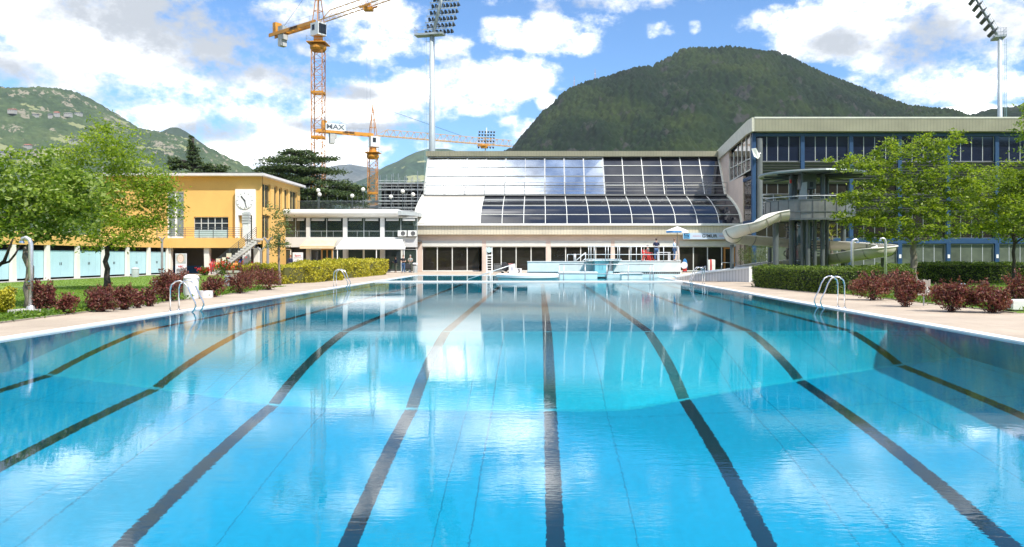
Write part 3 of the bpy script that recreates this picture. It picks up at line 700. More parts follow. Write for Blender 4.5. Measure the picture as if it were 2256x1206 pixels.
# outside stair: from the landing down to the left
s1 = Vector((X(578,TY), TY-.2, 3.4)); s0 = Vector((X(483,TY), TY-.9, .1)); n_ = 17; st = MB()
for k in range(n_):
    a_ = s0.lerp(s1, k / n_); b_ = s0.lerp(s1, (k+1) / n_); st.box(a_.x, b_.x+.06, s0.y-.7, s0.y+.9, b_.z-.20, b_.z-.02)
st.prism([(s0.x,s0.y-.66,s0.z-.1),(s0.x+.3,s0.y-.66,s0.z-.1),(s1.x,s0.y-.66,s1.z-.55),(s1.x,s0.y-.66,s1.z-.16)], (0,.12,0))
stp = st.build('stair', mat('stair_concrete', (.50,.48,.44), .8, var=.1), yb)
rl = MB(); o = Vector((0,-1.3+.66,0))
for k in range(6):
    p_ = s0.lerp(s1, k / 5); p_.y = s0.y - .62; rl.tube([p_, p_ + Vector((0,0,1.0))], .03, 6)
for h_ in (.25,.45,.65,.82,1.0): rl.tube([(s0.x,s0.y-.62,s0.z+h_),(s1.x,s0.y-.62,s1.z+h_)], .022, 6)
rl.build('handrail', DARKST, stp)
for (px, py, w_, h_) in ((488,574,.42,.33),(500,571,.34,.32),(511,563,.46,.40)):
    m_ = MB().box(X(px,s0.y)-w_/2, X(px,s0.y)+w_/2, s0.y-.69, s0.y-.66, Z(py,s0.y)-h_/2, Z(py,s0.y)+h_/2); m_.build('notice_board', mat('notice_cream', (.62,.58,.42), .6), stp)
# white shaft with a louvred head, beside the clock
m_ = MB().box(X(537,YD-1.9), X(551,YD-1.9), YD-2.2, YD-1.7, 0, Z(493,YD-2.2)); m_.build('shaft', mat('shaft_white', (.66,.66,.62), .7, var=.05), yb)
m_ = MB()
for k in range(4): z = Z(493,YD-2.2)+.02+k*.27; m_.box(X(536,YD-1.9), X(551,YD-1.9), YD-2.25, YD-1.66, z, z+.2)
m_.box(X(538,YD-1.9), X(550,YD-1.9), YD-2.1, YD-1.8, Z(493,YD-2.2), Z(467,YD-2.2)-.003).build('shaft_louvre', mat('shaft_grey', (.45,.47,.45), .5), yb)

# ---- row of changing cabins -----------------------------------------------------------------------
CBX = -35.2
cab = thing('changing_cabin_block', (CBX, 58, 0), 'low row of turquoise changing cabins between white columns under an orange roof edge', 'building')
cy_ = [46.4 + 3.46 * k for k in range(8)]
TURQ = mat('turquoise_door', (.42,.63,.66), .6, var=.05, scale=.8)
MB().prism([(CBX-1.2,44,2.5),(CBX+.06,44,2.5),(CBX+.06,44,3.25),(CBX-5,44,3.6),(CBX-5,44,2.5)], (0,27.0,0)).build('roof', YEL, cab)
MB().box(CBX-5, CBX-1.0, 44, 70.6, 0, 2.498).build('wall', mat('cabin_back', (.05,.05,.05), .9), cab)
for k, y in enumerate(cy_):
    m_ = MB(); m_.prism([(CBX-.15,y-.24,0),(CBX-.15,y+.24,0),(CBX-.15,y+.17,2.498),(CBX-.15,y-.17,2.498)], (.2,0,0)); m_.build('column', mat('column_white', (.72,.68,.60)), cab)
    if k == 7: break
    for j in range(4):
        a_ = y + j * 3.46 / 4; m_ = MB().box(CBX-.25, CBX-.20, a_+.01, a_+3.46/4-.01, .17, 2.12)
        dd = m_.build('cabin_door', TURQ, cab)
        if j in (1, 2): MB().box(CBX-.20, CBX-.17, a_+(.75 if j == 1 else .06), a_+(.79 if j == 1 else .10), 1.05, 1.25).build('handle', mat('black_paint', (.012,.012,.012)), dd)

# ---- white two-storey wing with gym above ----------------------------------------------------------
WD = 80.0; wx = lambda px: X(px, WD); wz = lambda py: Z(py, WD)
wg = thing('white_wing', (-20, WD, 0), 'white two storey wing with rounded roof edge and a glazed gym over a cafe', 'building')
WX0, WX1 = YX1+.01, wx(919)
WW = mat('wing_white', (.60,.60,.58), .6, var=.05, scale=.5)
ex = wx(880); rp = []
zc = (wz(462)+wz(478))/2; hr = (wz(462)-wz(478))/2
m_ = MB(); prof = [(WD-.9+ .45*(1-math.cos(t)) - .0, zc + hr*math.sin(t)) for t in np.linspace(-math.pi/2, math.pi/2, 9)]
prof = [(WD-.9 + .5*(1-math.cos(t)), zc + hr*math.sin(t)) for t in np.linspace(-math.pi/2, math.pi/2, 9)]
poly = [(WX0,y,z) for y, z in prof] + [(WX0,WD+5,zc+hr),(WX0,WD+5,zc-hr)]
m_.prism(poly, (ex-WX0,0,0)); m_.build('roof', WW, wg)
m_ = MB(); n_ = 10
tp = [(ex + (WX1-ex) * math.sin(t), WD-.9 + 4.5*(1-math.cos(t))) for t in np.linspace(0, math.pi/2, n_)]
m_.prism([(ex,WD+5,zc-.25)] + [(x,y,zc-.25) for x, y in tp] , (0,0,.45)); m_.build('roof_tip', STEELP, wg)
MB().box(WX0, WX1-1, WD+2.5, WD+5.2, zc+hr+.002, zc+hr+.1).build('roof_terrace', mat('roof_grey', (.3,.3,.3), .8), wg)
MB().box(WX0, WX1, WD-.15, WD+.25, wz(545), wz(523)).build('slab_band', WW, wg)
MB().box(WX0, WX1, WD-.2, WD+.2, wz(480)+.0, zc-hr-.003).build('lintel', WW, wg)
MB().box(WX0, WX1, WD+.25, WD+6, 3.28, 3.38).build('gym_floor', mat('floor_grey', (.10,.10,.09), .7), wg)
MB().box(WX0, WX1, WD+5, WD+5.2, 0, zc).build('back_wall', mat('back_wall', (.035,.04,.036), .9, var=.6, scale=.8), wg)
cols = [(621,627),(675,683),(756,765),(838,847)]
for a, b in cols: MB().box(wx(a), wx(b), WD-.12, WD+.22, 0, wz(545)-.002).box(wx(a), wx(b), WD-.12, WD+.22, wz(523)+.002, wz(480)-.002).build('column', WW, wg)
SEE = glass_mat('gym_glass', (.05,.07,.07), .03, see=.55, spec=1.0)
ed = [b for a, b in cols]; ea = [a for a, b in cols[1:]] + [919]
for a, b in zip(ed, ea):
    x0, x1 = wx(a), wx(b); fr = MB()
    for i in range(3): xx = x0 + (x1-x0)*i/2; fr.box(xx-.03, xx+.03, WD+.02, WD+.1, wz(523), wz(481))
    wn = fr.build('window', STEELP, wg); MB().box(x0, x1, WD+.05, WD+.06, wz(523), wz(481)).build('pane', SEE, wn)
    m_ = MB()
    for i in range(2):
        for s_ in (0, 1): m_.box(x0+.2+(x1-x0)*i/2, x0+(x1-x0)*(i+1)/2-.2, WD-.2+s_*.1, WD-.16+s_*.1, wz(487)+s_*.14, wz(484.5)+s_*.14)
    m_.build('awning_rail', WW, wg)
rl = MB(); rl.tube([(WX0, WD-.1, 4.4), (WX1, WD-.1, 4.4)], .02, 6)
for k in range(12): xx = WX0 + (WX1-WX0)*k/11; rl.tube([(xx,WD-.1,3.8),(xx,WD-.1,4.4)], .015, 5)
rl.build('railing', STEELP, wg)
for (a, b, c_) in ((627,640,'o'),(684,708,'g'),(733,757,'g'),(766,800,'g'),(802,838,'g'),(847,884,'g'),(886,918,'d')):
    x0, x1 = wx(a), wx(b); fr = MB(); z1 = wz(549)
    for xx in (x0, x1): fr.box(xx-.05, xx+.05, WD+.05, WD+.14, .05, z1)
    fr.box(x0, x1, WD+.052, WD+.138, z1-.08, z1); fr.box(x0, x1, WD+.052, WD+.138, .0, .1)
    wn = fr.build('window', FRAMEW, wg); MB().box(x0, x1, WD+.09, WD+.1, .08, z1).build('pane', GLB if c_ == 'g' else GLG, wn)
x0, x1 = wx(709), wx(732); fr = MB()
for xx in (x0, (x0+x1)/2, x1): fr.box(xx-.07, xx+.07, WD+.0, WD+.2, 0, wz(548))
fr.box(x0, x1, WD+.003, WD+.197, wz(551), wz(548)-.003); dd = fr.build('door', mat('door_wood', (.50,.27,.08), .5), wg); MB().box(x0, x1, WD+.09, WD+.1, .05, wz(551)).build('pane', GLG, dd)
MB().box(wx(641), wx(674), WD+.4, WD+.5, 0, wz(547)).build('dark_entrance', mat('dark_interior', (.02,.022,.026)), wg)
m_ = MB(); m_.prism([(wx(671),WD-1.6,2.72),(wx(745),WD-1.6,2.72),(wx(742),WD-.15,3.35),(wx(674),WD-.15,3.35)], (0,-.02,.06)); m_.box(wx(671),wx(745),WD-1.65,WD-1.58,2.5,2.72).build('small_awning', mat('awning_beige', (.66,.53,.33), .8), wg)
# things on the wing
aw = thing('awning', (wx(816), WD-2, 0), 'long white fabric awning on slim posts before the cafe windows', 'awning')
aD = WD-3.4; m_ = MB(); pts = [(X(740,aD),aD,Z(547,aD)),(X(893,aD),aD,Z(547,aD)),(wx(893)-.3,WD-.2,3.5),(wx(757),WD-.2,3.5)]
m_.prism(pts, (0,0,.05)); m_.box(X(740,aD), X(893,aD), aD-.06, aD-.01, Z(549.5,aD), Z(547,aD)+.03); m_.build('fabric', mat('awning_white', (.80,.80,.78), .8, var=.03), aw)
for px in (743, 829, 890): m_ = MB().tube([(X(px,aD),aD+.05,0),(X(px,aD),aD+.05,Z(547,aD))], .05, 8); m_.build('post', WHITE, aw)
for k, (px, lb) in enumerate(((886.5,'air conditioner with round fan on the white ledge, nearer the exercise bike'),(908.5,'air conditioner with round fan on the white ledge, next to the pink hall'))):
    a_ = thing('air_conditioner', (X(px,WD-.3), WD-.3, wz(522)), lb, 'air conditioner', 'air conditioners on the ledge'); x = X(px,WD-.3); z = wz(522)
    MB().box(x-.46, x+.46, WD-.52, WD-.17, z+.03, z+.66).build('case', mat('ac_white', (.66,.66,.62), .5), a_, bevel=.02)
    m_ = MB(); disc(m_, Vector((x+.1, 0, z+.34)), .24, WD-.535, WD-.52, 20); m_.build('fan_grille', mat('ac_dark', (.10,.10,.10), .5), a_)
    m_ = MB()
    for s_ in (-.3, .3): m_.box(x+s_-.04, x+s_+.04, WD-.5, WD-.2, z-.0, z+.03)
    m_.build('feet', DARKST, a_)
def bike(px, lb):
    y = WD+1.2; x = X(px, y); z = 3.38; o = thing('exercise_bike', (x,y,z), lb, 'exercise bike', 'exercise bikes in the gym'); BK = mat('bike_black', (.02,.02,.022), .5)
    MB().beam((x-.55,y,z+.05),(x+.55,y,z+.05),.12,.08).beam((x-.5,y-.25,z+.04),(x-.5,y+.25,z+.04),.08,.06).beam((x+.5,y-.25,z+.04),(x+.5,y+.25,z+.04),.08,.06).tube([(x-.4,y,z+.08),(x-.15,y,z+.55),(x+.35,y,z+.95),(x+.30,y,z+1.25)],.05,6).tube([(x-.15,y,z+.5),(x-.3,y,z+.95)],.045,6).build('frame', BK, o)
    m_ = MB(); disc(m_, Vector((x-.02,0,z+.42)), .24, y-.08, y+.08); m_.build('flywheel', BK, o)
    MB().box(x-.45, x-.15, y-.12, y+.12, z+.95, z+1.04).build('saddle', BK, o, bevel=.02); MB().tube([(x+.1,y-.25,z+1.2),(x+.32,y-.2,z+1.25),(x+.32,y+.2,z+1.25),(x+.1,y+.25,z+1.2)],.03,6).build('handlebar', BK, o)
bike(804, 'black exercise bike behind the gym window beside the middle white column')
bike(862, 'black exercise bike behind the last gym window, by the air conditioners')
# roof terrace fence and globe lamps
fz = zc + hr + .1; fD = WD + 3.2; fn = thing('terrace_railing', (X(745,fD), fD, fz), 'dark upright-bar railing along the terrace over the gym', 'railing')
x0, x1 = X(655,fD), X(835,fD); m_ = MB().tube([(x0,fD,fz+1.05),(x1,fD,fz+1.05)],.03,6).tube([(x0,fD,fz+.1),(x1,fD,fz+.1)],.025,6); m_.build('rail', DARKST, fn)
m_ = MB()
for k in range(66): xx = x0+(x1-x0)*k/65; m_.box(xx-.014,xx+.014,fD-.014,fD+.014,fz+.1,fz+(1.05 if k % 8 else 1.6))
m_.build('bars', DARKST, fn)
gl = [(701,420,'beside the cedar, taller of the pair'),(704,429,'beside the cedar, shorter of the pair'),(776,432,'between cedar and crane'),(800,418,'before the crane mast'),(861,434,'before the scaffold, lower of the middle pair'),(887,422,'highest before the scaffold'),(910,429,'before the scaffold, next to the hall')]
proto = None
for px, py, lb in gl:
    d = fD + 2.2; x = X(px,d); z = Z(py,d); o = thing('globe_lamp', (x,d,fz-.1), 'white globe lamp on a thin dark post, ' + lb, 'lamp', 'globe lamps on the roof terrace')
    MB().tube([(x,d,fz-.1),(x,d,z-.15)], .04, 6).build('post', DARKST, o); MB().sphere((x,d,z), .24, 12, 8).build('globe', mat('globe_white', (.78,.76,.66), .3, var=.03), o, smooth=True)

# ---- scaffolded building under construction -----------------------------------------------------------
SD = 118.0; sx = lambda px: X(px, SD); sz = lambda py: Z(py, SD)
sb = thing('scaffolded_building', (sx(888), SD, 0), 'dark half built block wrapped in grey scaffolding', 'building')
MB().box(sx(836), sx(960), SD+1.5, SD+16, 0, sz(401)).build('core', mat('site_dark', (.03,.028,.034), .9, var=.4, scale=.3), sb)
m_ = MB()
for py in (404, 418, 443, 458, 474): m_.box(sx(833), sx(950), SD-.1, SD+1.3, sz(py)-.12, sz(py)+.12)
m_.build('deck_boards', mat('boards', (.33,.35,.35), .7, var=.2), sb)
m_ = MB()
for k in range(9):
    xx = sx(834) + (sx(950)-sx(834))*k/8
    for y in (SD-.1, SD+1.2): m_.tube([(xx,y,5),(xx,y,sz(394)+random.uniform(0,1.0))], .05, 5)
for py in (399, 411, 430, 436, 450, 466): m_.tube([(sx(833),SD-.12,sz(py)),(sx(950),SD-.12,sz(py))], .04, 5)
for k in range(0, 8, 2):
    xx = sx(834) + (sx(950)-sx(834))*k/8; xe = xx + (sx(950)-sx(834))/8
    m_.tube([(xx,SD-.14,sz(440)),(xe,SD-.14,sz(404))], .035, 5); m_.tube([(xe,SD-.14,sz(474)),(xx,SD-.14,sz(443))], .035, 5)
m_.build('scaffold_tubes', STEEL, sb)
m_ = MB()
for py in (442, 455, 468): m_.box(sx(770), sx(833), SD+2, SD+2.6, sz(py)-.15, sz(py)+.15)
m_.build('deck_boards', mat('boards', (.33,.35,.35)), sb)
for (px, c_, n_) in ((800,(.35,.28,.24),'low_wall'),):
    MB().box(sx(750), sx(833), SD+6, SD+14, 0, sz(446)).build(n_, mat('site_wall', c_, .8), sb)
MB().tube([(sx(921),SD-.4,sz(470)),(sx(921),SD-.4,sz(378))], .06, 6).build('hoist_mast', STEEL, sb)
# ---- tower cranes ------------------------------------------------------------------------------------
CRY = mat('crane_yellow', (.62,.26,.02), .5, var=.12, scale=.6)
CRR = mat('crane_rust', (.50,.21,.045), .6, var=.15, scale=.4)
CRW = mat('crane_white', (.66,.68,.68), .5, var=.06)
CRC = mat('concrete_light', (.45,.45,.43), .8)
def text_obj(txt, size, mt, parent, loc, rot, extrude=.01, align='CENTER', name='lettering', sx=1.0):
    c = bpy.data.curves.new(name, 'FONT'); c.body = txt; c.size = size; c.extrude = extrude; c.align_x = align; c.align_y = 'CENTER'; c.offset = size * .018
    tmp = bpy.data.objects.new('tmp_text', c); COL.objects.link(tmp); bpy.context.view_layer.update()
    me = bpy.data.meshes.new_from_object(tmp.evaluated_get(bpy.context.evaluated_depsgraph_get())); bpy.data.objects.remove(tmp)
    o = bpy.data.objects.new(name, me); COL.objects.link(o); me.materials.clear(); me.materials.append(mt); o.parent = parent
    b = ORG[parent.name]; o.location = (loc[0]-b[0], loc[1]-b[1], loc[2]-b[2]); o.rotation_euler = rot; o.scale = (sx, 1, 1); ORG[o.name] = tuple(loc); return o
def lattice_col(mb, c, hw, z0, z1, step, t, rings=None):
    cs = [(c[0]+a*hw, c[1]+b*hw) for a, b in ((-1,-1),(1,-1),(1,1),(-1,1))]
    for x, y in cs: mb.box(x-t, x+t, y-t, y+t, z0, z1)
    n = int((z1-z0)/step)
    for k in range(n):
        za = z0+(z1-z0)*k/n; zb = z0+(z1-z0)*(k+1)/n
        for i in range(4):
            p, q = cs[i], cs[(i+1)%4]
            if k % 2: p, q = q, p
            mb.beam((*p,za),(*q,zb), t*1.1); mb.beam((*p,zb),(*q,zb), t*.9)
def crane(base, zj, u, hw, Lc, Lj, apex, labl, counter_txt, jib_slope=0.0, banner=None, hook_at=.5, up_thru=True):
    o = thing('tower_crane', (base[0], base[1], 0), labl, 'crane', 'tower cranes behind the baths'); bx_, by_ = base; u = Vector((*u, 0)).normalized(); s = Vector((-u.y, u.x, 0)); B = Vector((bx_, by_, 0))
    zm = zj - 6.2
    m = MB(); lattice_col(m, base, hw, 0, zm, hw*1.55, .085); m.build('mast', CRR, o)
    m = MB()
    zz = zm - 9.0
    while zz > 6: m.box(bx_-hw-.14, bx_+hw+.14, by_-hw-.14, by_+hw+.14, zz-.22, zz+.22) if False else [m.beam((bx_-hw,by_+sg*hw,zz),(bx_+hw,by_+sg*hw,zz),.3,.4) for sg in (-1,1)] + [m.beam((bx_+sg*hw,by_-hw,zz),(bx_+sg*hw,by_+hw,zz),.3,.4) for sg in (-1,1)]; zz -= 9.6
    m.build('collar', CRY, o)
    m = MB(); m.lathe([(hw*1.25,0),(hw*1.5,.5),(hw*1.5,1.0),(hw*1.1,1.5)], (bx_,by_,zm), 16); m.box(bx_-hw*1.75, bx_+hw*1.75, by_-hw*1.75, by_+hw*1.75, zm+1.5, zm+1.65)
    m.lathe([(hw*.95,0),(hw*.8,2.2)], (bx_,by_,zm+1.65), 8); m.build('slewing_ring', CRY, o)
    m = MB()
    for a_, b_ in ((-1,-1),(1,-1),(1,1),(-1,1)):
        for f_ in (0, 1):
            m.tube([(bx_+a_*hw*1.72, by_+b_*hw*1.72, zm+1.6), (bx_+a_*hw*1.72, by_+b_*hw*1.72, zm+2.8)], .03, 5)
    for z in (2.2, 2.8):
        c4 = [(bx_+a_*hw*1.72, by_+b_*hw*1.72, zm+z) for a_, b_ in ((-1,-1),(1,-1),(1,1),(-1,1),(-1,-1))]
        for p, q in zip(c4[:-1], c4[1:]): m.beam(p, q, .04)
    m.build('guard_rail', STEEL, o)
    # cab under the jib root
    cb = B + u*hw*.35 - s*hw*.2; z0 = zm+3.1
    def obox(m, c, a, b, z0, z1):
        p = [c - u*a - s*b, c + u*a - s*b, c + u*a + s*b, c - u*a + s*b]
        m.prism([(q.x,q.y,z0) for q in p], (0,0,z1-z0)); return m
    k = obox(MB(), cb, hw*1.15, hw*.95, z0, z0+2.7).build('cab', CRW, o)
    g = obox(MB(), cb + u*hw*1.16 , .06, hw*.8, z0+.35, z0+2.4); obox(g, cb - u*hw*.3, hw*.4, hw*.97, z0+1.1, z0+2.3); g.build('cab_window', GLD, k)
    # counter-jib
    m = MB(); J = B + Vector((0,0,zj)); E = J - u*Lc
    for sg in (-1,1): m.beam(J+s*sg*.75, E+s*sg*.75, .25, .75)
    for k_ in range(8): q = J - u*Lc*(k_+.5)/8; m.beam(q-s*.75, q+s*.75, .25, .2)
    m.build('counter_jib', CRY, o)
    m = MB()
    for k_ in range(9):
        q = J - u*Lc*k_/9
        for sg in (-1,1): m.tube([q+s*sg*.85+Vector((0,0,.3)), q+s*sg*.85+Vector((0,0,1.4))], .025, 4)
    for sg in (-1,1): m.tube([J+s*sg*.85+Vector((0,0,1.4)), E+s*sg*.85+Vector((0,0,1.4))], .025, 4)
    m.build('walkway_rail', STEEL, o)
    obox(MB(), E + u*2.0, .55, .8, zj+.4, zj+2.6).build('winch_housing', CRY, o); obox(MB(), E + u*4.2, .9, .7, zj+.4, zj+1.4).build('winch_drum', STEELP, o)
    obox(obox(MB(), E + u*4.0, .65, .75, zj-3.0, zj-.38), E+u*4.9, .22, .7, zj-1.6, zj-.39).build('counterweight', CRC, o)
    # jib: triangular truss
    m = MB(); n = int(Lj/1.9); r_ = 1.75; w_ = .75; js = J + u*hw*.8
    pt = lambda t, a, b: js + u*Lj*t + s*a + Vector((0,0,b + jib_slope*t))
    for sg in (-1,1): m.beam(pt(0,sg*w_,0), pt(1,sg*w_,0), .17)
    m.beam(pt(0,0,.2), pt(1.6/n,0,r_), .12); m.beam(pt(1.6/n,0,r_), pt(1,0,r_), .15)
    for k_ in range(n):
        t0, t1 = k_/n, (k_+1)/n
        for sg in (-1,1):
            if k_ >= 1: m.beam(pt(t0,sg*w_,0), pt((t0+t1)/2,0,r_), .07); m.beam(pt((t0+t1)/2,0,r_), pt(t1,sg*w_,0), .07)
        m.beam(pt(t0,-w_,0), pt(t0,w_,0), .07); m.beam(pt(t0,-w_,0), pt(t1,w_,0), .05)
    m.build('jib', mat('crane_jib', (.55,.33,.13), .6, var=.2), o)
    # A-frame and stays
    m = MB(); ap = J + Vector((0,0,apex))
    for sg in (-1,1):
        for a_ in (-1,1): m.beam(J + u*a_*hw*.75 + s*sg*hw*.75, ap, .16)
    for f_ in (.25,.5,.75):
        c4 = [(J + u*a_*hw*.75 + s*b_*hw*.75).lerp(ap, f_) for a_, b_ in ((-1,-1),(1,-1),(1,1),(-1,1),(-1,-1))]
        for p, q in zip(c4[:-1], c4[1:]): m.beam(p, q, .1)
    m.build('tower_head', CRR, o)
    m = MB(); m.tube([ap, pt(.62,0,r_)], .05, 4); m.tube([ap, E + u*3 + Vector((0,0,.4))], .04, 4); m.build('stay_cable', DARKST, o)
    tr_ = MB(); q = pt(hook_at,0,-.35); tr_.beam(q-u*1.6-s*.9, q+u*1.6-s*.9, .25, .3); tr_.beam(q-u*1.6+s*.9, q+u*1.6+s*.9, .25, .3); tr_.box(q.x-.9,q.x+.9,q.y-.7,q.y+.7,q.z-.75,q.z-.15); tr_.build('trolley', CRY, o)
    m = MB(); qh = q - Vector((0,0,22)); 
    for sg in (-.5,.5): m.tube([q+u*sg, qh+u*sg], .022, 4)
    hk = m.build('hoist_rope', STEEL, o)
    ang = math.atan2(u.y, u.x)
    tl = J - u*Lc*.45 - s*.93 + Vector((0,0,.03)); nrm = -s
    text_obj(counter_txt, .72, mat('black_paint', (.012,.012,.012)), o, tl, (R(90), 0, ang), .02)
    if banner:
        q = E + u*4.6 - s*.9 + Vector((0,0,1.15)); p_ = [q - u*2.6, q + u*2.6]
        m = MB().prism([(p_[0].x,p_[0].y,q.z-.9),(p_[1].x,p_[1].y,q.z-.9),(p_[1].x,p_[1].y,q.z+.9),(p_[0].x,p_[0].y,q.z+.9)], tuple(s*.05)); bn = m.build('banner', mat('banner_white', (.70,.74,.74), .7), o)
        text_obj(banner, 1.7, mat('banner_grey', (.10,.12,.14), .6), bn, q - s*.04, (R(90), 0, ang), .01, sx=1.25)
    return o
crane((-47.5,160), 52.0, (.80,-.60), 1.15, 17.0, 46, 9.5, 'tall yellow tower crane rising behind the cedar, its jib leaving the top of the photo', 'LIEBHERR', jib_slope=1.0, hook_at=.335)
crane((-43.6,195), 33.4, (.87,.49), 1.08, 14.6, 40, 8.0, 'lower yellow tower crane with level jib passing behind the floodlight pole', 'LIEBHERR', hook_at=.78, banner='MAX')
# ---- stadium floodlight masts --------------------------------------------------------------------------
MASTP = mat('mast_grey', (.40,.45,.46), .5, metal=.2, var=.08, scale=.4)
LAMPD = mat('lamp_dark', (.05,.06,.065), .4, metal=.3)
def floodlight(base, zb, lean, ax, half, rows, cols_, dz, r0, r1, labl, plat=True, ladder=True, back=None):
    """pole, leaning lamp rack; lean = horizontal drift of the rack per metre of height, ax = direction of the lamp rows"""
    bx_, by_ = base; o = thing('floodlight_mast', (bx_,by_,0), labl, 'floodlight', 'stadium floodlight masts'); ax = Vector((*ax,0)).normalized(); bk = Vector((ax.y,-ax.x,0))
    MB().tube([(bx_,by_,0),(bx_,by_,zb)], [r0, r1], 14).build('pole', MASTP, o, smooth=True)
    ln = Vector((*lean, 1)); top = rows*dz + 1.5; B = Vector((bx_,by_,zb))
    m = MB(); m.tube([B - Vector((0,0,.5)), B + ln*top], r1*.75, 10); 
    m.build('spine', MASTP, o, smooth=True)
    rk = MB()
    for k in range(rows):
        c = B + ln*(1.4 + k*dz); rk.beam(c - ax*half[0], c + ax*half[1], .12, .16)
    for t in np.linspace(-half[0]+.2, half[1]-.2, 5): rk.beam(B+ln*1.2+ax*t, B+ln*(1.4+(rows-1)*dz+.5)+ax*t, .045)
    rk.build('rack', MASTP, o)
    for k in range(rows):
        for j in range(cols_):
            t = -half[0] + (half[0]+half[1])*(j+.5)/cols_; c = B + ln*(1.4+k*dz) + ax*t
            d = Vector(FACE).normalized(); p = c + d*.2 - Vector((0,0,.12)); m = MB(); m.tube([p, p+d*.3, p+d*.62-Vector((0,0,.12))], [.16,.27,.34], 8); m.build('lamp', LAMPD, o)
    if plat:
        c = B + Vector((0,0,.1)); q = [c-ax*half[0]*1.55-bk*.9, c+ax*half[1]*.62-bk*.9, c+ax*half[1]*.62+bk*.9, c-ax*half[0]*1.55+bk*.9] if back is None else [c-ax*.5-bk*.9, c+ax*back-bk*.9, c+ax*back+bk*.9, c-ax*.5+bk*.9]
        MB().prism([tuple(p) for p in q], (0,0,.35)).build('platform', MASTP, o)
        m = MB()
        for z in (.9, 1.5):
            for a_, b_ in zip(q, q[1:]+q[:1]): m.beam(a_+Vector((0,0,z)), b_+Vector((0,0,z)), .045)
        for a_, b_ in zip(q, q[1:]+q[:1]):
            for t in (0,.25,.5,.75): p = a_.lerp(b_, t); m.beam(p, p+Vector((0,0,1.5)), .045)
        m.build('guard_rail', STEEL, o)
    if ladder:
        m = MB(); xo = r0+.35 if back else -r0-.3
        for s_ in (0,.3*(1 if back else -1)): m.tube([(bx_+xo+s_,by_,8),(bx_+xo+s_,by_,zb-.2)], .035, 5)
        z = 8
        while z < zb: m.box(min(bx_, bx_+xo+.3*(1 if back else -1)), max(bx_, bx_+xo+.3*(1 if back else -1)), by_-.03, by_+.03, z, z+.06); z += 3.4
        m.build('ladder', mat('mast_teal', (.25,.42,.42), .5), o)
    return o
FACE = (.35,.6,-.75)
floodlight((X(952,140),140), Z(80,140), (.24,.0), (.97,-.22), (2.1,3.7), 9, 8, 1.25, .74, .46, 'tall grey floodlight mast standing behind the left end of the hall, lamps leaning right')
FACE = (-.8,.3,-.5)
floodlight((X(2203,130),130), Z(84,130), (-.55,.05), (.30,.95), (1.8,1.8), 7, 6, 1.15, .52, .34, 'grey floodlight mast over the sports hall roof, lamps leaning left', back=2.3)
FACE = (.1,-1,-.35)
floodlight((X(1069,270),270), Z(332,270), (.06,0), (1,.1), (3.0,3.3), 6, 6, 1.12, .5, .3, 'distant small floodlight mast with square lamp grid beyond the hall roof', plat=False, ladder=False)
# ---- mountains -----------------------------------------------------------------------------------------------
def interp(pts, x):
    for (x0,y0),(x1,y1) in zip(pts[:-1], pts[1:]):
        if x0 <= x <= x1:
            t = (x-x0)/(x1-x0); return y0 + (y1-y0)*t
    return pts[0][1] if x < pts[0][0] else pts[-1][1]
def hash2(i, j, k=0): 
    v_ = np.sin(i*127.1 + j*311.7 + k*74.7)*43758.5453; return v_ - np.floor(v_)
def worley(x, y):
    """distance to the nearest random crown centre on a unit grid"""
    ix, iy = np.floor(x), np.floor(y); best = np.full(x.shape, 9.)
    for a in (-1,0,1):
        for b in (-1,0,1):
            cx0, cy0 = ix+a, iy+b; px = cx0 + hash2(cx0,cy0); py = cy0 + hash2(cx0,cy0,1)
            best = np.minimum(best, (x-px)**2 + (y-py)**2)
    return np.sqrt(best)
def vnoise(x, y, k=0):
    ix, iy = np.floor(x), np.floor(y); fx, fy = x-ix, y-iy; fx = fx*fx*(3-2*fx); fy = fy*fy*(3-2*fy)
    a, b, c, d = hash2(ix,iy,k), hash2(ix+1,iy,k), hash2(ix,iy+1,k), hash2(ix+1,iy+1,k)
    return (a*(1-fx)+b*fx)*(1-fy) + (c*(1-fx)+d*fx)*fy
def fbm(x, y, o=5, k=0):
    s = 0; a = .5
    for i in range(o): s = s + a*vnoise(x, y, k+i); x = x*2.03+17; y = y*2.03+5; a *= .5
    return s
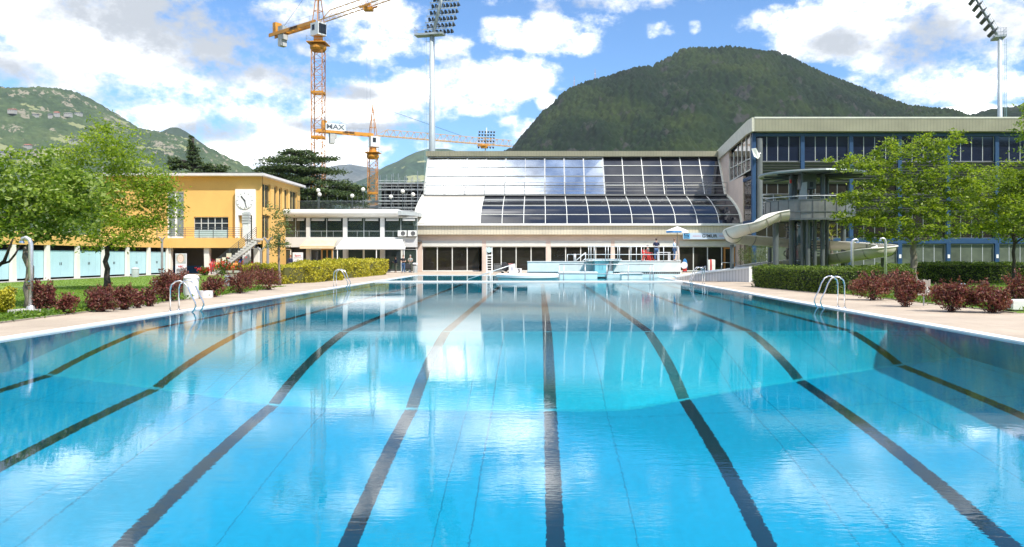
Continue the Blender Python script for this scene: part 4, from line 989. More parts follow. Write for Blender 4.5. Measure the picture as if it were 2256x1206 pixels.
def hill(name, sil, D, front, back, mt, nx=420, ny=150, crown=9.0, gully=60, tree_h=6.0, gscale=None, curve=1.3, foot=0):
    """a ridge whose crest stands at distance D; its flank comes down to the valley floor `front` metres nearer"""
    xs = np.linspace(X(sil[0][0], D), X(sil[-1][0], D), nx); Hs = np.array([max(Z(interp(sil, x*F/D+CX), D), 2) for x in xs])
    k = np.ones(7)/7; Hs = np.convolve(np.pad(Hs, 3, 'edge'), k, 'valid') * .5 + Hs*.5
    t = np.concatenate([np.linspace(-1, 0, int(ny*.8)), np.linspace(0, 1, ny-int(ny*.8)+1)[1:]])
    Tx, T = np.meshgrid(xs, t); Hm = np.tile(Hs, (len(t),1)); gs = gscale or front/4
    Y = np.where(T < 0, D + T*front, D + T*back); prof = np.where(T < 0, 1-np.abs(T)**curve, 1-np.abs(T)**1.6)
    w_ = np.clip(np.abs(T)*3, 0, 1)*np.clip((1-np.abs(T))*2.2, 0, 1)
    g = (np.abs(fbm(Tx/gs, Y/gs*.45, 5)-.5)*2 - .4)
    z = Hm*prof + g*gully*w_*(Hm/max(Hs)) + foot*np.clip(1+T, 0, 1)
    if crown: z = z + np.clip(1-worley(Tx/crown, Y/crown)*1.25, 0, 1)*tree_h*np.clip(.35+1.5*fbm(Tx/90, Y/90, 3, 9), 0, 1)
    z = np.where(np.abs(T) > .995, -10, z)
    v = np.stack([Tx, Y, z], -1).reshape(-1,3); n_, m_ = z.shape; ii = np.arange(n_*m_).reshape(n_, m_)
    f = np.stack([ii[:-1,:-1], ii[:-1,1:], ii[1:,1:], ii[1:,:-1]], -1).reshape(-1,4)
    o = np_mesh(name, v, f, mt, smooth=False); return tag(o, kind='structure')
def hill_mat(name, dark, mid, light, rock, rockamt, s, meadow=None):
    m, nt, b = new_mat(name); g = nt.nodes.new('ShaderNodeNewGeometry'); pos = g.outputs['Position']
    n1 = noise_tex(nt, s, 6, .62, pos); n2 = noise_tex(nt, s*14, 4, .7, pos); n3 = noise_tex(nt, s*3.2, 6, .7, pos, (1,1,.35))
    c = ramp(nt, n1, [(.32, dark), (.5, mid), (.68, light)])
    c = mixc(nt, 1.0, c, ramp(nt, n2, [(.3, (.60,.62,.60)), (.72, (1.35,1.32,1.2))]), 'MULTIPLY')
    sp = nd(nt, 'ShaderNodeSeparateXYZ'); nt.links.new(g.outputs['True Normal'], sp.inputs[0])
    if rockamt:
        k = mathn(nt, 'MULTIPLY', mathn(nt, 'LESS_THAN', sp.outputs[2], .72), mathn(nt, 'GREATER_THAN', n3, 1-rockamt)); c = mixc(nt, k, c, rock)
    if meadow:
        pp = nd(nt, 'ShaderNodeSeparateXYZ'); nt.links.new(pos, pp.inputs[0])
        nm = noise_tex(nt, s*2.2, 4, .6, pos, (1,1,2.5)); 
        (z0, z1), col, th = meadow; k = mathn(nt, 'MULTIPLY', mathn(nt, 'GREATER_THAN', pp.outputs[2], z0), mathn(nt, 'LESS_THAN', pp.outputs[2], z1))
        k = mathn(nt, 'MULTIPLY', k, mathn(nt, 'GREATER_THAN', nm, th)); c = mixc(nt, k, c, col)
    nt.links.new(c, b.inputs['Base Color']); b.inputs['Roughness'].default_value = .95; b.inputs['Specular IOR Level'].default_value = .1
    return m
SIL1 = [(1040,420),(1100,350),(1130,335),(1150,308),(1170,284),(1195,253),(1212,243),(1238,214),(1260,202),(1290,189),(1330,178),(1375,161),(1400,156),(1430,155),(1465,139),(1482,128),(1500,117),(1530,115),(1560,117),(1600,112),(1640,114),(1680,119),(1710,123),(1735,133),(1760,148),(1785,162),(1830,178),(1870,194),(1905,210),(1935,229),(1975,238),(2020,256),(2060,275),(2110,300),(2200,345),(2300,380)]
hill('hill_forested', SIL1, 1900, 900, 700, hill_mat('forest_dark', (.0035,.010,.004), (.007,.018,.005), (.024,.038,.008), (.03,.031,.027), .40, .0055), nx=760, ny=280, crown=13, gully=130, tree_h=15)
SIL2 = [(-320,260),(-200,225),(-60,190),(0,197),(30,203),(70,207),(100,207),(130,203),(160,206),(200,224),(235,246),(270,264),(300,285),(340,292),(380,300),(420,313),(470,335),(500,350),(545,372),(600,400),(680,440),(760,480)]
hill('hill_village', SIL2, 2600, 1500, 900, hill_mat('forest_pale', (.030,.052,.026), (.050,.078,.034), (.085,.11,.048), (.2,.18,.13), .42, .004, ((120,470),(.19,.20,.095),.60)), nx=460, ny=200, crown=15, gully=110, tree_h=13)
hill('hill_cone', [(300,330),(345,296),(375,281),(392,281),(410,290),(440,312),(480,340)], 3600, 500, 500, hill_mat('forest_far', (.02,.035,.025), (.03,.05,.03), (.05,.07,.035), (.1,.1,.1), 0, .004), nx=90, ny=50, crown=0, gully=25)
hill('mountain_meadow', [(600,430),(740,420),(780,405),(835,380),(850,368),(880,355),(895,346),(920,335),(945,328),(985,328),(1015,336),(1060,345),(1110,350),(1200,370),(1300,420)], 4000, 1400, 900, hill_mat('forest_blue', (.022,.045,.035), (.035,.065,.045), (.06,.09,.05), (.2,.2,.18), .36, .0022, ((250,490),(.22,.23,.12),.62)), nx=260, ny=110, crown=0, gully=150)
hill('mountain_snowy', [(560,400),(640,385),(700,378),(740,364),(770,362),(800,367),(830,372),(870,376),(920,395),(990,430)], 5600, 1300, 400, hill_mat('rock_blue', (.06,.08,.09), (.12,.13,.13), (.3,.3,.29), (.55,.55,.55), .45, .0024), nx=160, ny=80, crown=0, gully=210)
hill('hill_ridge', [(2060,310),(2120,262),(2145,257),(2180,247),(2205,244),(2256,236),(2330,215),(2450,250),(2600,330)], 1700, 600, 500, hill_mat('forest_dark', (.010,.022,.009), (.017,.034,.012), (.032,.054,.016), (.075,.068,.055), .36, .006) if False else bpy.data.materials['forest_dark'], nx=150, ny=70, crown=9, gully=40, tree_h=9)
# village houses and antenna masts on the hills
dg = bpy.context.evaluated_depsgraph_get()
def on_hill(nm, px, py):
    o = bpy.data.objects[nm]; me = o.data; n = len(me.vertices); co = np.empty(n*3, np.float32); me.vertices.foreach_get('co', co); co = co.reshape(-1,3)
    sx_ = co[:,0]/co[:,1]*F+CX; sy_ = CY-(co[:,2]-H)/co[:,1]*F; k = np.argsort((sx_-px)**2+(sy_-py)**2)[:6]; k = k[np.argmin(co[k,1])]; return co[k]
HW = mat('house_white', (.36,.34,.30), .8); HRED = mat('house_roof', (.36,.10,.06), .8); HDK = mat('house_roof_dark', (.08,.085,.10), .7)
for (px,py,w_,d_h,h_,rf,lb) in ((32,249,26,14,9,HRED,'long pale farmhouse with red roof, leftmost on the hillside shelf'),(84,254,18,12,8,HDK,'pale house with dark roof on the hillside shelf'),(112,256,12,10,10,HDK,'narrow pale house standing just left of the bright red roof'),(128,254,16,12,12,HRED,'white house with bright red roof on the hillside shelf'),(154,254,26,14,8,HW,'long white house with pale roof on the hillside shelf'),(178,254,24,14,8,HDK,'house with dark slate roof, rightmost on the hillside shelf'),(165,316,20,14,11,HDK,'white house with dark roof low on the hillside above the ash tree'),(66,326,18,14,9,HRED,'white house with red roof beside the vineyard field'),(18,344,44,16,10,HDK,'long dark roofed house at the foot of the hill')):
    w_ *= .75; h_ *= .8; p = on_hill('hill_village', px, py); x,y,z = p[0], p[1]-8, p[2]+2
    o = thing('house', (x,y,z), lb, 'house', 'houses on the hillside'); MB().box(x-w_/2,x+w_/2,y-d_h/2,y+d_h/2,z-8,z+h_*.6).build('wall', HW, o)
    m = MB(); m.prism([(x-w_/2-1,y-d_h/2-1,z+h_*.6),(x-w_/2-1,y+d_h/2+1,z+h_*.6),(x-w_/2-1,y,z+h_)], (w_+2,0,0)); m.build('roof', rf, o)
    m = MB()
    for k in range(3): xx = x-w_/2+w_*(k+.5)/3; m.box(xx-.8,xx+.8,y-d_h/2-.05,y-d_h/2+.1,z+h_*.1,z+h_*.42)
    m.build('window', GLD, o)
for (px, pt, pb, lb) in ((1265,168,205,'thin lattice antenna on the left shoulder of the dark hill'),(1311,152,186,'thin lattice antenna nearer the top of the dark hill')):
    o = thing('antenna_mast', (X(px,1880),1880,Z(pb,1880)), lb, 'antenna', 'antennas on the hill'); x = X(px,1880); z0, z1 = Z(pb,1880)-6, Z(pt,1880)
    MB().tube([(x-1.0,1880,z0),(x,1880,z1)], [.45,.3], 5).tube([(x+1.0,1880,z0),(x,1880,z1)], [.45,.2], 5).build('mast', CRR, o); MB().tube([(x-2,1880,z1-12),(x+2,1880,z1-12)],.4,5).build('dish_arm', WHITE, o)
# ---- pool ladders ---------------------------------------------------------------------------------------
def ladder(y, side, hgt, lb):
    """side=-1: left edge, +1: right edge; two looping rails, treads under water"""
    xe = PX0 if side < 0 else PX1; k = -side      # k points to the water
    o = thing('pool_ladder', (xe, y, 0), lb, 'ladder', 'pool ladders')
    prof = [(-.42,.02),(-.42,hgt*.72),(-.38,hgt*.88),(-.26,hgt*.98),(-.12,hgt),(.02,hgt*.93),(.12,hgt*.78),(.22,hgt*.52),(.33,hgt*.32),(.36,hgt*.20),(.30,.06),(.20,-.05),(.16,-.2),(.16,-1.3)]
    for dy in (-.27,.27):
        MB().tube([(xe+k*a, y+dy, z) for a, z in prof], .024, 8).build('rail', CHROME, o, smooth=True)
        MB().lathe([(.07,0),(.06,.03),(.03,.05)], (xe-k*.42, y+dy, .0), 12).build('foot_plate', CHROME, o)
    for z in (-.3,-.6,-.9,-1.2): MB().box(xe+k*.16-.06, xe+k*.16+.06, y-.25, y+.25, z-.02, z+.02).build('tread', CHROME, o)
ladder(22.9, -1, .95, 'bent steel pool ladder in front of the white cylinder bin on the left edge')
ladder(40.9, -1, .98, 'bent steel pool ladder on the left edge by the yellow hedge')
ladder(24.3, 1, 1.05, 'bent steel pool ladder nearest on the right edge, before the red bushes')
ladder(44.7, 1, 1.05, 'bent steel pool ladder far down the right edge, before the white ramp')
# ---- showers ------------------------------------------------------------------------------------------------
SHW = mat('shower_steel', (.55,.54,.55), .3, metal=.55, var=.12, scale=4)
def shower(px, d, hgt, side, lb, blk=True):
    x = X(px,d); o = thing('outdoor_shower', (x,d,0), lb, 'shower', 'outdoor showers'); k = side
    MB().tube([(x,d,.1),(x,d,hgt-.18),(x+k*.04,d-.0,hgt-.06),(x+k*.14,d,hgt),(x+k*.24,d,hgt-.03),(x+k*.27,d,hgt-.12)], [.068,.064,.062,.06,.057,.052], 10).build('post', SHW, o, smooth=True)
    MB().lathe([(.06,0),(.075,-.05),(.07,-.07)], (x+k*.27,d,hgt-.10), 12).build('shower_head', CHROME, o)
    MB().lathe([(.13,0),(.11,.06),(.09,.1)], (x,d,.0 if not blk else .14), 12).build('flange', SHW, o)
    if blk: MB().box(x-.45,x+.45,d-.35,d+.35,0,.14).build('base_slab', mat('slab_grey', (.38,.36,.33), .85), o, bevel=.02)
    MB().tube([(x,d-.08,.95),(x,d-.16,.95)],.035,8).build('push_button', CHROME, o)
shower(68, 22.0, 2.25, -1, 'steel shower post on a grey slab at the left deck edge')
shower(1951, 38.0, 2.62, -1, 'steel shower post rising behind the red bushes on the right, nearer the cherry trunk', False)
shower(1877, 34.5, 2.48, 1, 'steel shower post just past the end of the clipped green hedge', False)
for px, pt, d, lb in ((357, 522, 62, 'slim grey post with a forked top standing on the lawn before the cabins'), (590, 523, 47, 'slim grey post with a forked top beside the young tree'), (575, 545, 58, 'short grey lamp post beside the stair foot')):
    x = X(px,d); z = Z(pt,d); o = thing('garden_post', (x,d,0), lb, 'post', 'slim posts on the left lawn'); PG = mat('post_grey', (.25,.23,.23), .8, var=.2)
    MB().tube([(x,d,0),(x,d,z-.3)], [.10,.085], 8).build('post', PG, o)
    for s_ in (-1,1): MB().tube([(x,d,z-.35),(x+s_*.12,d,z-.15),(x+s_*.26,d,z)], [.08,.06,.045], 7).build('fork', PG, o)
# ---- white bin and tub on the left deck ------------------------------------------------------------------------
d = 29.8; x = X(421,d); PLW = mat('plastic_white', (.74,.73,.73), .4, var=.04, scale=3)
o = thing('storage_bin', (x,d,0), 'tall white cylinder bin with domed lid on the left deck', 'bin')
MB().lathe([(.27,0),(.28,.03),(.285,.80),(.285,.82)], (x,d,0), 28).build('body', PLW, o, smooth='auto'); MB().lathe([(.30,.82),(.30,.86),(.25,.92),(.14,.965),(.02,.975)], (x,d,0), 28).build('lid', PLW, o, smooth='auto')
MB().box(x+.24,x+.32,d-.06,d+.06,.78,.84).build('latch', STEELP, o)
d = 30.4; x = X(452,d); o = thing('planter_tub', (x,d,0), 'low white round tub beside the tall white bin', 'tub')
MB().lathe([(.30,0),(.31,.02),(.30,.26),(.31,.29),(.28,.29),(.27,.25),(.02,.24)], (x,d,0), 28, 1.0, .9).build('tub_body', PLW, o, smooth='auto'); MB().lathe([(.26,.243),(.02,.26)], (x,d,0), 20, 1, .9).build('soil', mat('soil', (.35,.33,.30), .9), o)
d = 23.0; o = thing('stone_bench', (X(2262,d),d,0), 'white block bench at the right deck edge', 'bench')
MB().box(X(2220,d), X(2330,d), d-.25, d+.3, .05, .36).build('seat', mat('bench_white', (.62,.62,.60), .7, var=.1, scale=3, bump=.1), o, bevel=.025); MB().box(X(2228,d), X(2322,d), d-.18, d+.23, 0, .05).build('plinth', mat('slab_grey', (.38,.36,.33)), o)
# ---- bollard lamps -----------------------------------------------------------------------------------------------
for px, pt, pb, lb in ((344,617,648,'grey bollard lamp behind the red bushes left of the white bin'),(501,607,632,'grey bollard lamp beside the slatted wooden bin'),(577,601,622,'grey bollard lamp before the yellow hedge, under the post'),(2212,590,619,'grey bollard lamp before the long green hedge'),(2121,624,660,'grey round topped bollard lamp behind the red bush')):
    d = GD(pb); x = X(px,d); h_ = Z(pt,d); o = thing('bollard_lamp', (x,d,0), lb, 'lamp', 'bollard lamps'); r = 6.2*d/F
    MB().lathe([(r,0),(r,h_*.72)], (x,d,0), 16).build('post', mat('bollard_grey', (.30,.33,.37), .5, var=.08), o, smooth='auto'); MB().lathe([(r*.8,h_*.72),(r*.8,h_*.84)], (x,d,0), 16).build('lens', mat('lens_cream', (.55,.50,.36), .3), o)
    MB().lathe([(r*1.05,h_*.84),(r*1.1,h_*.88),(r*.85,h_*.96),(r*.1,h_)], (x,d,0), 16).build('cap', mat('bollard_cap', (.22,.26,.31), .4), o, smooth='auto')
d = GD(628); x0, x1 = X(504,d), X(527,d); o = thing('litter_bin', ((x0+x1)/2,d,0), 'weathered wooden slatted bin with stone lid behind the red bushes', 'bin'); WOODG = mat('weathered_wood', (.36,.31,.26), .85, var=.3, scale=5, stretch=(3,3,.4))
for k in range(5): xx = x0+(x1-x0)*k/5; MB().box(xx+.01, xx+(x1-x0)/5-.015, d-.3, d-.25, .05, .72).build('slat', WOODG, o)
MB().box(x0,x1,d-.25,d+.28,.03,.70).build('liner', mat('bin_dark', (.10,.09,.08), .9), o); MB().box(x0-.03,x1+.03,d-.34,d+.32,.73,.84).build('lid', mat('stone_cream', (.45,.42,.36), .9), o)
d = GD(674); x = X(2035,d); o = thing('timber_notice', (x,d,0), 'weathered timber notice panel on a thin post among the red bushes', 'sign')
MB().tube([(x,d,0),(x,d,.5)], .025, 8).build('post', STEEL, o)
m_ = MB()
for k in range(7): xx = X(2021,d)+(X(2049,d)-X(2021,d))*k/7; m_.box(xx+.004, xx+(X(2049,d)-X(2021,d))/7, d-.03, d+.02, .36, Z(616,d)-(k%3)*.015)
m_.build('panel', WOODG, o); MB().box(X(2040,d), X(2046,d), d-.05, d-.032, Z(644,d), Z(632,d)).build('paper', mat('paper_pale', (.60,.60,.55), .7), o)
d = GD(619); x = X(2149,d); o = thing('marker_cone', (x,d,0), 'small red and white striped cone on the right lawn', 'cone'); m_ = MB()
MB().box(x-.15,x+.15,d-.15,d+.15,0,.04).lathe([(.12,.04),(.03,.5)], (x,d,0), 12).build('cone_body', mat('cone_white', (.75,.72,.70), .5), o)
for z in (.14,.32): MB().lathe([(.125-.2*z+.006,z),(.125-.2*(z+.09)+.006,z+.09)], (x,d,0), 12).build('red_band', mat('red_paint', (.50,.03,.02), .5), o)
# ---- poster stands ---------------------------------------------------------------------------------------------------
def poster(px0, px1, pt, pb, d, lb, kind):
    x0, x1, z0, z1 = X(px0,d), X(px1,d), max(.02, Z(pb,d)), Z(pt,d); xc = (x0+x1)/2; w_ = x1-x0; h_ = z1-z0
    o = thing('poster_stand', (xc,d,0), lb, 'poster'); MB().box(x0,x1,d-.04,d+.04,z0,z1).build('board', mat('poster_white', (.74,.74,.74), .5, var=.02), o)
    MB().box(x0-.04,x1+.04,d-.2,d+.25,0,z0+.06).build('foot', STEELP, o); y = d-.045
    RD = mat('print_red', (.52,.03,.04), .6); BK = mat('print_black', (.03,.03,.03), .6)
    if kind == 0:
        MB().box(x0+.04,x1-.04,y-.006,y,z0+h_*.52,z1-.05).build('photo_ground', mat('print_grey', (.42,.44,.42), .6, var=.2), o)
        c = Vector((xc-.03,0,z0+h_*.77)); m = MB(); m.prism([(c.x+.34*w_*math.cos(t), y-.010, c.z+.37*w_*math.sin(t)*1.15) for t in np.linspace(0, 2*math.pi, 22)[:-1]], (0,.004,0)); m.build('portrait_hair', mat('print_hair', (.46,.36,.26), .7), o)
        m = MB(); m.prism([(c.x+.25*w_*math.cos(t), y-.015, c.z-.03+.29*w_*math.sin(t)*1.15) for t in np.linspace(0, 2*math.pi, 22)[:-1]], (0,.004,0)); m.build('portrait_face', mat('print_skin', (.72,.53,.44), .6), o)
        m = MB()
        for s_ in (-.09,.09): m.box(c.x+s_*w_-.03,c.x+s_*w_+.03,y-.018,y-.016,c.z+.02,c.z+.045)
        m.box(c.x-.05,c.x+.05,y-.018,y-.016,c.z-.17*w_-.03,c.z-.17*w_); m.build('portrait_features', mat('print_lips', (.30,.10,.08), .6), o)
        text_obj('NBC', h_*.13, RD, o, (xc,y-.008,z0+h_*.38), (R(90),0,0), .003)
        m = MB()
        for k, q in enumerate((.26,.22,.18,.14,.08,.05)): m.box(x0+.08,x1-.08-(k%3)*.1,y-.006,y-.001,z0+h_*q,z0+h_*(q+.022))
        m.build('text_lines', BK, o)
    else:
        text_obj('Sport', h_*.15, RD, o, (xc,y-.008,z0+h_*.82), (R(90),0,0), .003)
        MB().box(x0+.1,x1-.1,y-.006,y-.001,z0+h_*.69,z0+h_*.705).build('rule', BK, o)
        for k in range(4): xx = x0+w_*(.16+.2*k); MB().prism([(xx,y-.008,z0+h_*.4),(xx+.08,y-.008,z0+h_*.4),(xx+.11,y-.008,z0+h_*.47),(xx+.05,y-.008,z0+h_*.52),(xx-.02,y-.008,z0+h_*.46)], (0,.004,0)).build('red_motif', RD, o)
        m = MB()
        for k, q in enumerate((.28,.22,.16,.1)): m.box(x0+.08,x1-.1-(k%2)*.15,y-.006,y-.001,z0+h_*q,z0+h_*(q+.035))
        m.build('text_lines', mat('print_pink', (.55,.22,.2), .6), o)
poster(387, 411, 559, 606, 68.2, 'tall poster board with a smiling portrait above a red logo', 0)
poster(645, 667.5, 556.5, 596, 78.0, 'tall white and red advertising board in the dark entrance', 1)
# ---- toy tunnel -------------------------------------------------------------------------------------------------------
d = 71.6; o = thing('play_tunnel', (X(495,d),d,0), 'striped orange, red and blue play tunnel under the outside stair', 'toy tunnel')
for a_, b_, c_, r in ((463,469,(.03,.05,.35),.72),(469,480,(.50,.03,.03),.70),(480,505,(.62,.24,.02),.68),(505,530,(.62,.24,.02),.68),(530,537,(.03,.05,.35),.72)):
    xa, xb = X(a_,d), X(b_,d); n = max(2, int((xb-xa)/.18)); pts = [(xa+(xb-xa)*i/(2*n),d,.72) for i in range(2*n+1)]
    MB().tube(pts, [r*(1 if i%2 else .93) for i in range(2*n+1)], 18, caps=False).build('tunnel_ring', mat('toy_%d' % int(c_[0]*100+c_[2]*10), c_, .5), o)
# ---- islands, platform and rails of the play pool ------------------------------------------------------------------------
ISL = mat('pool_shell_white', (.72,.74,.72), .5, var=.06, scale=1.2); PALE = mat('pool_shell_blue', (.52,.69,.72), .45, var=.08, scale=.8); TQ = mat('pool_shell_turquoise', (.22,.54,.60), .45, var=.1)
HOLE = mat('gutter_dark', (.02,.03,.035), .6)
o = thing('whirl_tub', (X(1163,54),54,0), 'low round white whirlpool tub in the play pool', 'pool tub'); c = (X(1163,54.6),54.6,0)
MB().lathe([(2.1,-.5),(2.2,.12),(2.3,.16),(2.32,.36),(2.2,.42),(1.9,.42),(1.8,.34),(1.75,.1),(.1,.05)], c, 48).build('tub_body', ISL, o, smooth='auto'); m_ = MB()
m_.lathe([(2.335,.13),(2.335,.155)], c, 48); m_.build('gutter_line', HOLE, o)
def pool_wall(px0, px1, pt, pb, d, lb, base=None, holes=True, thick=1.6, slope=0):
    x0, x1, z0, z1 = X(px0,d), X(px1,d), Z(pb,d), Z(pt,d); o = thing('fountain_wall', ((x0+x1)/2,d,0), lb, 'pool wall')
    MB().prism([(x0,d,z0),(x1+slope,d,z0),(x1,d,z1),(x0,d,z1)], (0,thick,0)).build('wall_body', PALEW, o, bevel=.04)
    MB().box(x0-.03,x1+.03,d-.04,d+thick+.02,z1+.002,z1+.05).build('wall_cap', ISL, o)
    MB().box(x0-.1,x1+.1,d-.05,d+thick,-.7,z0-.16).build('plinth', PALE, o)
    m_ = MB(); n = int((x1-x0)/.16)
    for k in range(n): xx = x0+(x1-x0)*k/n; m_.box(xx,xx+.09,d-.03,d+.05,z0-.12,z0-.03)
    m_.build('gutter_holes', HOLE, o); MB().box(x0-.05,x1+.05,d+.06,d+thick-.1,z0-.158,z0-.003).build('gutter_back', ISL, o)
    return o
PALEW = mat('mosaic_pale', (.64,.71,.70), .5, var=.10, scale=1.6)
pool_wall(1162, 1310, 577.5, 600, 60, 'pale mosaic fountain wall left of the diving slab', slope=.35)
pool_wall(1350, 1500, 576.5, 600, 59.3, 'pale mosaic terrace wall carrying the table and the two standing men', thick=5.5)
o = thing('pool_bench', (X(1272,54),54,0), 'pale blue submerged bench block with white rim before the fountain wall', 'pool bench')
x0,x1 = X(1231,56),X(1316,56); MB().box(x0,x1,56,57.5,-.7,.42).build('block', PALE, o); MB().box(x0-.03,x1+.05,55.95,57.55,.423,.52).build('rim', ISL, o)
o = thing('pool_bench', (X(1393,55),55,0), 'white submerged bench block before the terrace wall', 'pool bench')
x0,x1 = X(1370,55.5),X(1416,55.5); MB().box(x0,x1,55.5,57,-.7,.36).build('block', PALEW, o); MB().box(x0-.03,x1+.03,55.45,57.05,.363,.45).build('rim', ISL, o)
o = thing('diving_slab', (X(1330,58),58,0), 'turquoise block with overhanging white slab between the two fountain walls', 'platform')
d = 58; MB().prism([(X(1311,d),d,.1),(X(1336,d),d,.1),(X(1345,d),d,Z(575.5,d)),(X(1311,d),d,Z(575.5,d))], (0,2.2,0)).build('block', TQ, o)
MB().box(X(1295,d),X(1369,d),d-.2,d+2.4,Z(575.5,d)+.002,Z(570.8,d)).build('slab', ISL, o, bevel=.03); MB().tube([(X(1337,d),d-.1,.25),(X(1343,d),d-.1,Z(576,d))],.05,6).build('strut', DARKST, o)
MB().box(X(1336,d),X(1350,d),d-.1,d+1,-.7,.55).build('step_block', PALE, o)
RAILW = mat('rail_white', (.72,.74,.74), .35, metal=.2, var=.03)
def railing(name, segs, posts, r, lb, mt, extra=()):
    p0 = segs[0][0]; o = thing(name, (p0[0],p0[1],min(q[0][2] for q in posts)), lb, 'railing')
    for s_ in segs: MB().tube(s_, r, 7).build('rail', mt, o, smooth=True)
    for q in posts: MB().tube(q, r, 7).build('post', mt, o, smooth=True)
    return o
d = 57.6; zt1, zt2, zb1 = Z(543.5,d), Z(561,d), Z(572,d)
railing('platform_railing', [[(X(1295,d),d,zt1),(X(1494,d),d,zt1)],[(X(1250,d),d,zt2),(X(1494,d),d,zt2)]], [[(X(p,d),d,zb1-.1 if p<1370 else Z(577,d)),(X(p,d),d,zt1)] for p in (1297,1302,1309,1334,1340,1361,1365,1390,1402,1413,1462,1494)]+[[(X(1250,d),d,Z(577,d)),(X(1250,d),d,zt2)]], .024, 'white double railing along the diving slab and terrace', RAILW)
railing('stair_railing', [[(X(1267,d),d,Z(576,d)),(X(1290,d),d,Z(557,d))],[(X(1283,d),d,Z(576,d)),(X(1290,d),d,Z(570,d))]], [[(X(1265,d),d,Z(577,d)),(X(1265,d),d,Z(560,d))],[(X(1268,d),d,Z(577,d)),(X(1268,d),d,Z(560,d))],[(X(1290,d),d,Z(577,d)),(X(1290,d),d,Z(557,d))]], .035, 'short sloping white handrail left of the diving slab', RAILW)
d = 50.4; railing('pool_edge_railing', [[(X(1232,d),d,Z(583,d)),(X(1440,d),d,Z(583,d))],[(X(1232,d),d,Z(604,d)),(X(1440,d),d,Z(604,d))]], [[(X(p,d),d,-.6),(X(p,d),d,Z(583,d))] for p in (1232,1242,1289,1337,1384,1432,1439)], .03, 'long thin steel railing in the water along the dividing wall', STEEL)
railing('entry_handrail', [[(X(1030,53),53,.05),(X(1134,53),53,1.15)]], [[(X(1080,53),53,-.6),(X(1080,53),53,.58)],[(X(1134,53),53,-.3),(X(1134,53),53,1.15)]], .03, 'sloping white handrail at the left end of the dividing wall', RAILW)
# white curved ramp at the right
o = thing('water_ramp', (X(1560,48),48,0), 'low white curved ramp wall with ribbed side at the right of the play pool', 'ramp')
rp_ = [(X(1490,52.5),52.5,.18,.0),(X(1520,52),52,.36,0),(X(1560,51.2),51.2,.56,0),(X(1610,50),50,.74,0),(X(1650,49),49,.9,0)]
def ribbed_mat():
    m, nt, b = new_mat('ribbed_white'); pos = nt.nodes.new('ShaderNodeNewGeometry').outputs['Position']; sp = nd(nt, 'ShaderNodeSeparateXYZ'); nt.links.new(pos, sp.inputs[0])
    g_ = mathn(nt, 'LESS_THAN', mathn(nt, 'PINGPONG', sp.outputs[0], .08), .025); nt.links.new(mixc(nt, mathn(nt, 'MULTIPLY', g_, .45), (.62,.62,.61), (.3,.3,.3)), b.inputs['Base Color']); b.inputs['Roughness'].default_value = .6; return m
RB = ribbed_mat()
for (x0,y0,h0,_),(x1,y1,h1,_2) in zip(rp_[:-1], rp_[1:]):
    MB().prism([(x0,y0,-.1),(x1,y1,-.1),(x1,y1,h1),(x0,y0,h0)], (0,.5,0)).build('ramp_side', RB, o)
    MB().prism([(x0,y0-.08,h0+.003),(x1,y1-.08,h1+.003),(x1,y1-.08,h1+.10),(x0,y0-.08,h0+.10)], (0,1.5,0)).build('ramp_top', ISL, o)
MB().box(X(1650,49)-.02, X(1654,49)+.06, 48.9, 49.6, 0, 1.02).build('end_post', ISL, o); railing('ramp_handrail', [[(X(1538,54),54,.45),(X(1554,54),54,1.0)]], [[(X(1540,54),54,-.4),(X(1540,54),54,.5)],[(X(1554,54),54,-.4),(X(1554,54),54,1.0)]], .03, 'short bent white handrail beside the ramp start', RAILW)
# ---- parasol, table, chairs on the terrace -----------------------------------------------------------------------------------
TZ = Z(576.5,59.3)+.05
d = 62; x = X(1492,d); o = thing('parasol', (x,d,TZ), 'white parasol with blue trim on the terrace edge', 'parasol'); zt_p, ze = Z(498.5,d), Z(509,d); r = 49*.5/ F*d*1.05
MB().tube([(x,d,TZ),(x,d,zt_p)], .03, 8).build('pole', mat('pole_wood', (.25,.22,.2), .5), o); n = 8; m_ = MB(); pts = [(x+r*math.cos(2*math.pi*k/n+.2), d+r*math.sin(2*math.pi*k/n+.2), ze) for k in range(n)]
for k in range(n): a_, b_ = pts[k], pts[(k+1)%n]; m_.add([(x,d,zt_p-.02),a_,b_], [(0,1,2)]); 
cn = m_.build('canopy', mat('parasol_white', (.80,.80,.80), .8, var=.03), o); md = cn.modifiers.new('t','SOLIDIFY'); md.thickness = .02
for k in range(n):
    a_, b_ = pts[k], pts[(k+1)%n]; MB().prism([(*a_[:2],ze-.17),(*b_[:2],ze-.17),(*b_[:2],ze-.005),(*a_[:2],ze-.005)], (0,.01,0)).build('valance', mat('parasol_blue', (.10,.28,.55), .8) if k in (4,5) else mat('parasol_white', (.8,.8,.8)), o)
MB().lathe([(.28,0),(.26,.08),(.05,.1)], (x,d,TZ), 16).build('base', STEELP, o)
d = 60.6; x0, x1 = X(1450,d), X(1474,d); zt_ = Z(556,d); o = thing('terrace_table', ((x0+x1)/2,d,TZ), 'white plastic table between the two standing men', 'table')
MB().box(x0-.05,x1+.05,d-.4,d+.4,zt_-.04,zt_).build('tabletop', PLW, o, bevel=.015)
for xx in (x0,x1):
    for yy in (-.34,.34): MB().tube([(xx,d+yy,TZ),(xx,d+yy,zt_-.04)], .035, 7).build('leg', PLW, o)
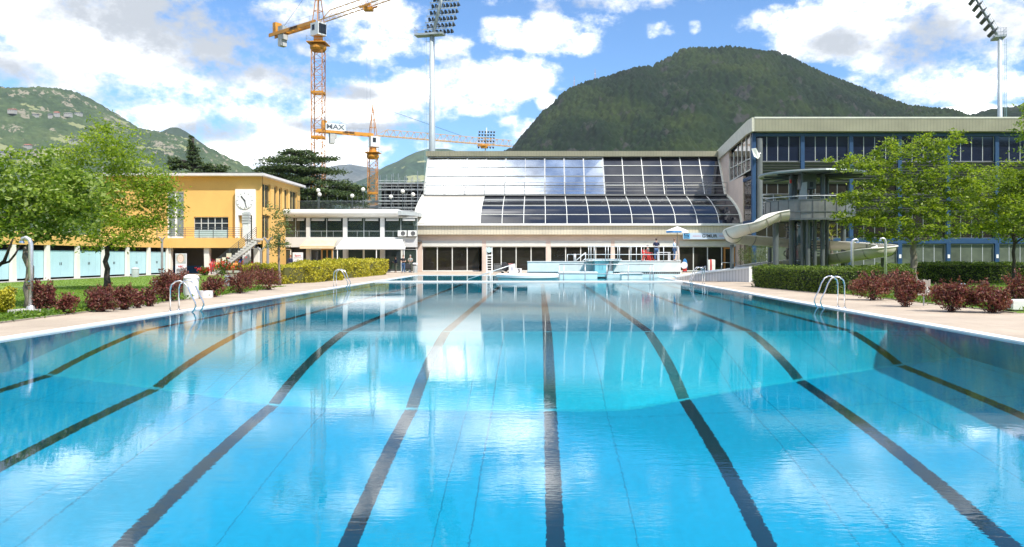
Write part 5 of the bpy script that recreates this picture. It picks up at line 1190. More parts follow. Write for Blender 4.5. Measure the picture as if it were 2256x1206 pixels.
def chair(x, y, rz, mt, lb):
    """moulded plastic armchair"""
    o = thing('plastic_chair', (x,y,TZ), lb, 'chair', 'red plastic chairs on the terrace'); z = TZ
    MB().box(x-.24,x+.24,y-.24,y+.24,z+.41,z+.45).build('seat', mt, o, bevel=.015); m = MB()
    for k in range(5): xx = x-.22+.11*k; m.beam((xx,y+.23,z+.46),(xx,y+.33,z+.86),.085,.025,up=(0,1,0))
    m.beam((x-.27,y+.33,z+.87),(x+.27,y+.33,z+.87),.05,.07); m.build('backrest', mt, o)
    for sx_ in (-1,1):
        MB().tube([(x+sx_*.25,y+.28,z+.66),(x+sx_*.27,y-.2,z+.66),(x+sx_*.26,y-.25,z+.5)], .03, 7).build('armrest', mt, o)
        MB().tube([(x+sx_*.22,y-.2,z+.42),(x+sx_*.28,y-.28,z)], .028, 7).build('leg', mt, o); MB().tube([(x+sx_*.22,y+.2,z+.42),(x+sx_*.28,y+.3,z)], .028, 7).build('leg', mt, o)
    o.rotation_euler = (0,0,rz); return o
REDP = mat('red_plastic', (.58,.025,.02), .35, var=.05)
chair(X(1424,60.8), 60.8, R(70), REDP, 'red plastic armchair on the terrace, its back to the left'); chair(X(1430,62.2), 62.2, R(100), REDP, 'red plastic armchair behind the other red one, beside the seated person')
# ---- things along the hall front -----------------------------------------------------------------------------------------------
d = 74; o = thing('lifeguard_chair', (X(1078,d),d,0), 'tall white lifeguard ladder chair with a round pale disc', 'lifeguard chair'); z1 = Z(545,d)
for px in (1072.5,1084): 
    MB().tube([(X(px,d),d-.5,0),(X(px,d),d-.1,z1)], .05, 7).build('leg', WHITE, o); MB().tube([(X(px,d),d+.5,0),(X(px,d),d+.1,z1*.75)], .05, 7).build('leg', WHITE, o)
for k in range(7): z = .25+k*.25; MB().box(X(1073,d),X(1084,d),d-.5+.18*z-.06,d-.5+.18*z+.06,z-.03,z+.03).build('rung', WHITE, o)
MB().box(X(1072,d),X(1085,d),d-.25,d+.3,z1*.68,z1*.72).build('seat', WHITE, o); m_ = MB(); disc(m_, Vector((X(1078,d),0,Z(551,d))), .27, d-.4, d-.36, 20); m_.build('round_disc', mat('disc_pale', (.52,.68,.70), .5), o)
d = 76; o = thing('wire_cage', (X(1097,d),d,0), 'grey wire mesh cart full of pool toys beside the lifeguard chair', 'cart'); x0,x1 = X(1088,d),X(1106,d); m_ = MB()
for k in range(10): xx = x0+(x1-x0)*k/9; m_.beam((xx,d,.1),(xx,d,.95),.02)
for k in range(7): m_.beam((x0,d,.12+.138*k),(x1,d,.12+.138*k),.02)
for k in range(6): yy = d+.7*k/5; m_.beam((x0,yy,.1),(x0,yy,.95),.02); m_.beam((x1,yy,.1),(x1,yy,.95),.02)
m_.build('mesh', STEEL, o); MB().box(x0+.03,x1-.03,d+.04,d+.66,.12,.8).build('contents', mat('toys_grey', (.22,.24,.25), .8, var=.6, scale=6), o)
d = 70; o = thing('starting_podium', (X(1130,d),d,0), 'white winners podium block with black number 3', 'podium'); x = X(1121,d)
MB().box(x,X(1139,d)-.3,d,d+.8,0,.95).build('high_step', PLW, o); MB().box(X(1139,d)-.297,X(1149,d),d,d+.8,0,.55).build('low_step', PLW, o); MB().box(x-.05,X(1137,d)-.3,d-.05,d+.85,.953,1.0).build('red_top', mat('pinkred', (.6,.2,.2), .6), o)
text_obj('3', .5, mat('black_paint', (.012,.012,.012)), o, (X(1143,d),d-.01,.3), (R(90),0,0), .005); text_obj('1', .45, mat('blue_ink', (.05,.15,.35), .6), o, (X(1128,d),d-.01,.5), (R(90),0,0), .005)
d = 71; o = thing('pushchair', (X(1114,d),d,0), 'dark folded pushchair leaning beside the podium', 'pushchair'); x = X(1114,d)
MB().prism([(x-.35,d,.35),(x+.1,d,.2),(x+.3,d,.75),(x-.05,d,1.15),(x-.4,d,1.05)], (0,.4,0)).build('seat', mat('cloth_dark', (.03,.03,.035), .8), o, bevel=.04)
for xx, yy in ((-.3,0),(.3,0),(-.3,.4),(.3,.4)): m_ = MB(); disc(m_, Vector((x+xx,0,.12)), .12, d+yy-.03, d+yy+.03, 14); m_.build('wheel', mat('black_paint', (.012,.012,.012)), o)
MB().tube([(x+.3,d+.2,.12),(x-.1,d+.2,.7),(x-.45,d+.2,1.1)], .025, 6).build('frame', STEEL, o)
d = 77.5; x = X(914.5,d); o = thing('litter_bin', (x,d,0), 'grey drum bin with white lid at the corner of the pink hall', 'bin')
MB().lathe([(.26,0),(.27,.72)], (x,d,0), 20).build('body', mat('bin_grey', (.42,.45,.44), .4, metal=.3), o, smooth='auto'); MB().lathe([(.15,.72),(.15,.86)], (x,d,0), 12).build('neck', mat('black_paint', (.012,.012,.012)), o); MB().lathe([(.28,.86),(.27,.95),(.2,1.0),(.02,1.02)], (x,d,0), 20).build('lid', PLW, o, smooth='auto')
d = 68.5; x = X(298,d-8); o = thing('litter_bin', (x,d-8,0), 'pale metal bin on the path before the turquoise cabins', 'bin')
MB().lathe([(.27,0),(.28,.62),(.28,.64)], (x,d-8,0), 20).build('body', mat('bin_pale', (.55,.58,.58), .35, metal=.3), o, smooth='auto'); MB().lathe([(.30,.64),(.30,.70),(.2,.78),(.02,.8)], (x,d-8,0), 20).build('lid', mat('bin_pale', (.55,.58,.58)), o, smooth='auto')
# kick boards and towels trolley at the shop
d = 80; x = X(1509,d); o = thing('swim_board', (x,d,0), 'blue oval swim board on end beside the terrace wall', 'board'); n = 24; m_ = MB()
m_.prism([(x+.27*math.cos(2*math.pi*k/n), d, .72+.72*math.sin(2*math.pi*k/n)) for k in range(n)], (0,.12,0)); m_.build('board', mat('board_blue', (.04,.22,.50), .4), o, bevel=.03); MB().box(x-.25,x+.25,d-.1,d+.25,0,.06).build('stand', DARKST, o)
x = X(1503,d); o = thing('float_trolley', (x,d-1,0), 'trolley of red and white floats behind the terrace wall', 'trolley'); m_ = MB(); disc(m_, Vector((x,0,.75)), .36, d-1.1, d-1, 20); m_.build('white_float', PLW, o); MB().box(x-.1,x+.3,d-1,d-.7,.1,.95).build('red_float', mat('red_paint', (.5,.03,.02)), o)
for s_ in (-.1,.25): m_ = MB(); disc(m_, Vector((x+s_,0,.06)), .06, d-1, d-.94, 10); m_.build('wheel', mat('black_paint', (.012,.012,.012)), o)
d = 78; x = X(1567,d); o = thing('towel_trolley', (x,d,0), 'trolley hung with white and red towels before the shop window', 'trolley')
for k, (a_, c_) in enumerate(((-.32,'w'),(-.12,'r'),(.06,'w'),(.22,'w'))): MB().prism([(x+a_,d-.1,.22),(x+a_+.17,d-.1,.2),(x+a_+.20,d+.0,1.35-.1*abs(a_)),(x+a_-.02,d+.0,1.38-.1*abs(a_))], (0,.3,0)).build('towel', mat('towel_white', (.66,.66,.62), .9) if c_ == 'w' else mat('towel_red', (.5,.05,.05), .9), o, bevel=.04)
MB().box(x-.4,x+.45,d-.15,d+.3,.12,.18).build('base', DARKST, o)
for s_ in (-.35,.4): m_ = MB(); disc(m_, Vector((x+s_,0,.06)), .06, d-.1, d-.04, 10); m_.build('wheel', mat('black_paint', (.012,.012,.012)), o)
d = 81; railing('shop_barrier', [[(X(1590,d),d,1.0),(X(1622,d),d,1.0)]], [[(X(1590,d),d,0),(X(1590,d),d,1.0)],[(X(1622,d),d,0),(X(1622,d),d,1.0)]], .035, 'low steel barrier before the orange framed shop door', STEEL)
# shop sign
d = HD-.6; x0, x1 = X(1504.5,d), X(1613,d); z0, z1 = Z(527.5,d), Z(513.5,d); o = thing('shop_sign', ((x0+x1)/2,d,z0), 'long pale blue shop banner reading G!MUR above the shop windows', 'sign')
MB().box(x0,x1,d-.06,d,z0,z1).build('board', mat('sign_pale', (.50,.60,.72), .5, var=.05, scale=.4), o); MB().box(x0+.05,X(1520,d),d-.07,d-.062,z0+.05,z1-.05).build('logo_panel', mat('sign_blue', (.12,.42,.72), .5), o)
text_obj('G!MUR', .47, mat('ink_dark', (.02,.022,.03), .5), o, (X(1563,d),d-.075,(z0+z1)/2), (R(90),0,0), .006, sx=1.15)
m_ = MB(); cxs = X(1512,d); zc_ = (z0+z1)/2+.08; w_ = .26
for (a_,b_,e,f_) in ((-w_,w_,.13,.22),(-w_,-w_+.1,.0,.13),(-w_,w_,-.04,.05),(w_-.1,w_,-.13,-.04),(-w_,w_,-.22,-.13)): m_.box(cxs+a_,cxs+b_,d-.08,d-.071,zc_+e,zc_+f_-.002)
m_.build('letter_mark', mat('ink_navy', (.015,.03,.08), .5), o); MB().box(cxs-.32,cxs+.32,d-.08,d-.071,z0+.09,z0+.13).build('logo_line', mat('ink_navy', (.015,.03,.08)), o)
m_ = MB().box(X(1526,d),X(1544,d),d-.068,d-.061,(z0+z1)/2-.02,(z0+z1)/2+.02); m_.build('red_line', mat('print_red', (.52,.03,.04)), o); MB().box(X(1584,d),X(1602,d),d-.068,d-.061,(z0+z1)/2-.02,(z0+z1)/2+.02).build('red_line', mat('print_red', (.52,.03,.04)), o)

# ---- water slide and its tower -------------------------------------------------------------------------------------------------------
SGR = mat('slide_steel', (.115,.135,.135), .5, metal=.3, var=.12, scale=2); SGD = mat('slide_steel_dark', (.06,.075,.08), .55, metal=.2, var=.2)
SHEL = mat('slide_shell', (.60,.57,.49), .35, var=.10, scale=.8, spec=.5); SHELI = mat('slide_inner', (.52,.50,.44), .3)
TX, TY_ = 18.1, 50.0
tw = thing('slide_tower', (TX,TY_,0), 'round grey steel slide tower with ring deck and flat round canopy', 'slide tower')
def ring(mb, c, r0, r1, z0, z1, a0=0, a1=2*math.pi, n=48):
    for k in range(n):
        t0, t1 = a0+(a1-a0)*k/n, a0+(a1-a0)*(k+1)/n
        q = lambda r, t, z: (c[0]+r*math.cos(t), c[1]+r*math.sin(t), z)
        o_ = len(mb.v); mb.v += [q(r0,t0,z0),q(r1,t0,z0),q(r1,t1,z0),q(r0,t1,z0),q(r0,t0,z1),q(r1,t0,z1),q(r1,t1,z1),q(r0,t1,z1)]
        mb.f += [tuple(o_+i for i in f_) for f_ in ((3,2,1,0),(4,5,6,7),(1,2,6,5),(3,0,4,7))]
        if abs(a1-a0) < 6.2 and k in (0, n-1): mb.f += [tuple(o_+i for i in ((0,1,5,4) if k == 0 else (2,3,7,6)))]
RR = 2.85
m_ = MB(); ring(m_, (TX,TY_), .4, RR, 4.15, 4.28); m_.build('deck', SGR, tw)
m_ = MB(); ring(m_, (TX,TY_), RR, RR+.05, 4.12, 5.28); m_.build('parapet', mat('parapet_grey', (.17,.18,.17), .45, metal=.35, var=.2, scale=1.5), tw, smooth='auto')
for r0_, r1_, z0_, z1_ in ((RR-.03, RR+.10, 4.02, 4.14), (RR+.052, RR+.09, 4.52, 4.57), (RR-.02, RR+.08, 5.285, 5.34)): m_ = MB(); ring(m_, (TX,TY_), r0_, r1_, z0_, z1_); m_.build('deck_rim', SGR, tw)
m_ = MB()
for k in range(24): t = 2*math.pi*k/24; m_.box(TX+(RR+.06)*math.cos(t)-.02, TX+(RR+.06)*math.cos(t)+.02, TY_+(RR+.06)*math.sin(t)-.02, TY_+(RR+.06)*math.sin(t)+.02, 4.15, 5.27)
m_.build('parapet_seams', SGD, tw)
m_ = MB(); m_.tube([(TX+(RR-.05)*math.cos(t), TY_+(RR-.05)*math.sin(t), 5.55) for t in np.linspace(0, 2*math.pi, 40)], .035, 6)
for k in range(16): t = 2*math.pi*k/16; m_.tube([(TX+(RR-.05)*math.cos(t), TY_+(RR-.05)*math.sin(t), 5.2),(TX+(RR-.05)*math.cos(t), TY_+(RR-.05)*math.sin(t), 5.55)], .02, 5)
m_.build('handrail', STEELP, tw)
for (px, d, r, zt_) in ((1709,48.3,.19,4.13),(1744,49.2,.17,7.2),(1752,50.8,.12,7.2),(1768,48.6,.12,7.2),(1780,48.2,.14,4.13),(1795,48.4,.12,4.13),(1812,48.6,.15,7.2),(1822,50,.12,7.2),(1818,51.5,.1,7.2),(1858,50.8,.17,4.13),(1786,52.2,.14,7.2)):
    x = X(px,d); MB().tube([(x,d,0),(x,d,zt_)], r, 12).build('column', SGR, tw, smooth='auto')
m_ = MB(); m_.tube([(TX-.2,TY_+.2,0),(TX-.2,TY_+.2,7.2)], .16, 12); m_.build('core_post', SGR, tw)
m_ = MB(); n = 22
for k in range(n):
    t = k*.42+1.0; z = .2+4.0*k/n; m_.prism([(TX-.2+.2*math.cos(t),TY_+.2+.2*math.sin(t),z),(TX-.2+1.35*math.cos(t),TY_+.2+1.35*math.sin(t),z),(TX-.2+1.35*math.cos(t+.42),TY_+.2+1.35*math.sin(t+.42),z),(TX-.2+.2*math.cos(t+.42),TY_+.2+.2*math.sin(t+.42),z)], (0,0,.06))
m_.tube([(TX-.2+1.35*math.cos(k*.42+1), TY_+.2+1.35*math.sin(k*.42+1), 1.1+4.0*k/n) for k in range(n+1)], .03, 5); m_.build('spiral_stair', SGD, tw)
m_ = MB(); m_.tube([(X(1777,50),50.5,.2),(X(1777,50),50.5,4.0)], .5, 16); m_.build('glass_shaft', glass_mat('shaft_glass', (.05,.10,.11), .1, spec=.8), tw)
# canopy: flat lens, tilted a little
CXc, CYc = X(1790,50), 50.2; m_ = MB(); ra = 3.35
for (r, z) in ((0,0),): pass
m_.lathe([(.05,.02),(ra*.5,-.02),(ra*.93,-.06),(ra,.02),(ra*.98,.10),(ra*.5,.28),(.05,.36)], (CXc,CYc,7.12), 48); cpy = m_.build('canopy', SGR, tw, smooth='auto')
m_ = MB(); m_.tube([(CXc+(ra+.02)*math.cos(t), CYc+(ra+.02)*math.sin(t), 7.14) for t in np.linspace(0, 2*math.pi, 50)], .10, 7); m_.build('canopy_rim', mat('canopy_rim', (.17,.20,.19), .4, metal=.3), tw)
m_ = MB()
for k in range(12): t = 2*math.pi*k/12; m_.beam((CXc,CYc,7.08),(CXc+ra*.95*math.cos(t),CYc+ra*.95*math.sin(t),7.03), .10, .12)
m_.build('canopy_ribs', SGD, tw)
MB().box(X(1768,48.5),X(1797,48.5),48.4,49.4,Z(416,48.5),Z(381,48.5)).build('sign_box', SGR, tw); m_ = MB()
for px in (1774,1789): m_.box(X(px,48.3)-.1,X(px,48.3)+.1,48.36,48.39,Z(412,48.3),Z(401,48.3))
m_.build('lamp_window', HOLE, tw); MB().prism([(X(1759,48),48,5.3),(X(1778,48),48,5.3),(X(1778,48),48,6.5),(X(1768,48),48,6.45)], (0,.05,0)).build('side_panel', STEELP, tw)
MB().tube([(X(1742,48.8),48.8,Z(404,48.8)),(X(1742,48.8),48.8,Z(396.5,48.8))], .07, 8).build('red_lamp', mat('red_paint', (.5,.03,.02)), tw)
# external landing with horizontal rails at the tower's left
m_ = MB()
for py in (430,437,446,453,460): m_.tube([(X(1680,50.5),50.5,Z(py,50.5)),(X(1703,50.2),50.2,Z(py,50.2))], .035, 6)
for px in (1680,1704): m_.tube([(X(px,50.3),50.3,4.3),(X(px,50.3),50.3,Z(429,50.3))], .035, 6)
m_.build('landing_railing', STEEL, tw)
# slide trough swept along its course
def catmull(pts, n):
    out = []; m = len(pts)
    for i in range(m-1):
        p0,p1,p2,p3 = [np.array(pts[j], float) for j in (max(i-1,0), i, i+1, min(i+2,m-1))]
        for k in range(n):
            u = k/n; out.append(.5*((2*p1)+(-p0+p2)*u+(2*p0-5*p1+4*p2-p3)*u*u+(-p0+3*p1-3*p2+p3)*u**3))
    out.append(np.array(pts[-1], float)); return out
ctl = [(15.9,47.75,4.25),(15.1,47.7,4.10),(14.5,47.6,3.82),(13.9,47.6,3.52),(13.2,47.9,3.3),(12.85,49.0,3.08),(13.1,50.4,2.88),(13.8,51.6,2.78),(15.5,52.3,2.68),(17.5,52.4,2.55),(19.5,51.8,2.42),(21.2,50.6,2.28),(22.3,49.0,2.12),(22.2,47.5,1.98),(21.2,46.9,1.85),(20.6,47.6,1.7),(20.2,49.5,1.5),(19.6,51.3,1.3),(18.0,52.6,1.1),(16.4,52.8,.92),(14.9,52.2,.72),(13.8,51.2,.52),(12.8,50.4,.38)]
path = catmull(ctl, 8); sl_ = thing('water_slide', (15,50,0), 'cream water slide trough winding round the grey tower', 'water slide')
def sweep(mb, path, prof):
    o_ = len(mb.v); k = len(prof)
    for i, p in enumerate(path):
        t = path[min(i+1,len(path)-1)] - path[max(i-1,0)]; t = t/np.linalg.norm(t); s = np.cross(t, (0,0,1)); s /= np.linalg.norm(s); u = np.cross(s, t)
        for a_, b_ in prof: mb.v.append(tuple(p + s*a_ + u*b_))
    for i in range(len(path)-1):
        for j in range(k): mb.f.append((o_+i*k+j, o_+i*k+(j+1)%k, o_+(i+1)*k+(j+1)%k, o_+(i+1)*k+j))
    mb.f.append(tuple(o_+j for j in range(k))); mb.f.append(tuple(o_+(len(path)-1)*k+j for j in reversed(range(k))))
rs_ = .60; arc = [math.pi + math.pi*k/12 for k in range(13)]
prof = [(rs_*math.cos(t), rs_*math.sin(t)*1.0+.35) for t in arc] + [((rs_-.05)*math.cos(t), (rs_-.05)*math.sin(t)+.35) for t in reversed(arc)]
m_ = MB(); sweep(m_, path, prof); m_.build('trough', SHEL, sl_, smooth='auto')
for sg in (-1,1):
    m_ = MB(); sweep(m_, path, [(sg*(rs_-.0)+.06*math.cos(t), .36+.05*math.sin(t)) for t in np.linspace(0, 2*math.pi, 7)[:-1]]); m_.build('rim', mat('slide_rim', (.68,.66,.60), .4), sl_, smooth=True)
for i in range(6, len(path)-4, 11):
    m_ = MB(); sg_ = [path[i]-(path[i+1]-path[i])*.12, path[i]+(path[i+1]-path[i])*.12]; sweep(m_, sg_, [((rs_+.05)*math.cos(t), (rs_+.05)*math.sin(t)+.35) for t in arc] + [(rs_*math.cos(t)*.99, rs_*math.sin(t)*.99+.35) for t in reversed(arc)]); m_.build('flange', mat('flange_grey', (.30,.29,.26), .5), sl_)
for (x,y,z) in ((13.0,50.2,2.5),(19.8,51.6,2.0),(22.3,48.3,1.6),(16.2,52.3,2.3)): MB().tube([(x,y,0),(x,y,z)], .13, 10).build('support', SGR, sl_)
# ---- people -----------------------------------------------------------------------------------------------
SKIN = mat('skin', (.52,.32,.23), .55, var=.05); HAIRD = mat('hair_dark', (.035,.022,.015), .6); HAIRG = mat('hair_grey', (.30,.28,.26), .6); HAIRB = mat('hair_brown', (.12,.06,.03), .6); SHOE = mat('shoe', (.03,.03,.03), .6)
def skin_mesh(name, pts, edges, radii, mt, parent, M, root=0, sub=1):
    me = bpy.data.meshes.new(name); me.from_pydata([M @ Vector(p) for p in pts], edges, []); me.update()
    ob = bpy.data.objects.new(name, me); COL.objects.link(ob); ob.parent = parent; me.materials.append(mt); ORG[ob.name] = ORG[parent.name]
    md = ob.modifiers.new('skin', 'SKIN'); md.use_smooth_shade = True
    sv = me.skin_vertices[0].data if me.skin_vertices else None
    if sv is None:
        import bmesh
        bm = bmesh.new(); bm.from_mesh(me); bm.verts.layers.skin.verify(); bm.to_mesh(me); bm.free(); sv = me.skin_vertices[0].data
    for i, r in enumerate(radii):
        r = r if isinstance(r, tuple) else (r, r); sv[i].radius = r; sv[i].use_root = (i == root)
    if sub: s = ob.modifiers.new('sub', 'SUBSURF'); s.levels = sub; s.render_levels = sub
    return ob
def person(loc, face, hgt, lb, top_mat, leg_mat, hair=HAIRD, arms='down', sit=False, long_sleeve=False, skirt=False, shoe=SHOE, hairlen=0):
    """face = heading in degrees (0 looks towards the camera); local frame: x right, -y forward, z up, body 1.75 m"""
    o = thing('person', loc, lb, 'person'); s = hgt/1.75; M = Matrix.Rotation(R(face), 4, 'Z') @ Matrix.Scale(s, 4)
    hz = .92 if not sit else .50
    def V3(x, y, z): return (x, y, z + hz - .92)
    P_ = {'pel':V3(0,0,.93),'bel':V3(0,.01,1.08),'chest':V3(0,0,1.28),'neck0':V3(0,.01,1.43),'neck':V3(0,0,1.50),'head0':V3(0,-.02,1.57),'head1':V3(0,-.02,1.66),'crown':V3(0,-.005,1.735)}
    R_ = {'pel':(.15,.11),'bel':(.135,.10),'chest':(.155,.11),'neck0':(.075,.06),'neck':.052,'head0':(.068,.082),'head1':(.078,.096),'crown':(.045,.055)}
    E = [('pel','bel'),('bel','chest'),('chest','neck0'),('neck0','neck'),('neck','head0'),('head0','head1'),('head1','crown')]
    arm = {'down':((.21,.02,1.14),(.22,-.06,.88),(.215,-.09,.80)),'front':((.235,-.02,1.15),(.08,-.26,1.12),(.02,-.30,1.16)),'hip':((.29,.06,1.16),(.20,.02,.98),(.15,.0,.95)),'fold':((.22,-.04,1.14),(.02,-.20,1.12),(-.10,-.19,1.14))}
    for sd_n, sg in (('l',-1),('r',1)):
        kind = arms if isinstance(arms, str) else arms[0 if sg < 0 else 1]; el, wr, pm = arm[kind]
        f3 = lambda p: V3(p[0]*sg, p[1], p[2])
        P_['sh'+sd_n] = V3(.175*sg,.01,1.38); R_['sh'+sd_n] = .06; P_['el'+sd_n] = f3(el); R_['el'+sd_n] = .042; P_['wr'+sd_n] = f3(wr); R_['wr'+sd_n] = .028; P_['pa'+sd_n] = f3(pm); R_['pa'+sd_n] = (.036,.02)
        E += [('neck0','sh'+sd_n),('sh'+sd_n,'el'+sd_n),('el'+sd_n,'wr'+sd_n),('wr'+sd_n,'pa'+sd_n)]
        dv = (Vector(P_['pa'+sd_n]) - Vector(P_['wr'+sd_n])).normalized(); sv_ = dv.cross(Vector((0,0,1)) if abs(dv.z) < .8 else Vector((1,0,0))).normalized(); up_ = sv_.cross(dv)
        for k, (off, L) in enumerate(((-.027,.062),(-.009,.075),(.009,.07),(.026,.055))):
            b_ = Vector(P_['pa'+sd_n]) + sv_*off + dv*.012; k1 = 'f%s%da' % (sd_n, k); k2 = 'f%s%db' % (sd_n, k); P_[k1] = tuple(b_ + dv*L*.55); P_[k2] = tuple(b_ + dv*L*.9 - up_*L*.4); R_[k1] = .0085; R_[k2] = .0075; E += [('pa'+sd_n, k1),(k1,k2)]
        k1 = 't%sa' % sd_n; k2 = 't%sb' % sd_n; b_ = Vector(P_['wr'+sd_n]).lerp(Vector(P_['pa'+sd_n]), .5); P_[k1] = tuple(b_ + sv_*.04 + dv*.02); P_[k2] = tuple(b_ + sv_*.055 + dv*.05); R_[k1] = .010; R_[k2] = .008; E += [('pa'+sd_n, k1),(k1,k2)]
        if sit: kn, an, to = (.11*sg,-.42,.95), (.11*sg,-.46,.51), (.12*sg,-.60,.46)
        else: kn, an, to = (.10*sg,-.02,.49), (.11*sg,.03,.085), (.13*sg,-.14,.035)
        P_['hip'+sd_n] = V3(.09*sg,0,.90); R_['hip'+sd_n] = (.095,.10); P_['kn'+sd_n] = V3(*kn); R_['kn'+sd_n] = .058; P_['an'+sd_n] = V3(*an); R_['an'+sd_n] = .04; P_['to'+sd_n] = V3(*to); R_['to'+sd_n] = (.042,.03)
        E += [('pel','hip'+sd_n),('hip'+sd_n,'kn'+sd_n),('kn'+sd_n,'an'+sd_n),('an'+sd_n,'to'+sd_n)]
    def mk(name, keys, grow, mt, root):
        ids = {k: i for i, k in enumerate(keys)}; es = [(ids[a], ids[b]) for a, b in E if a in ids and b in ids]
        rd = [tuple((q+grow) for q in (R_[k] if isinstance(R_[k], tuple) else (R_[k], R_[k]))) for k in keys]
        return skin_mesh(name, [P_[k] for k in keys], es, rd, mt, o, M, ids[root])
    body = mk('body', list(P_), 0, SKIN, 'pel')
    tk = ['pel','bel','chest','neck0','shl','shr']; P2 = dict(P_)
    for sd_n in 'lr':
        k = 'sl'+sd_n; a_, b_ = Vector(P_['sh'+sd_n]), Vector(P_['el'+sd_n])
        if long_sleeve: tk += ['el'+sd_n, 'wr'+sd_n]
        else: P_[k] = tuple(a_.lerp(b_, .7)); R_[k] = .05; E.append(('sh'+sd_n, k)); tk.append(k)
    mk('shirt', tk, .022, top_mat, 'pel')
    lk = ['pel','hipl','hipr','knl','knr']
    for sd_n in 'lr':
        k = 'cf'+sd_n; a_, b_ = Vector(P_['kn'+sd_n]), Vector(P_['an'+sd_n]); P_[k] = tuple(a_.lerp(b_, .97)); R_[k] = .042; E.append(('kn'+sd_n, k)); lk.append(k)
    mk('trousers', lk, .018, leg_mat, 'pel')
    for sd_n in 'lr':
        a_ = Vector(P_['an'+sd_n]); t_ = Vector(P_['to'+sd_n]); he = a_ + Vector((0,.03,-.045)); to = t_ + Vector((0,-.02,0)); skin_mesh('shoe', [tuple(he), tuple(he.lerp(to,.5)), tuple(to)], [(0,1),(1,2)], [(.045,.042),(.05,.04),(.042,.03)], shoe, o, M)
    # face: eyes, nose, mouth, ears; hair cap
    hc = Vector(P_['head1']); m = MB()
    for sg in (-1,1): m.sphere(hc+Vector((sg*.031,-.082,-.005)), .011, 8, 6)
    e = m.v; mm = MB(); mm.v = [tuple(M @ Vector(p) + Vector(ORG[o.name])) for p in m.v]; mm.f = m.f; mm.build('eyes', mat('eye_dark', (.02,.015,.012), .3), o, smooth=True)
    m = MB(); m.sphere(hc+Vector((0,-.098,-.035)), .014, 8, 6, 1, 1.1, 1.6)
    for sg in (-1,1): m.sphere(hc+Vector((sg*.079,.0,-.025)), .018, 8, 6, .5, 1, 1.5)
    mm = MB(); mm.v = [tuple(M @ Vector(p) + Vector(ORG[o.name])) for p in m.v]; mm.f = m.f; mm.build('nose_and_ears', SKIN, o, smooth=True)
    m = MB(); m.sphere(hc+Vector((0,-.083,-.078)), .022, 8, 6, 1, .5, .35); mm = MB(); mm.v = [tuple(M @ Vector(p) + Vector(ORG[o.name])) for p in m.v]; mm.f = m.f; mm.build('mouth', mat('lips', (.35,.13,.11), .5), o, smooth=True)
    m = MB(); m.sphere(hc+Vector((0,.022,.030)), .098, 16, 10, .93, 1.02, 1.02)
    if hairlen: m.sphere(hc+Vector((0,.055,-.06)), .08, 12, 8, 1.0, .7, 1.5)
    mm = MB(); mm.v = [tuple(M @ Vector(p) + Vector(ORG[o.name])) for p in m.v]; mm.f = m.f; mm.build('hair', hair, o, smooth=True)
    return o
NAVY = mat('cloth_navy', (.015,.022,.06), .9); DENIM = mat('denim', (.05,.11,.22), .9, var=.2); PALEB = mat('cloth_pale_blue', (.42,.52,.66), .9); BLACKC = mat('cloth_black', (.018,.018,.02), .9); GREYC = mat('cloth_grey', (.30,.32,.29), .9, var=.3, scale=8); GREENC = mat('cloth_khaki', (.10,.11,.08), .9)
person((X(1446,61.5),61.5,TZ), 175, 1.83, 'person in a navy T-shirt and blue jeans on the terrace, back to the pool', NAVY, DENIM, arms='front')
person((X(1486,60.9),60.9,TZ), 75, 1.78, 'person in a pale shirt and jeans on the terrace edge under the parasol', PALEB, DENIM, hair=HAIRB, arms='fold', long_sleeve=True)
person((X(1427,62.2),62.2,TZ), 280, 1.72, 'grey haired person seated in the red plastic chair on the terrace', GREYC, GREENC, hair=HAIRG, arms='down', sit=True)
person((X(888.5,74.5),74.5,0), 5, 1.80, 'person in a dark top and blue jeans holding both hands before the chest', BLACKC, DENIM, hair=HAIRB, arms='front', shoe=SHOE)
person((X(872,78.3),78.3,0), 300, 1.66, 'person all in dark clothes facing right by the cafe window', NAVY, GREENC, arms='front', long_sleeve=True)
person((X(904,78.4),78.4,0), 10, 1.82, 'person in a pale grey patterned top behind the drum bin', GREYC, GREENC, hair=HAIRG, arms='fold')
person((X(640,77.6),77.6,0), 40, 1.80, 'person in dark jacket and jeans beside the red advertising board', NAVY, DENIM, hair=mat('hair_red', (.28,.10,.05), .6), arms=('hip','down'), long_sleeve=True)
# pram behind the middle group
o = thing('pushchair', (X(897,78.0),78.0,0), 'dark pushchair standing between the two people by the cafe door', 'pushchair'); x = X(897,78.0); d = 78.0
MB().prism([(x-.3,d,.4),(x+.3,d,.35),(x+.32,d,.85),(x-.05,d,1.0),(x-.34,d,.75)], (0,.45,0)).build('seat', mat('cloth_dark', (.03,.03,.035)), o, bevel=.05)
for xx, yy in ((-.28,0),(.28,0),(-.28,.45),(.28,.45)): m_ = MB(); disc(m_, Vector((x+xx,0,.14)), .14, d+yy-.03, d+yy+.03, 14); m_.build('wheel', STEELP, o)
MB().tube([(x+.3,d+.2,.14),(x-.1,d+.2,.6),(x-.42,d+.2,1.05)], .025, 6).tube([(x-.3,d+.2,.14),(x+.25,d+.2,.6)], .025, 6).build('frame', STEEL, o)
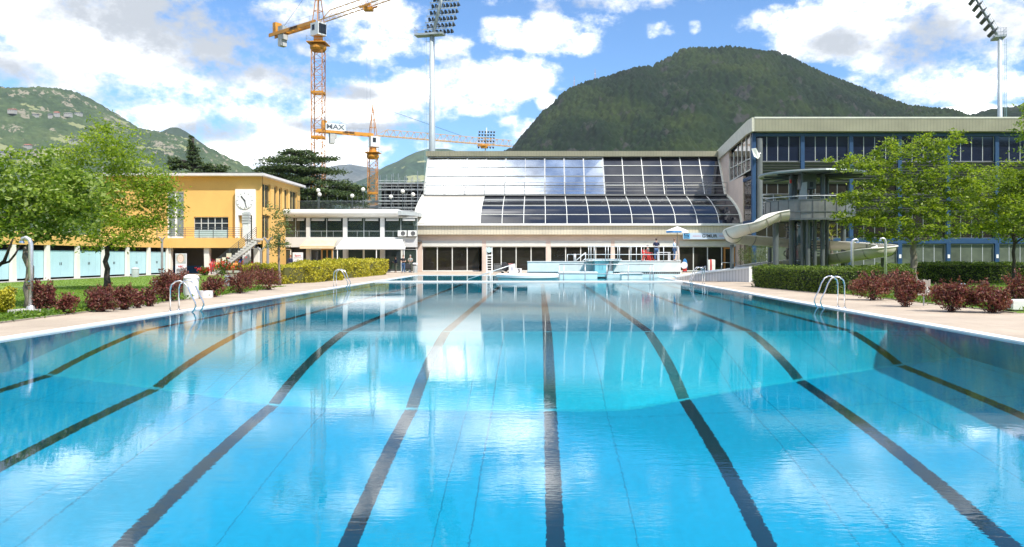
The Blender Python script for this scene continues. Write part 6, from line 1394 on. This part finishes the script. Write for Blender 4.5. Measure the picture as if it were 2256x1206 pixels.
# ---- trees, hedges, bushes ------------------------------------------------------------------------------------
def E_(px, py, d, rx, rz, ry=None, dd=0):
    """ellipsoid of foliage: centre seen at px,py at distance d, radii given in photo pixels there"""
    k = d/F; return (X(px,d+dd), d+dd, Z(py,d+dd), rx*k, (ry or rx)*k, rz*k)
LF_ASH = leaf_mat('leaf_ash', [(.08,.14,.014),(.165,.24,.02),(.26,.34,.03),(.36,.42,.045)], .48)
LF_PLUM = leaf_mat('leaf_cherry', [(.06,.115,.014),(.14,.215,.026),(.23,.31,.045),(.38,.44,.17)], .46, .45, .3)
LF_LIME = leaf_mat('leaf_lime', [(.07,.12,.012),(.14,.205,.018),(.23,.295,.03),(.33,.39,.06)], .47, .45, .3)
LF_YOUNG = leaf_mat('leaf_young', [(.06,.09,.03),(.10,.15,.04),(.15,.19,.07)], .35)
LF_RED = leaf_mat('leaf_barberry', [(.05,.014,.016),(.13,.030,.034),(.21,.055,.052),(.26,.115,.09),(.11,.08,.035)], .3, .5, .25)
LF_YEL = leaf_mat('leaf_golden', [(.16,.17,.012),(.33,.29,.018),(.46,.40,.03),(.58,.52,.07)], .3)
LF_HEDGE = leaf_mat('leaf_hedge', [(.035,.065,.014),(.075,.125,.02),(.13,.19,.03),(.20,.26,.06)], .35, .5, .25)
LF_CEDAR = leaf_mat('needle_cedar', [(.022,.045,.022),(.045,.08,.03),(.08,.12,.04),(.12,.16,.05)], .2, .6)
LF_OLIVE = leaf_mat('leaf_olive', [(.05,.075,.03),(.09,.12,.04),(.15,.17,.06)], .3)
LF_WEED = leaf_mat('leaf_weed', [(.05,.10,.012),(.10,.18,.02),(.17,.25,.03)], .35)
BARKG = mat('bark_grey', (.19,.16,.13), .9, var=.35, scale=7, bump=.5, stretch=(1,1,.3))
# left: broad leaved cherry at the deck edge
d = 24.6; tree('cherry_tree', (X(68,d),d,0), (X(58,d),d,Z(545,d)), [E_(20,430,d,70,75,90),E_(110,420,d,75,70,90),E_(165,455,d,60,70,80),E_(60,370,d,65,45,80),E_(120,490,d,90,42,80),E_(20,500,d,70,40,80),E_(-70,450,d,80,80,90),E_(190,410,d,45,55,60)],
     270, 36, .46, .16, .09, LF_PLUM, 'broad leaved cherry tree leaning over the shower post at the left deck edge', group=None, r0=.15, r1=.10, bark=BARKG, ntarget=60)
# feathery ash behind it
d = 37.3; tree('ash_tree', (X(236,d),d,0), (X(236,d),d,Z(545,d)), [E_(245,330,d,62,62),E_(180,330,d,50,42),E_(285,360,d,52,60),E_(150,380,d,55,55),E_(335,420,d,60,48),E_(240,430,d,95,70),E_(350,470,d,45,42),E_(185,480,d,75,50),E_(280,495,d,80,50),E_(240,535,d,55,26),E_(362,415,d,30,34),E_(120,430,d,50,60)],
     470, 48, .66, .17, .062, LF_ASH, 'dense feathery ash tree with dark straight trunk on the left lawn', r0=.15, r1=.10, bark=mat('bark_dark', (.045,.035,.03), .9, var=.3, scale=6, bump=.5), ntarget=60, flat=.45, shell=.5)
d = 27; tree('cherry_tree', (X(-75,d),d,0), (X(-40,d),d,Z(590,d)), [E_(-100,470,d,70,55),E_(-40,520,d,50,30),E_(-150,430,d,90,80)], 150, 30, .4, .12, .065, LF_PLUM, 'cherry tree cut by the left photo edge, only dark branches showing', r0=.14, r1=.1, bark=mat('bark_dark', (.045,.035,.03)), ntarget=20)
m_ = MB(); m_.tube([(X(-60,27),27,1.1),(X(-10,27),27,Z(592,27)),(X(14,27),26.9,Z(575,27)),(X(30,27),26.8,Z(545,27)),(X(44,27),26.7,Z(520,27))], [.10,.075,.06,.04,.02], 8); m_.tube([(X(2,27),27,Z(582,27)),(X(20,27),27,Z(577,27)),(X(34,27),27,Z(560,27)),(X(45,27),27,Z(540,27))], [.05,.04,.035,.02], 7); m_.build('limb', mat('bark_dark', (.045,.035,.03)), bpy.data.objects['cherry_tree.001'], smooth=True)
# right: open branched lime green tree, its thinner neighbour, and one at the frame edge
d = 42; tree('hornbeam_tree', (X(2010,d),d,0), (X(2012,d),d,Z(535,d)), [E_(1900,365,d,60,22,60),E_(1985,330,d,60,32,60),E_(2070,325,d,45,36,50),E_(1940,400,d,70,28,70),E_(2050,385,d,80,36,80),E_(1880,435,d,55,20,60),E_(1985,450,d,80,32,80),E_(2085,455,d,60,40,70),E_(1935,490,d,75,22,70),E_(2040,505,d,75,34,80),E_(2100,300,d,18,24,25),E_(1880,478,d,40,18,50),E_(1855,352,d,32,12,40),E_(2110,400,d,50,40,60),E_(1950,520,d,55,20,60)],
     480, 44, .42, .165, .088, LF_LIME, 'open lime green tree with pale forking trunk before the sports hall', r0=.22, r1=.15, bark=BARKG, ntarget=130, flat=.42, up=.5)
d = 43; tree('hornbeam_tree', (X(2233,d),d,0), (X(2233,d),d,Z(520,d)), [E_(2180,410,d,60,45),E_(2250,390,d,60,45),E_(2200,465,d,75,40),E_(2290,440,d,70,60),E_(2170,500,d,50,30),E_(2260,505,d,70,30),E_(2130,430,d,32,30),E_(2320,380,d,60,50)],
     430, 44, .45, .155, .08, LF_LIME, 'round lime green tree with thin dark trunk beside the right photo edge', r0=.10, r1=.08, bark=mat('bark_dark', (.045,.035,.03)), ntarget=70, flat=.5, up=.45)
d = 33; tree('plum_tree', (X(2380,d),d,0), (X(2370,d),d,Z(470,d)), [E_(2345,300,d,95,80),E_(2330,230,d,70,40),E_(2400,400,d,110,80),E_(2290,330,d,35,35)], 380, 26, .4, .14, .08, LF_PLUM, 'darker leafed tree reaching in at the upper right photo edge', r0=.16, r1=.1, bark=BARKG, ntarget=30)
# young staked tree by the yellow hedge
d = 43.4; t_ = tree('young_tree', (X(616,d),d,0), (X(615,d),d,Z(520,d)), [E_(605,480,d,18,34),E_(622,505,d,20,36),E_(612,540,d,26,22),E_(600,455,d,8,18),E_(630,480,d,8,22)], 95, 16, .34, .12, .06, LF_YOUNG, 'young staked tree with thin pale trunk at the hedge end', r0=.07, r1=.05, bark=BARKG, ntarget=16)
# dark cedars behind the yellow building
def cedar(base, tiers, lb, nt_, hgt):
    t = thing('cedar_tree', base, lb, 'tree', 'cedars behind the baths'); C = []; S = []; tb = MB(); tb.tube([base, (base[0]+.3,base[1],hgt*.6), (base[0],base[1],hgt)], [.55,.35,.08], 9)
    for (cx_t, z, r, n) in tiers:
        for k in range(n):
            a_ = rng.uniform(0, 2*math.pi); rr = r*math.sqrt(rng.uniform(.02,1)); px_, py_ = cx_t+rr*math.cos(a_), base[1]+rr*math.sin(a_)*.8; C.append((px_, py_, z - .10*rr + rng.normal()*.16 + .5*math.sin(3.1*a_)*rr/r*.5)); S.append(min(1, .25+r*.22))
        for k in range(9):
            a_ = 2*math.pi*k/9+z; tb.tube([(base[0],base[1],z-.7),((base[0]+cx_t)/2+.5*r*math.cos(a_),base[1]+.4*r*math.sin(a_),z-.15),(cx_t+r*.85*math.cos(a_),base[1]+r*.7*math.sin(a_),z-.1)], [.16,.1,.04], 5, caps=False)
    tb.build('trunk', mat('bark_dark', (.045,.035,.03)), t, smooth=True)
    C = np.array(C); pts = clump_points(C, rng.uniform(.7,1.15,len(C))*np.array(S), 30, .30); v, f = leaf_quads(pts, .34, .13, .35, .4, tilt=(0,0,-.35)); np_mesh('crown', v, f, LF_CEDAR, t)
    return t
d = 103; c2 = lambda px, py, rp, n, dd=d: (X(px,dd), Z(py,dd), rp*dd/F, n)
cedar((X(662,d),d,0), [c2(655,336,34,50),c2(640,350,68,105),c2(705,348,40,50),c2(650,368,85,130),c2(628,388,72,110),c2(712,376,48,60),c2(690,398,82,120),c2(772,412,36,60),c2(720,420,85,130),c2(670,432,80,110),c2(765,432,44,60),c2(735,446,70,80),c2(600,372,40,60),c2(585,400,40,40),c2(665,450,60,60)], 'broad flat layered dark cedar between yellow building and crane', 0, 15.2)
d = 112; cedar((X(426,d),d,0), [c2(420,303,2,6,112),c2(421,312,4,9,112),c2(424,321,6,12,112),c2(423,330,9,15,112),c2(428,339,11,18,112),c2(426,349,14,22,112),c2(428,359,17,26,112),c2(392,357,24,34,112),c2(404,366,26,36,112),c2(470,368,28,40,112),c2(455,376,28,40,112),c2(430,384,62,80,112),c2(484,374,16,20,112),c2(380,352,10,14,112)], 'pointed dark cedar behind the left end of the yellow roof', 0, 19.5)
# ---- hedges -------------------------------------------------------------------------------------------------
def hedge(p, q, w, h, lm, core, lb, L=.09, Wd=.055, dens=420, lump=.14, grp=None, name='hedge', fq=1.3):
    """clipped hedge from p to q (x,y), width w, height h: leafy skin over a dark twiggy core"""
    p = Vector((*p,0)); q = Vector((*q,0)); ln = (q-p).length; u = (q-p)/ln; s = Vector((-u.y,u.x,0)); t = thing(name, tuple((p+q)/2), lb, 'hedge', grp)
    m = MB(); a = [p+s*(w/2-.1)+u*.1, q+s*(w/2-.1)-u*.1, q-s*(w/2-.1)-u*.1, p-s*(w/2-.1)+u*.1]; m.prism([tuple(k) for k in a], (0,0,h-.12)); m.build('twigs', core, t)
    A = [(ln*w,'t'),(ln*h,'f'),(ln*h,'b'),(w*h,'l'),(w*h,'r')]; out = []
    for ar, k in A:
        n = int(ar*dens); r1, r2 = rng.uniform(0,1,n), rng.uniform(0,1,n)
        if k == 't': a_, b_, z = r1*ln, (r2-.5)*w, np.full(n,h)
        elif k in 'fb': a_, b_, z = r1*ln, np.full(n, w/2*(1 if k == 'b' else -1)), r2*h
        else: a_, b_, z = np.full(n, 0. if k == 'l' else ln), (r1-.5)*w, r2*h
        out.append(np.stack([p.x+u.x*a_+s.x*b_, p.y+u.y*a_+s.y*b_, z], 1))
    C = np.concatenate(out); nz = np.array([fbm(C[:,0]*fq+C[:,2]*.7, C[:,1]*fq-C[:,2]*.9, 3)]).ravel()-.45
    ctr = np.array([(p.x+q.x)/2,(p.y+q.y)/2,h*.5]); dirv = C-ctr; dirv -= np.outer(dirv@np.array([u.x,u.y,0]), np.array([u.x,u.y,0])); dirv /= np.linalg.norm(dirv,axis=1,keepdims=True)+1e-6
    C = C + dirv*(nz[:,None]*lump*2 + rng.normal(size=(len(C),1))*.05); C[:,2] = np.clip(C[:,2], .02, None)
    v, f = leaf_quads(C, L, Wd, .15, .4); np_mesh('foliage', v, f, lm, t); return t
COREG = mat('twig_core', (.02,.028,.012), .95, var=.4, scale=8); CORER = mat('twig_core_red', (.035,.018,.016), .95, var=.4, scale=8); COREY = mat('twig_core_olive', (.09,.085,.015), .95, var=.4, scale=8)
hedge((12.75,41.8),(14.1,33.4), 1.7, 1.12, LF_HEDGE, COREG, 'near clipped green hedge box at the right deck edge', dens=460)
hedge((X(1872,41),41.5),(X(2004,41),40.6), 1.2, 1.0, LF_HEDGE, COREG, 'clipped green hedge running behind the two shower posts to the trunk', dens=330)
hedge((X(2014,47),46.5),(X(2420,47),46.5), 1.5, 1.25, LF_HEDGE, COREG, 'long clipped green hedge across the right lawn behind the bollard', dens=280, L=.11, Wd=.07)
hedge((X(1935,58),58),(X(2400,58),58.5), 1.4, 1.05, LF_HEDGE, COREG, 'rear low green hedge line in front of the sports hall windows', dens=170, L=.13, Wd=.08)
hedge((X(1845,54),54),(X(2005,54),55), 1.4, .95, LF_HEDGE, COREG, 'short green hedge behind the slide tower right of the columns', dens=170, L=.13, Wd=.08)
hedge((-16.3,45.2),(-15.0,53.2), 1.9, 1.12, LF_YEL, COREY, 'long golden yellow hedge nearest to the young tree', L=.12, Wd=.07, dens=330, lump=.55, fq=.75)
hedge((-15.9,55.5),(-15.2,69.5), 2.0, 1.3, LF_YEL, COREY, 'far golden yellow hedge ending near the cafe awning', L=.14, Wd=.08, dens=200, lump=.6, fq=.55)
hedge((X(547,60),61),(X(614,60),58), 1.6, .9, LF_YEL, COREY, 'golden yellow hedge before the stair, left of the young tree', L=.13, Wd=.08, dens=240, lump=.5, fq=.7)
# ---- loose bushes ---------------------------------------------------------------------------------------------
def bush(px, pb, w, h, lm, core, lb, n=1500, L=.085, Wd=.04, name='barberry_bush', grp=None, ry=None, flat=1):
    """loose bush: base seen at row pb, w/h in photo pixels there"""
    d = GD(pb) + w*.5*GD(pb)/F*.7; x = X(px,d); k = d/F; rx, rz = w*k/2*1.18, h*k*1.1; n = int(n*1.35); t = thing(name, (x,d,0), lb, 'bush', grp)
    ells = [(x,d,rz*.46,rx*.66,(ry or rx)*.62,rz*.44)]
    for i in range(9): a = rng.uniform(0,2*math.pi); q_ = rng.uniform(.4,.78); ells.append((x+rx*q_*math.cos(a), d+rx*q_*.8*math.sin(a), rz*rng.uniform(.3,.85-.25*q_), rx*rng.uniform(.18,.42), rx*rng.uniform(.18,.4), rz*rng.uniform(.16,.34)))
    C = in_ellipsoids(ells, n, .75); C[:,2] = np.clip(C[:,2], .02, None)
    st = MB(); tips = []
    for i in range(16):
        a = rng.uniform(0,2*math.pi); r = rx*rng.uniform(.3,.95); tp = (x+r*math.cos(a), d+r*.8*math.sin(a), rz*rng.uniform(.75,1.12)); st.tube([(x+rng.normal()*.06,d+rng.normal()*.06,0),(x+r*.5*math.cos(a),d+r*.4*math.sin(a),tp[2]*.55),tp], [.014,.01,.004], 4, caps=False)
        s_ = rng.uniform(.45,1,40)[:,None]; tips.append(np.array([(x,d,0)])*(1-s_) + np.array([tp])*s_ + rng.normal(size=(40,3))*.035)
    st.build('stems', core, t); C = np.concatenate([C]+tips); v, f = leaf_quads(C, L, Wd, .1, .4, tilt=(0,0,.45)); np_mesh('foliage', v, f, lm, t); return t
RB_ = 'red barberry bushes along the left deck'
for px, pb, w, h, lb, n in ((92,692,58,62,'dark red barberry bush between golden bush and shower post',1500),(222,689,62,46,'low dark red bush first right of the shower post',1300),(158,692,42,40,'small red barberry shrub, nearest right of the shower slab',800),(228,672,66,38,'red bush behind the low one right of the shower post',900),(275,684,40,50,'upright red barberry bush in the middle of the left row',1000),(302,680,26,36,'narrow red barberry bush next to the upright one',500),(330,676,24,32,'smallest red barberry bush left of the bollard lamp',450),(372,666,74,62,'large red barberry bush left of the white bin',1900),(396,648,60,46,'red barberry bush right behind the ladder and white bin',900),(470,656,56,42,'red barberry bush right of the white tub',1000),(530,648,62,44,'dark red bush at the deck edge before the slatted bin',1000),(545,636,60,46,'tall red barberry bush behind the slatted bin',900),(592,640,66,46,'red barberry bush under the young tree, last of the left row',1200)):
    if px in (158,): continue
    bush(px, pb, w, h, LF_RED, CORER, lb, n, grp=RB_)
bush(152, 694, 46, 40, LF_RED, CORER, 'small red barberry bush close to the right of the shower slab', 800, grp=RB_)
RR_ = 'red barberry bushes along the right deck'
for px, pb, w, h, lb, n in ((1925,664,92,54,'wide red barberry bush before the shower posts, first on the right deck',2000),(1995,678,62,66,'tall bright red barberry bush left of the timber notice',1700),(1975,655,80,52,'bright red barberry bush behind, under the pale tree trunk',1500),(2098,690,96,62,'sprawling pale red bush right of the timber notice',2200),(2185,692,90,62,'dark red barberry bush between sprawling one and white bench',2000),(2250,684,70,78,'tall red barberry bush at the right photo edge',1700)):
    bush(px, pb, w, h, LF_RED, CORER, lb, n, grp=RR_)
bush(8, 694, 56, 52, LF_YEL, COREY, 'golden yellow bush at the left photo edge', 1500, .075, .05, 'golden_bush')
bush(1668, 602, 86, 62, LF_OLIVE, COREG, 'loose olive green shrub under the slide beside the hall corner', 1700, .16, .04, 'olive_shrub')
bush(1735, 598, 80, 74, LF_OLIVE, COREG, 'olive green shrub between the slide tower columns', 1300, .17, .05, 'olive_shrub')
bush(1690, 597, 60, 92, leaf_mat('leaf_olive_yellow', [(.12,.12,.02),(.2,.19,.03),(.28,.25,.05)], .3), COREG, 'yellowish shrub top showing above the slide loop', 1000, .17, .05, 'olive_shrub')
# roses by the stair
LF_ROSE = leaf_mat('petal_red', [(.35,.01,.012),(.55,.02,.02),(.7,.05,.04)], .2)
for px, pb, w, h, lb in ((450,608,22,16,'small red rose bush on the kerb left of the stair'),(492,608,46,30,'tall rose bush with few red blooms at the stair foot'),(535,606,42,26,'dense red rose bush right of the stair foot')):
    t_ = bush(px, pb, w, h, LF_HEDGE, COREG, lb, 420, .12, .07, 'rose_bush', 'rose bushes by the stair')
    loc = t_.location; k = GD(pb)/F; n = 60; C = np.array(loc) + np.stack([rng.normal(size=n)*w*k*.3, rng.normal(size=n)*w*k*.25, np.abs(rng.normal(size=n)*h*k*.3)+h*k*.5], 1)
    C = np.repeat(C, 6, 0) + rng.normal(size=(n*6,3))*.05; v, f = leaf_quads(C, .11, .09, .1, .3); np_mesh('blossom', v, f, LF_ROSE, t_)
# palms
LF_PALM = leaf_mat('leaf_palm', [(.14,.17,.02),(.26,.25,.03),(.38,.32,.05)], .3)
def palm(x, y, z, r, lb):
    t = thing('palm_tree', (x,y,0), lb, 'palm'); MB().tube([(x,y,0),(x,y,z)], [.14,.10], 8).build('trunk', BARKG, t); V_ = []; F_ = []
    for k in range(16):
        a = 2*math.pi*k/16+rng.uniform(-.2,.2); el = rng.uniform(-.3,1.0); u = Vector((math.cos(a)*math.cos(el), math.sin(a)*math.cos(el), math.sin(el))); c = Vector((x,y,z)); e = c+u*r*.55
        for j in range(9):
            b_ = a+(j-4)*.22; w_ = Vector((math.cos(b_)*math.cos(el), math.sin(b_)*math.cos(el), math.sin(el)-.25)); s = Vector((-math.sin(b_), math.cos(b_), 0))*.02; tip = e+w_*r*.5; o_ = len(V_); V_ += [tuple(e-s),tuple(e+s),tuple(tip+s*.3),tuple(tip-s*.3)]; F_.append((o_,o_+1,o_+2,o_+3))
        o_ = len(V_); s = Vector((-math.sin(a), math.cos(a), 0))*.015; V_ += [tuple(c-s),tuple(c+s),tuple(e+s),tuple(e-s)]; F_.append((o_,o_+1,o_+2,o_+3))
    np_mesh('frond', np.array(V_), np.array(F_), LF_PALM, t)
palm(X(1832,53.5), 53.5, Z(520,53.5), 1.15, 'yellowing fan palm beside the slide tower columns'); palm(X(1735,54), 54, Z(438,54), 1.0, 'fan palm crown showing above the tower parapet')
# ---- ground cover under the bushes, short grass ----------------------------------------------------------------------
def strip_points(pts, w, n):
    P0 = np.array(pts); seg = np.diff(P0, axis=0); L = np.linalg.norm(seg, axis=1); k = rng.choice(len(L), n, p=L/L.sum()); t = rng.uniform(0,1,(n,1)); q = P0[k]+seg[k]*t; return q + rng.normal(size=(n,2))*w
q = np.concatenate([strip_points([(-14.3,18.5),(-14.2,22.5),(-14.1,27)], .28, 2600), strip_points([(-14.2,28),(-14.3,33),(-14.5,38.5)], .3, 2600), strip_points([(14.3,35),(14.5,29),(14.9,25.5),(15.2,23)], .45, 6500)])
C = np.column_stack([q, rng.uniform(.02,.17,len(q))]); v, f = leaf_quads(C, .10, .05, .1, .5, tilt=(0,0,.3)); g_ = np_mesh('ground_cover', v, f, LF_WEED); tag(g_, 'low green weeds under the red bushes on both sides of the pool', 'ground cover', kind='stuff')
bl = []
for (x0,x1,y0,y1,n) in ((-26,-14.2,20,42,60000),(14.8,30,22.5,46,50000),(-34,-20,42,66,20000)):
    bl.append(np.column_stack([rng.uniform(x0,x1,n), rng.uniform(y0,y1,n), np.full(n,.012)]))
b_ = np.concatenate(bl); n = len(b_); a = rng.uniform(0,2*math.pi,n); dx_, dy_ = np.cos(a)*.012, np.sin(a)*.012; tip = b_ + np.column_stack([rng.normal(size=n)*.02, rng.normal(size=n)*.02, rng.uniform(.03,.07,n)])
v = np.stack([b_-np.column_stack([dx_,dy_,0*dx_]), b_+np.column_stack([dx_,dy_,0*dx_]), tip], 1).reshape(-1,3); f = np.arange(3*n).reshape(n,3)
gg = np_mesh('grass', v, f, leaf_mat('grass_blade', [(.10,.18,.018),(.15,.245,.026),(.21,.29,.04)], .3)); tag(gg, 'short mown grass on the lawns left and right of the pool', 'grass', kind='stuff')
HAZE = 4.5e-5
# ---- the valley behind the viewer (seen only mirrored in windows) ----------------------------------------------
hb = hill('hill_opposite', [(-6000,380),(-3500,330),(-1500,250),(0,290),(1200,210),(2600,280),(4500,260),(8000,400)], 1500, 900, 700, bpy.data.materials['forest_dark'], nx=160, ny=60, crown=0, gully=60)
hb.rotation_euler = (0,0,math.pi)
bt = []
for k in range(26):
    bt.append((-75+6*k+rng.uniform(-2,2), -42+rng.uniform(-6,6), rng.uniform(5,7), 4.5, 4, rng.uniform(5,7)))
cs_ = in_ellipsoids(bt, 2600, .6); v, f = leaf_quads(clump_points(cs_, rng.uniform(.8,1.4,len(cs_)), 12, .6), .7, .4, .3, .4); tl = np_mesh('treeline', v, f, LF_PLUM); tag(tl, 'row of leafy trees across the lawn opposite the bathing hall', 'trees', kind='stuff')
# ---- air ------------------------------------------------------------------------------------------------------
hz = MB().box(-6000, 6000, -2700, 6100, -7, 730).build('haze', None, origin=(0,0,0)); m = bpy.data.materials.new('haze_air'); m.use_nodes = True; nt = m.node_tree; nt.nodes.clear()
out = nt.nodes.new('ShaderNodeOutputMaterial'); pv = nt.nodes.new('ShaderNodeVolumePrincipled'); pv.inputs['Color'].default_value = (.82,.90,1,1); pv.inputs['Density'].default_value = HAZE; pv.inputs['Anisotropy'].default_value = .2
nt.links.new(pv.outputs[0], out.inputs['Volume']); hz.data.materials.append(m); tag(hz, 'thin pale haze in the valley air', 'haze', kind='stuff')
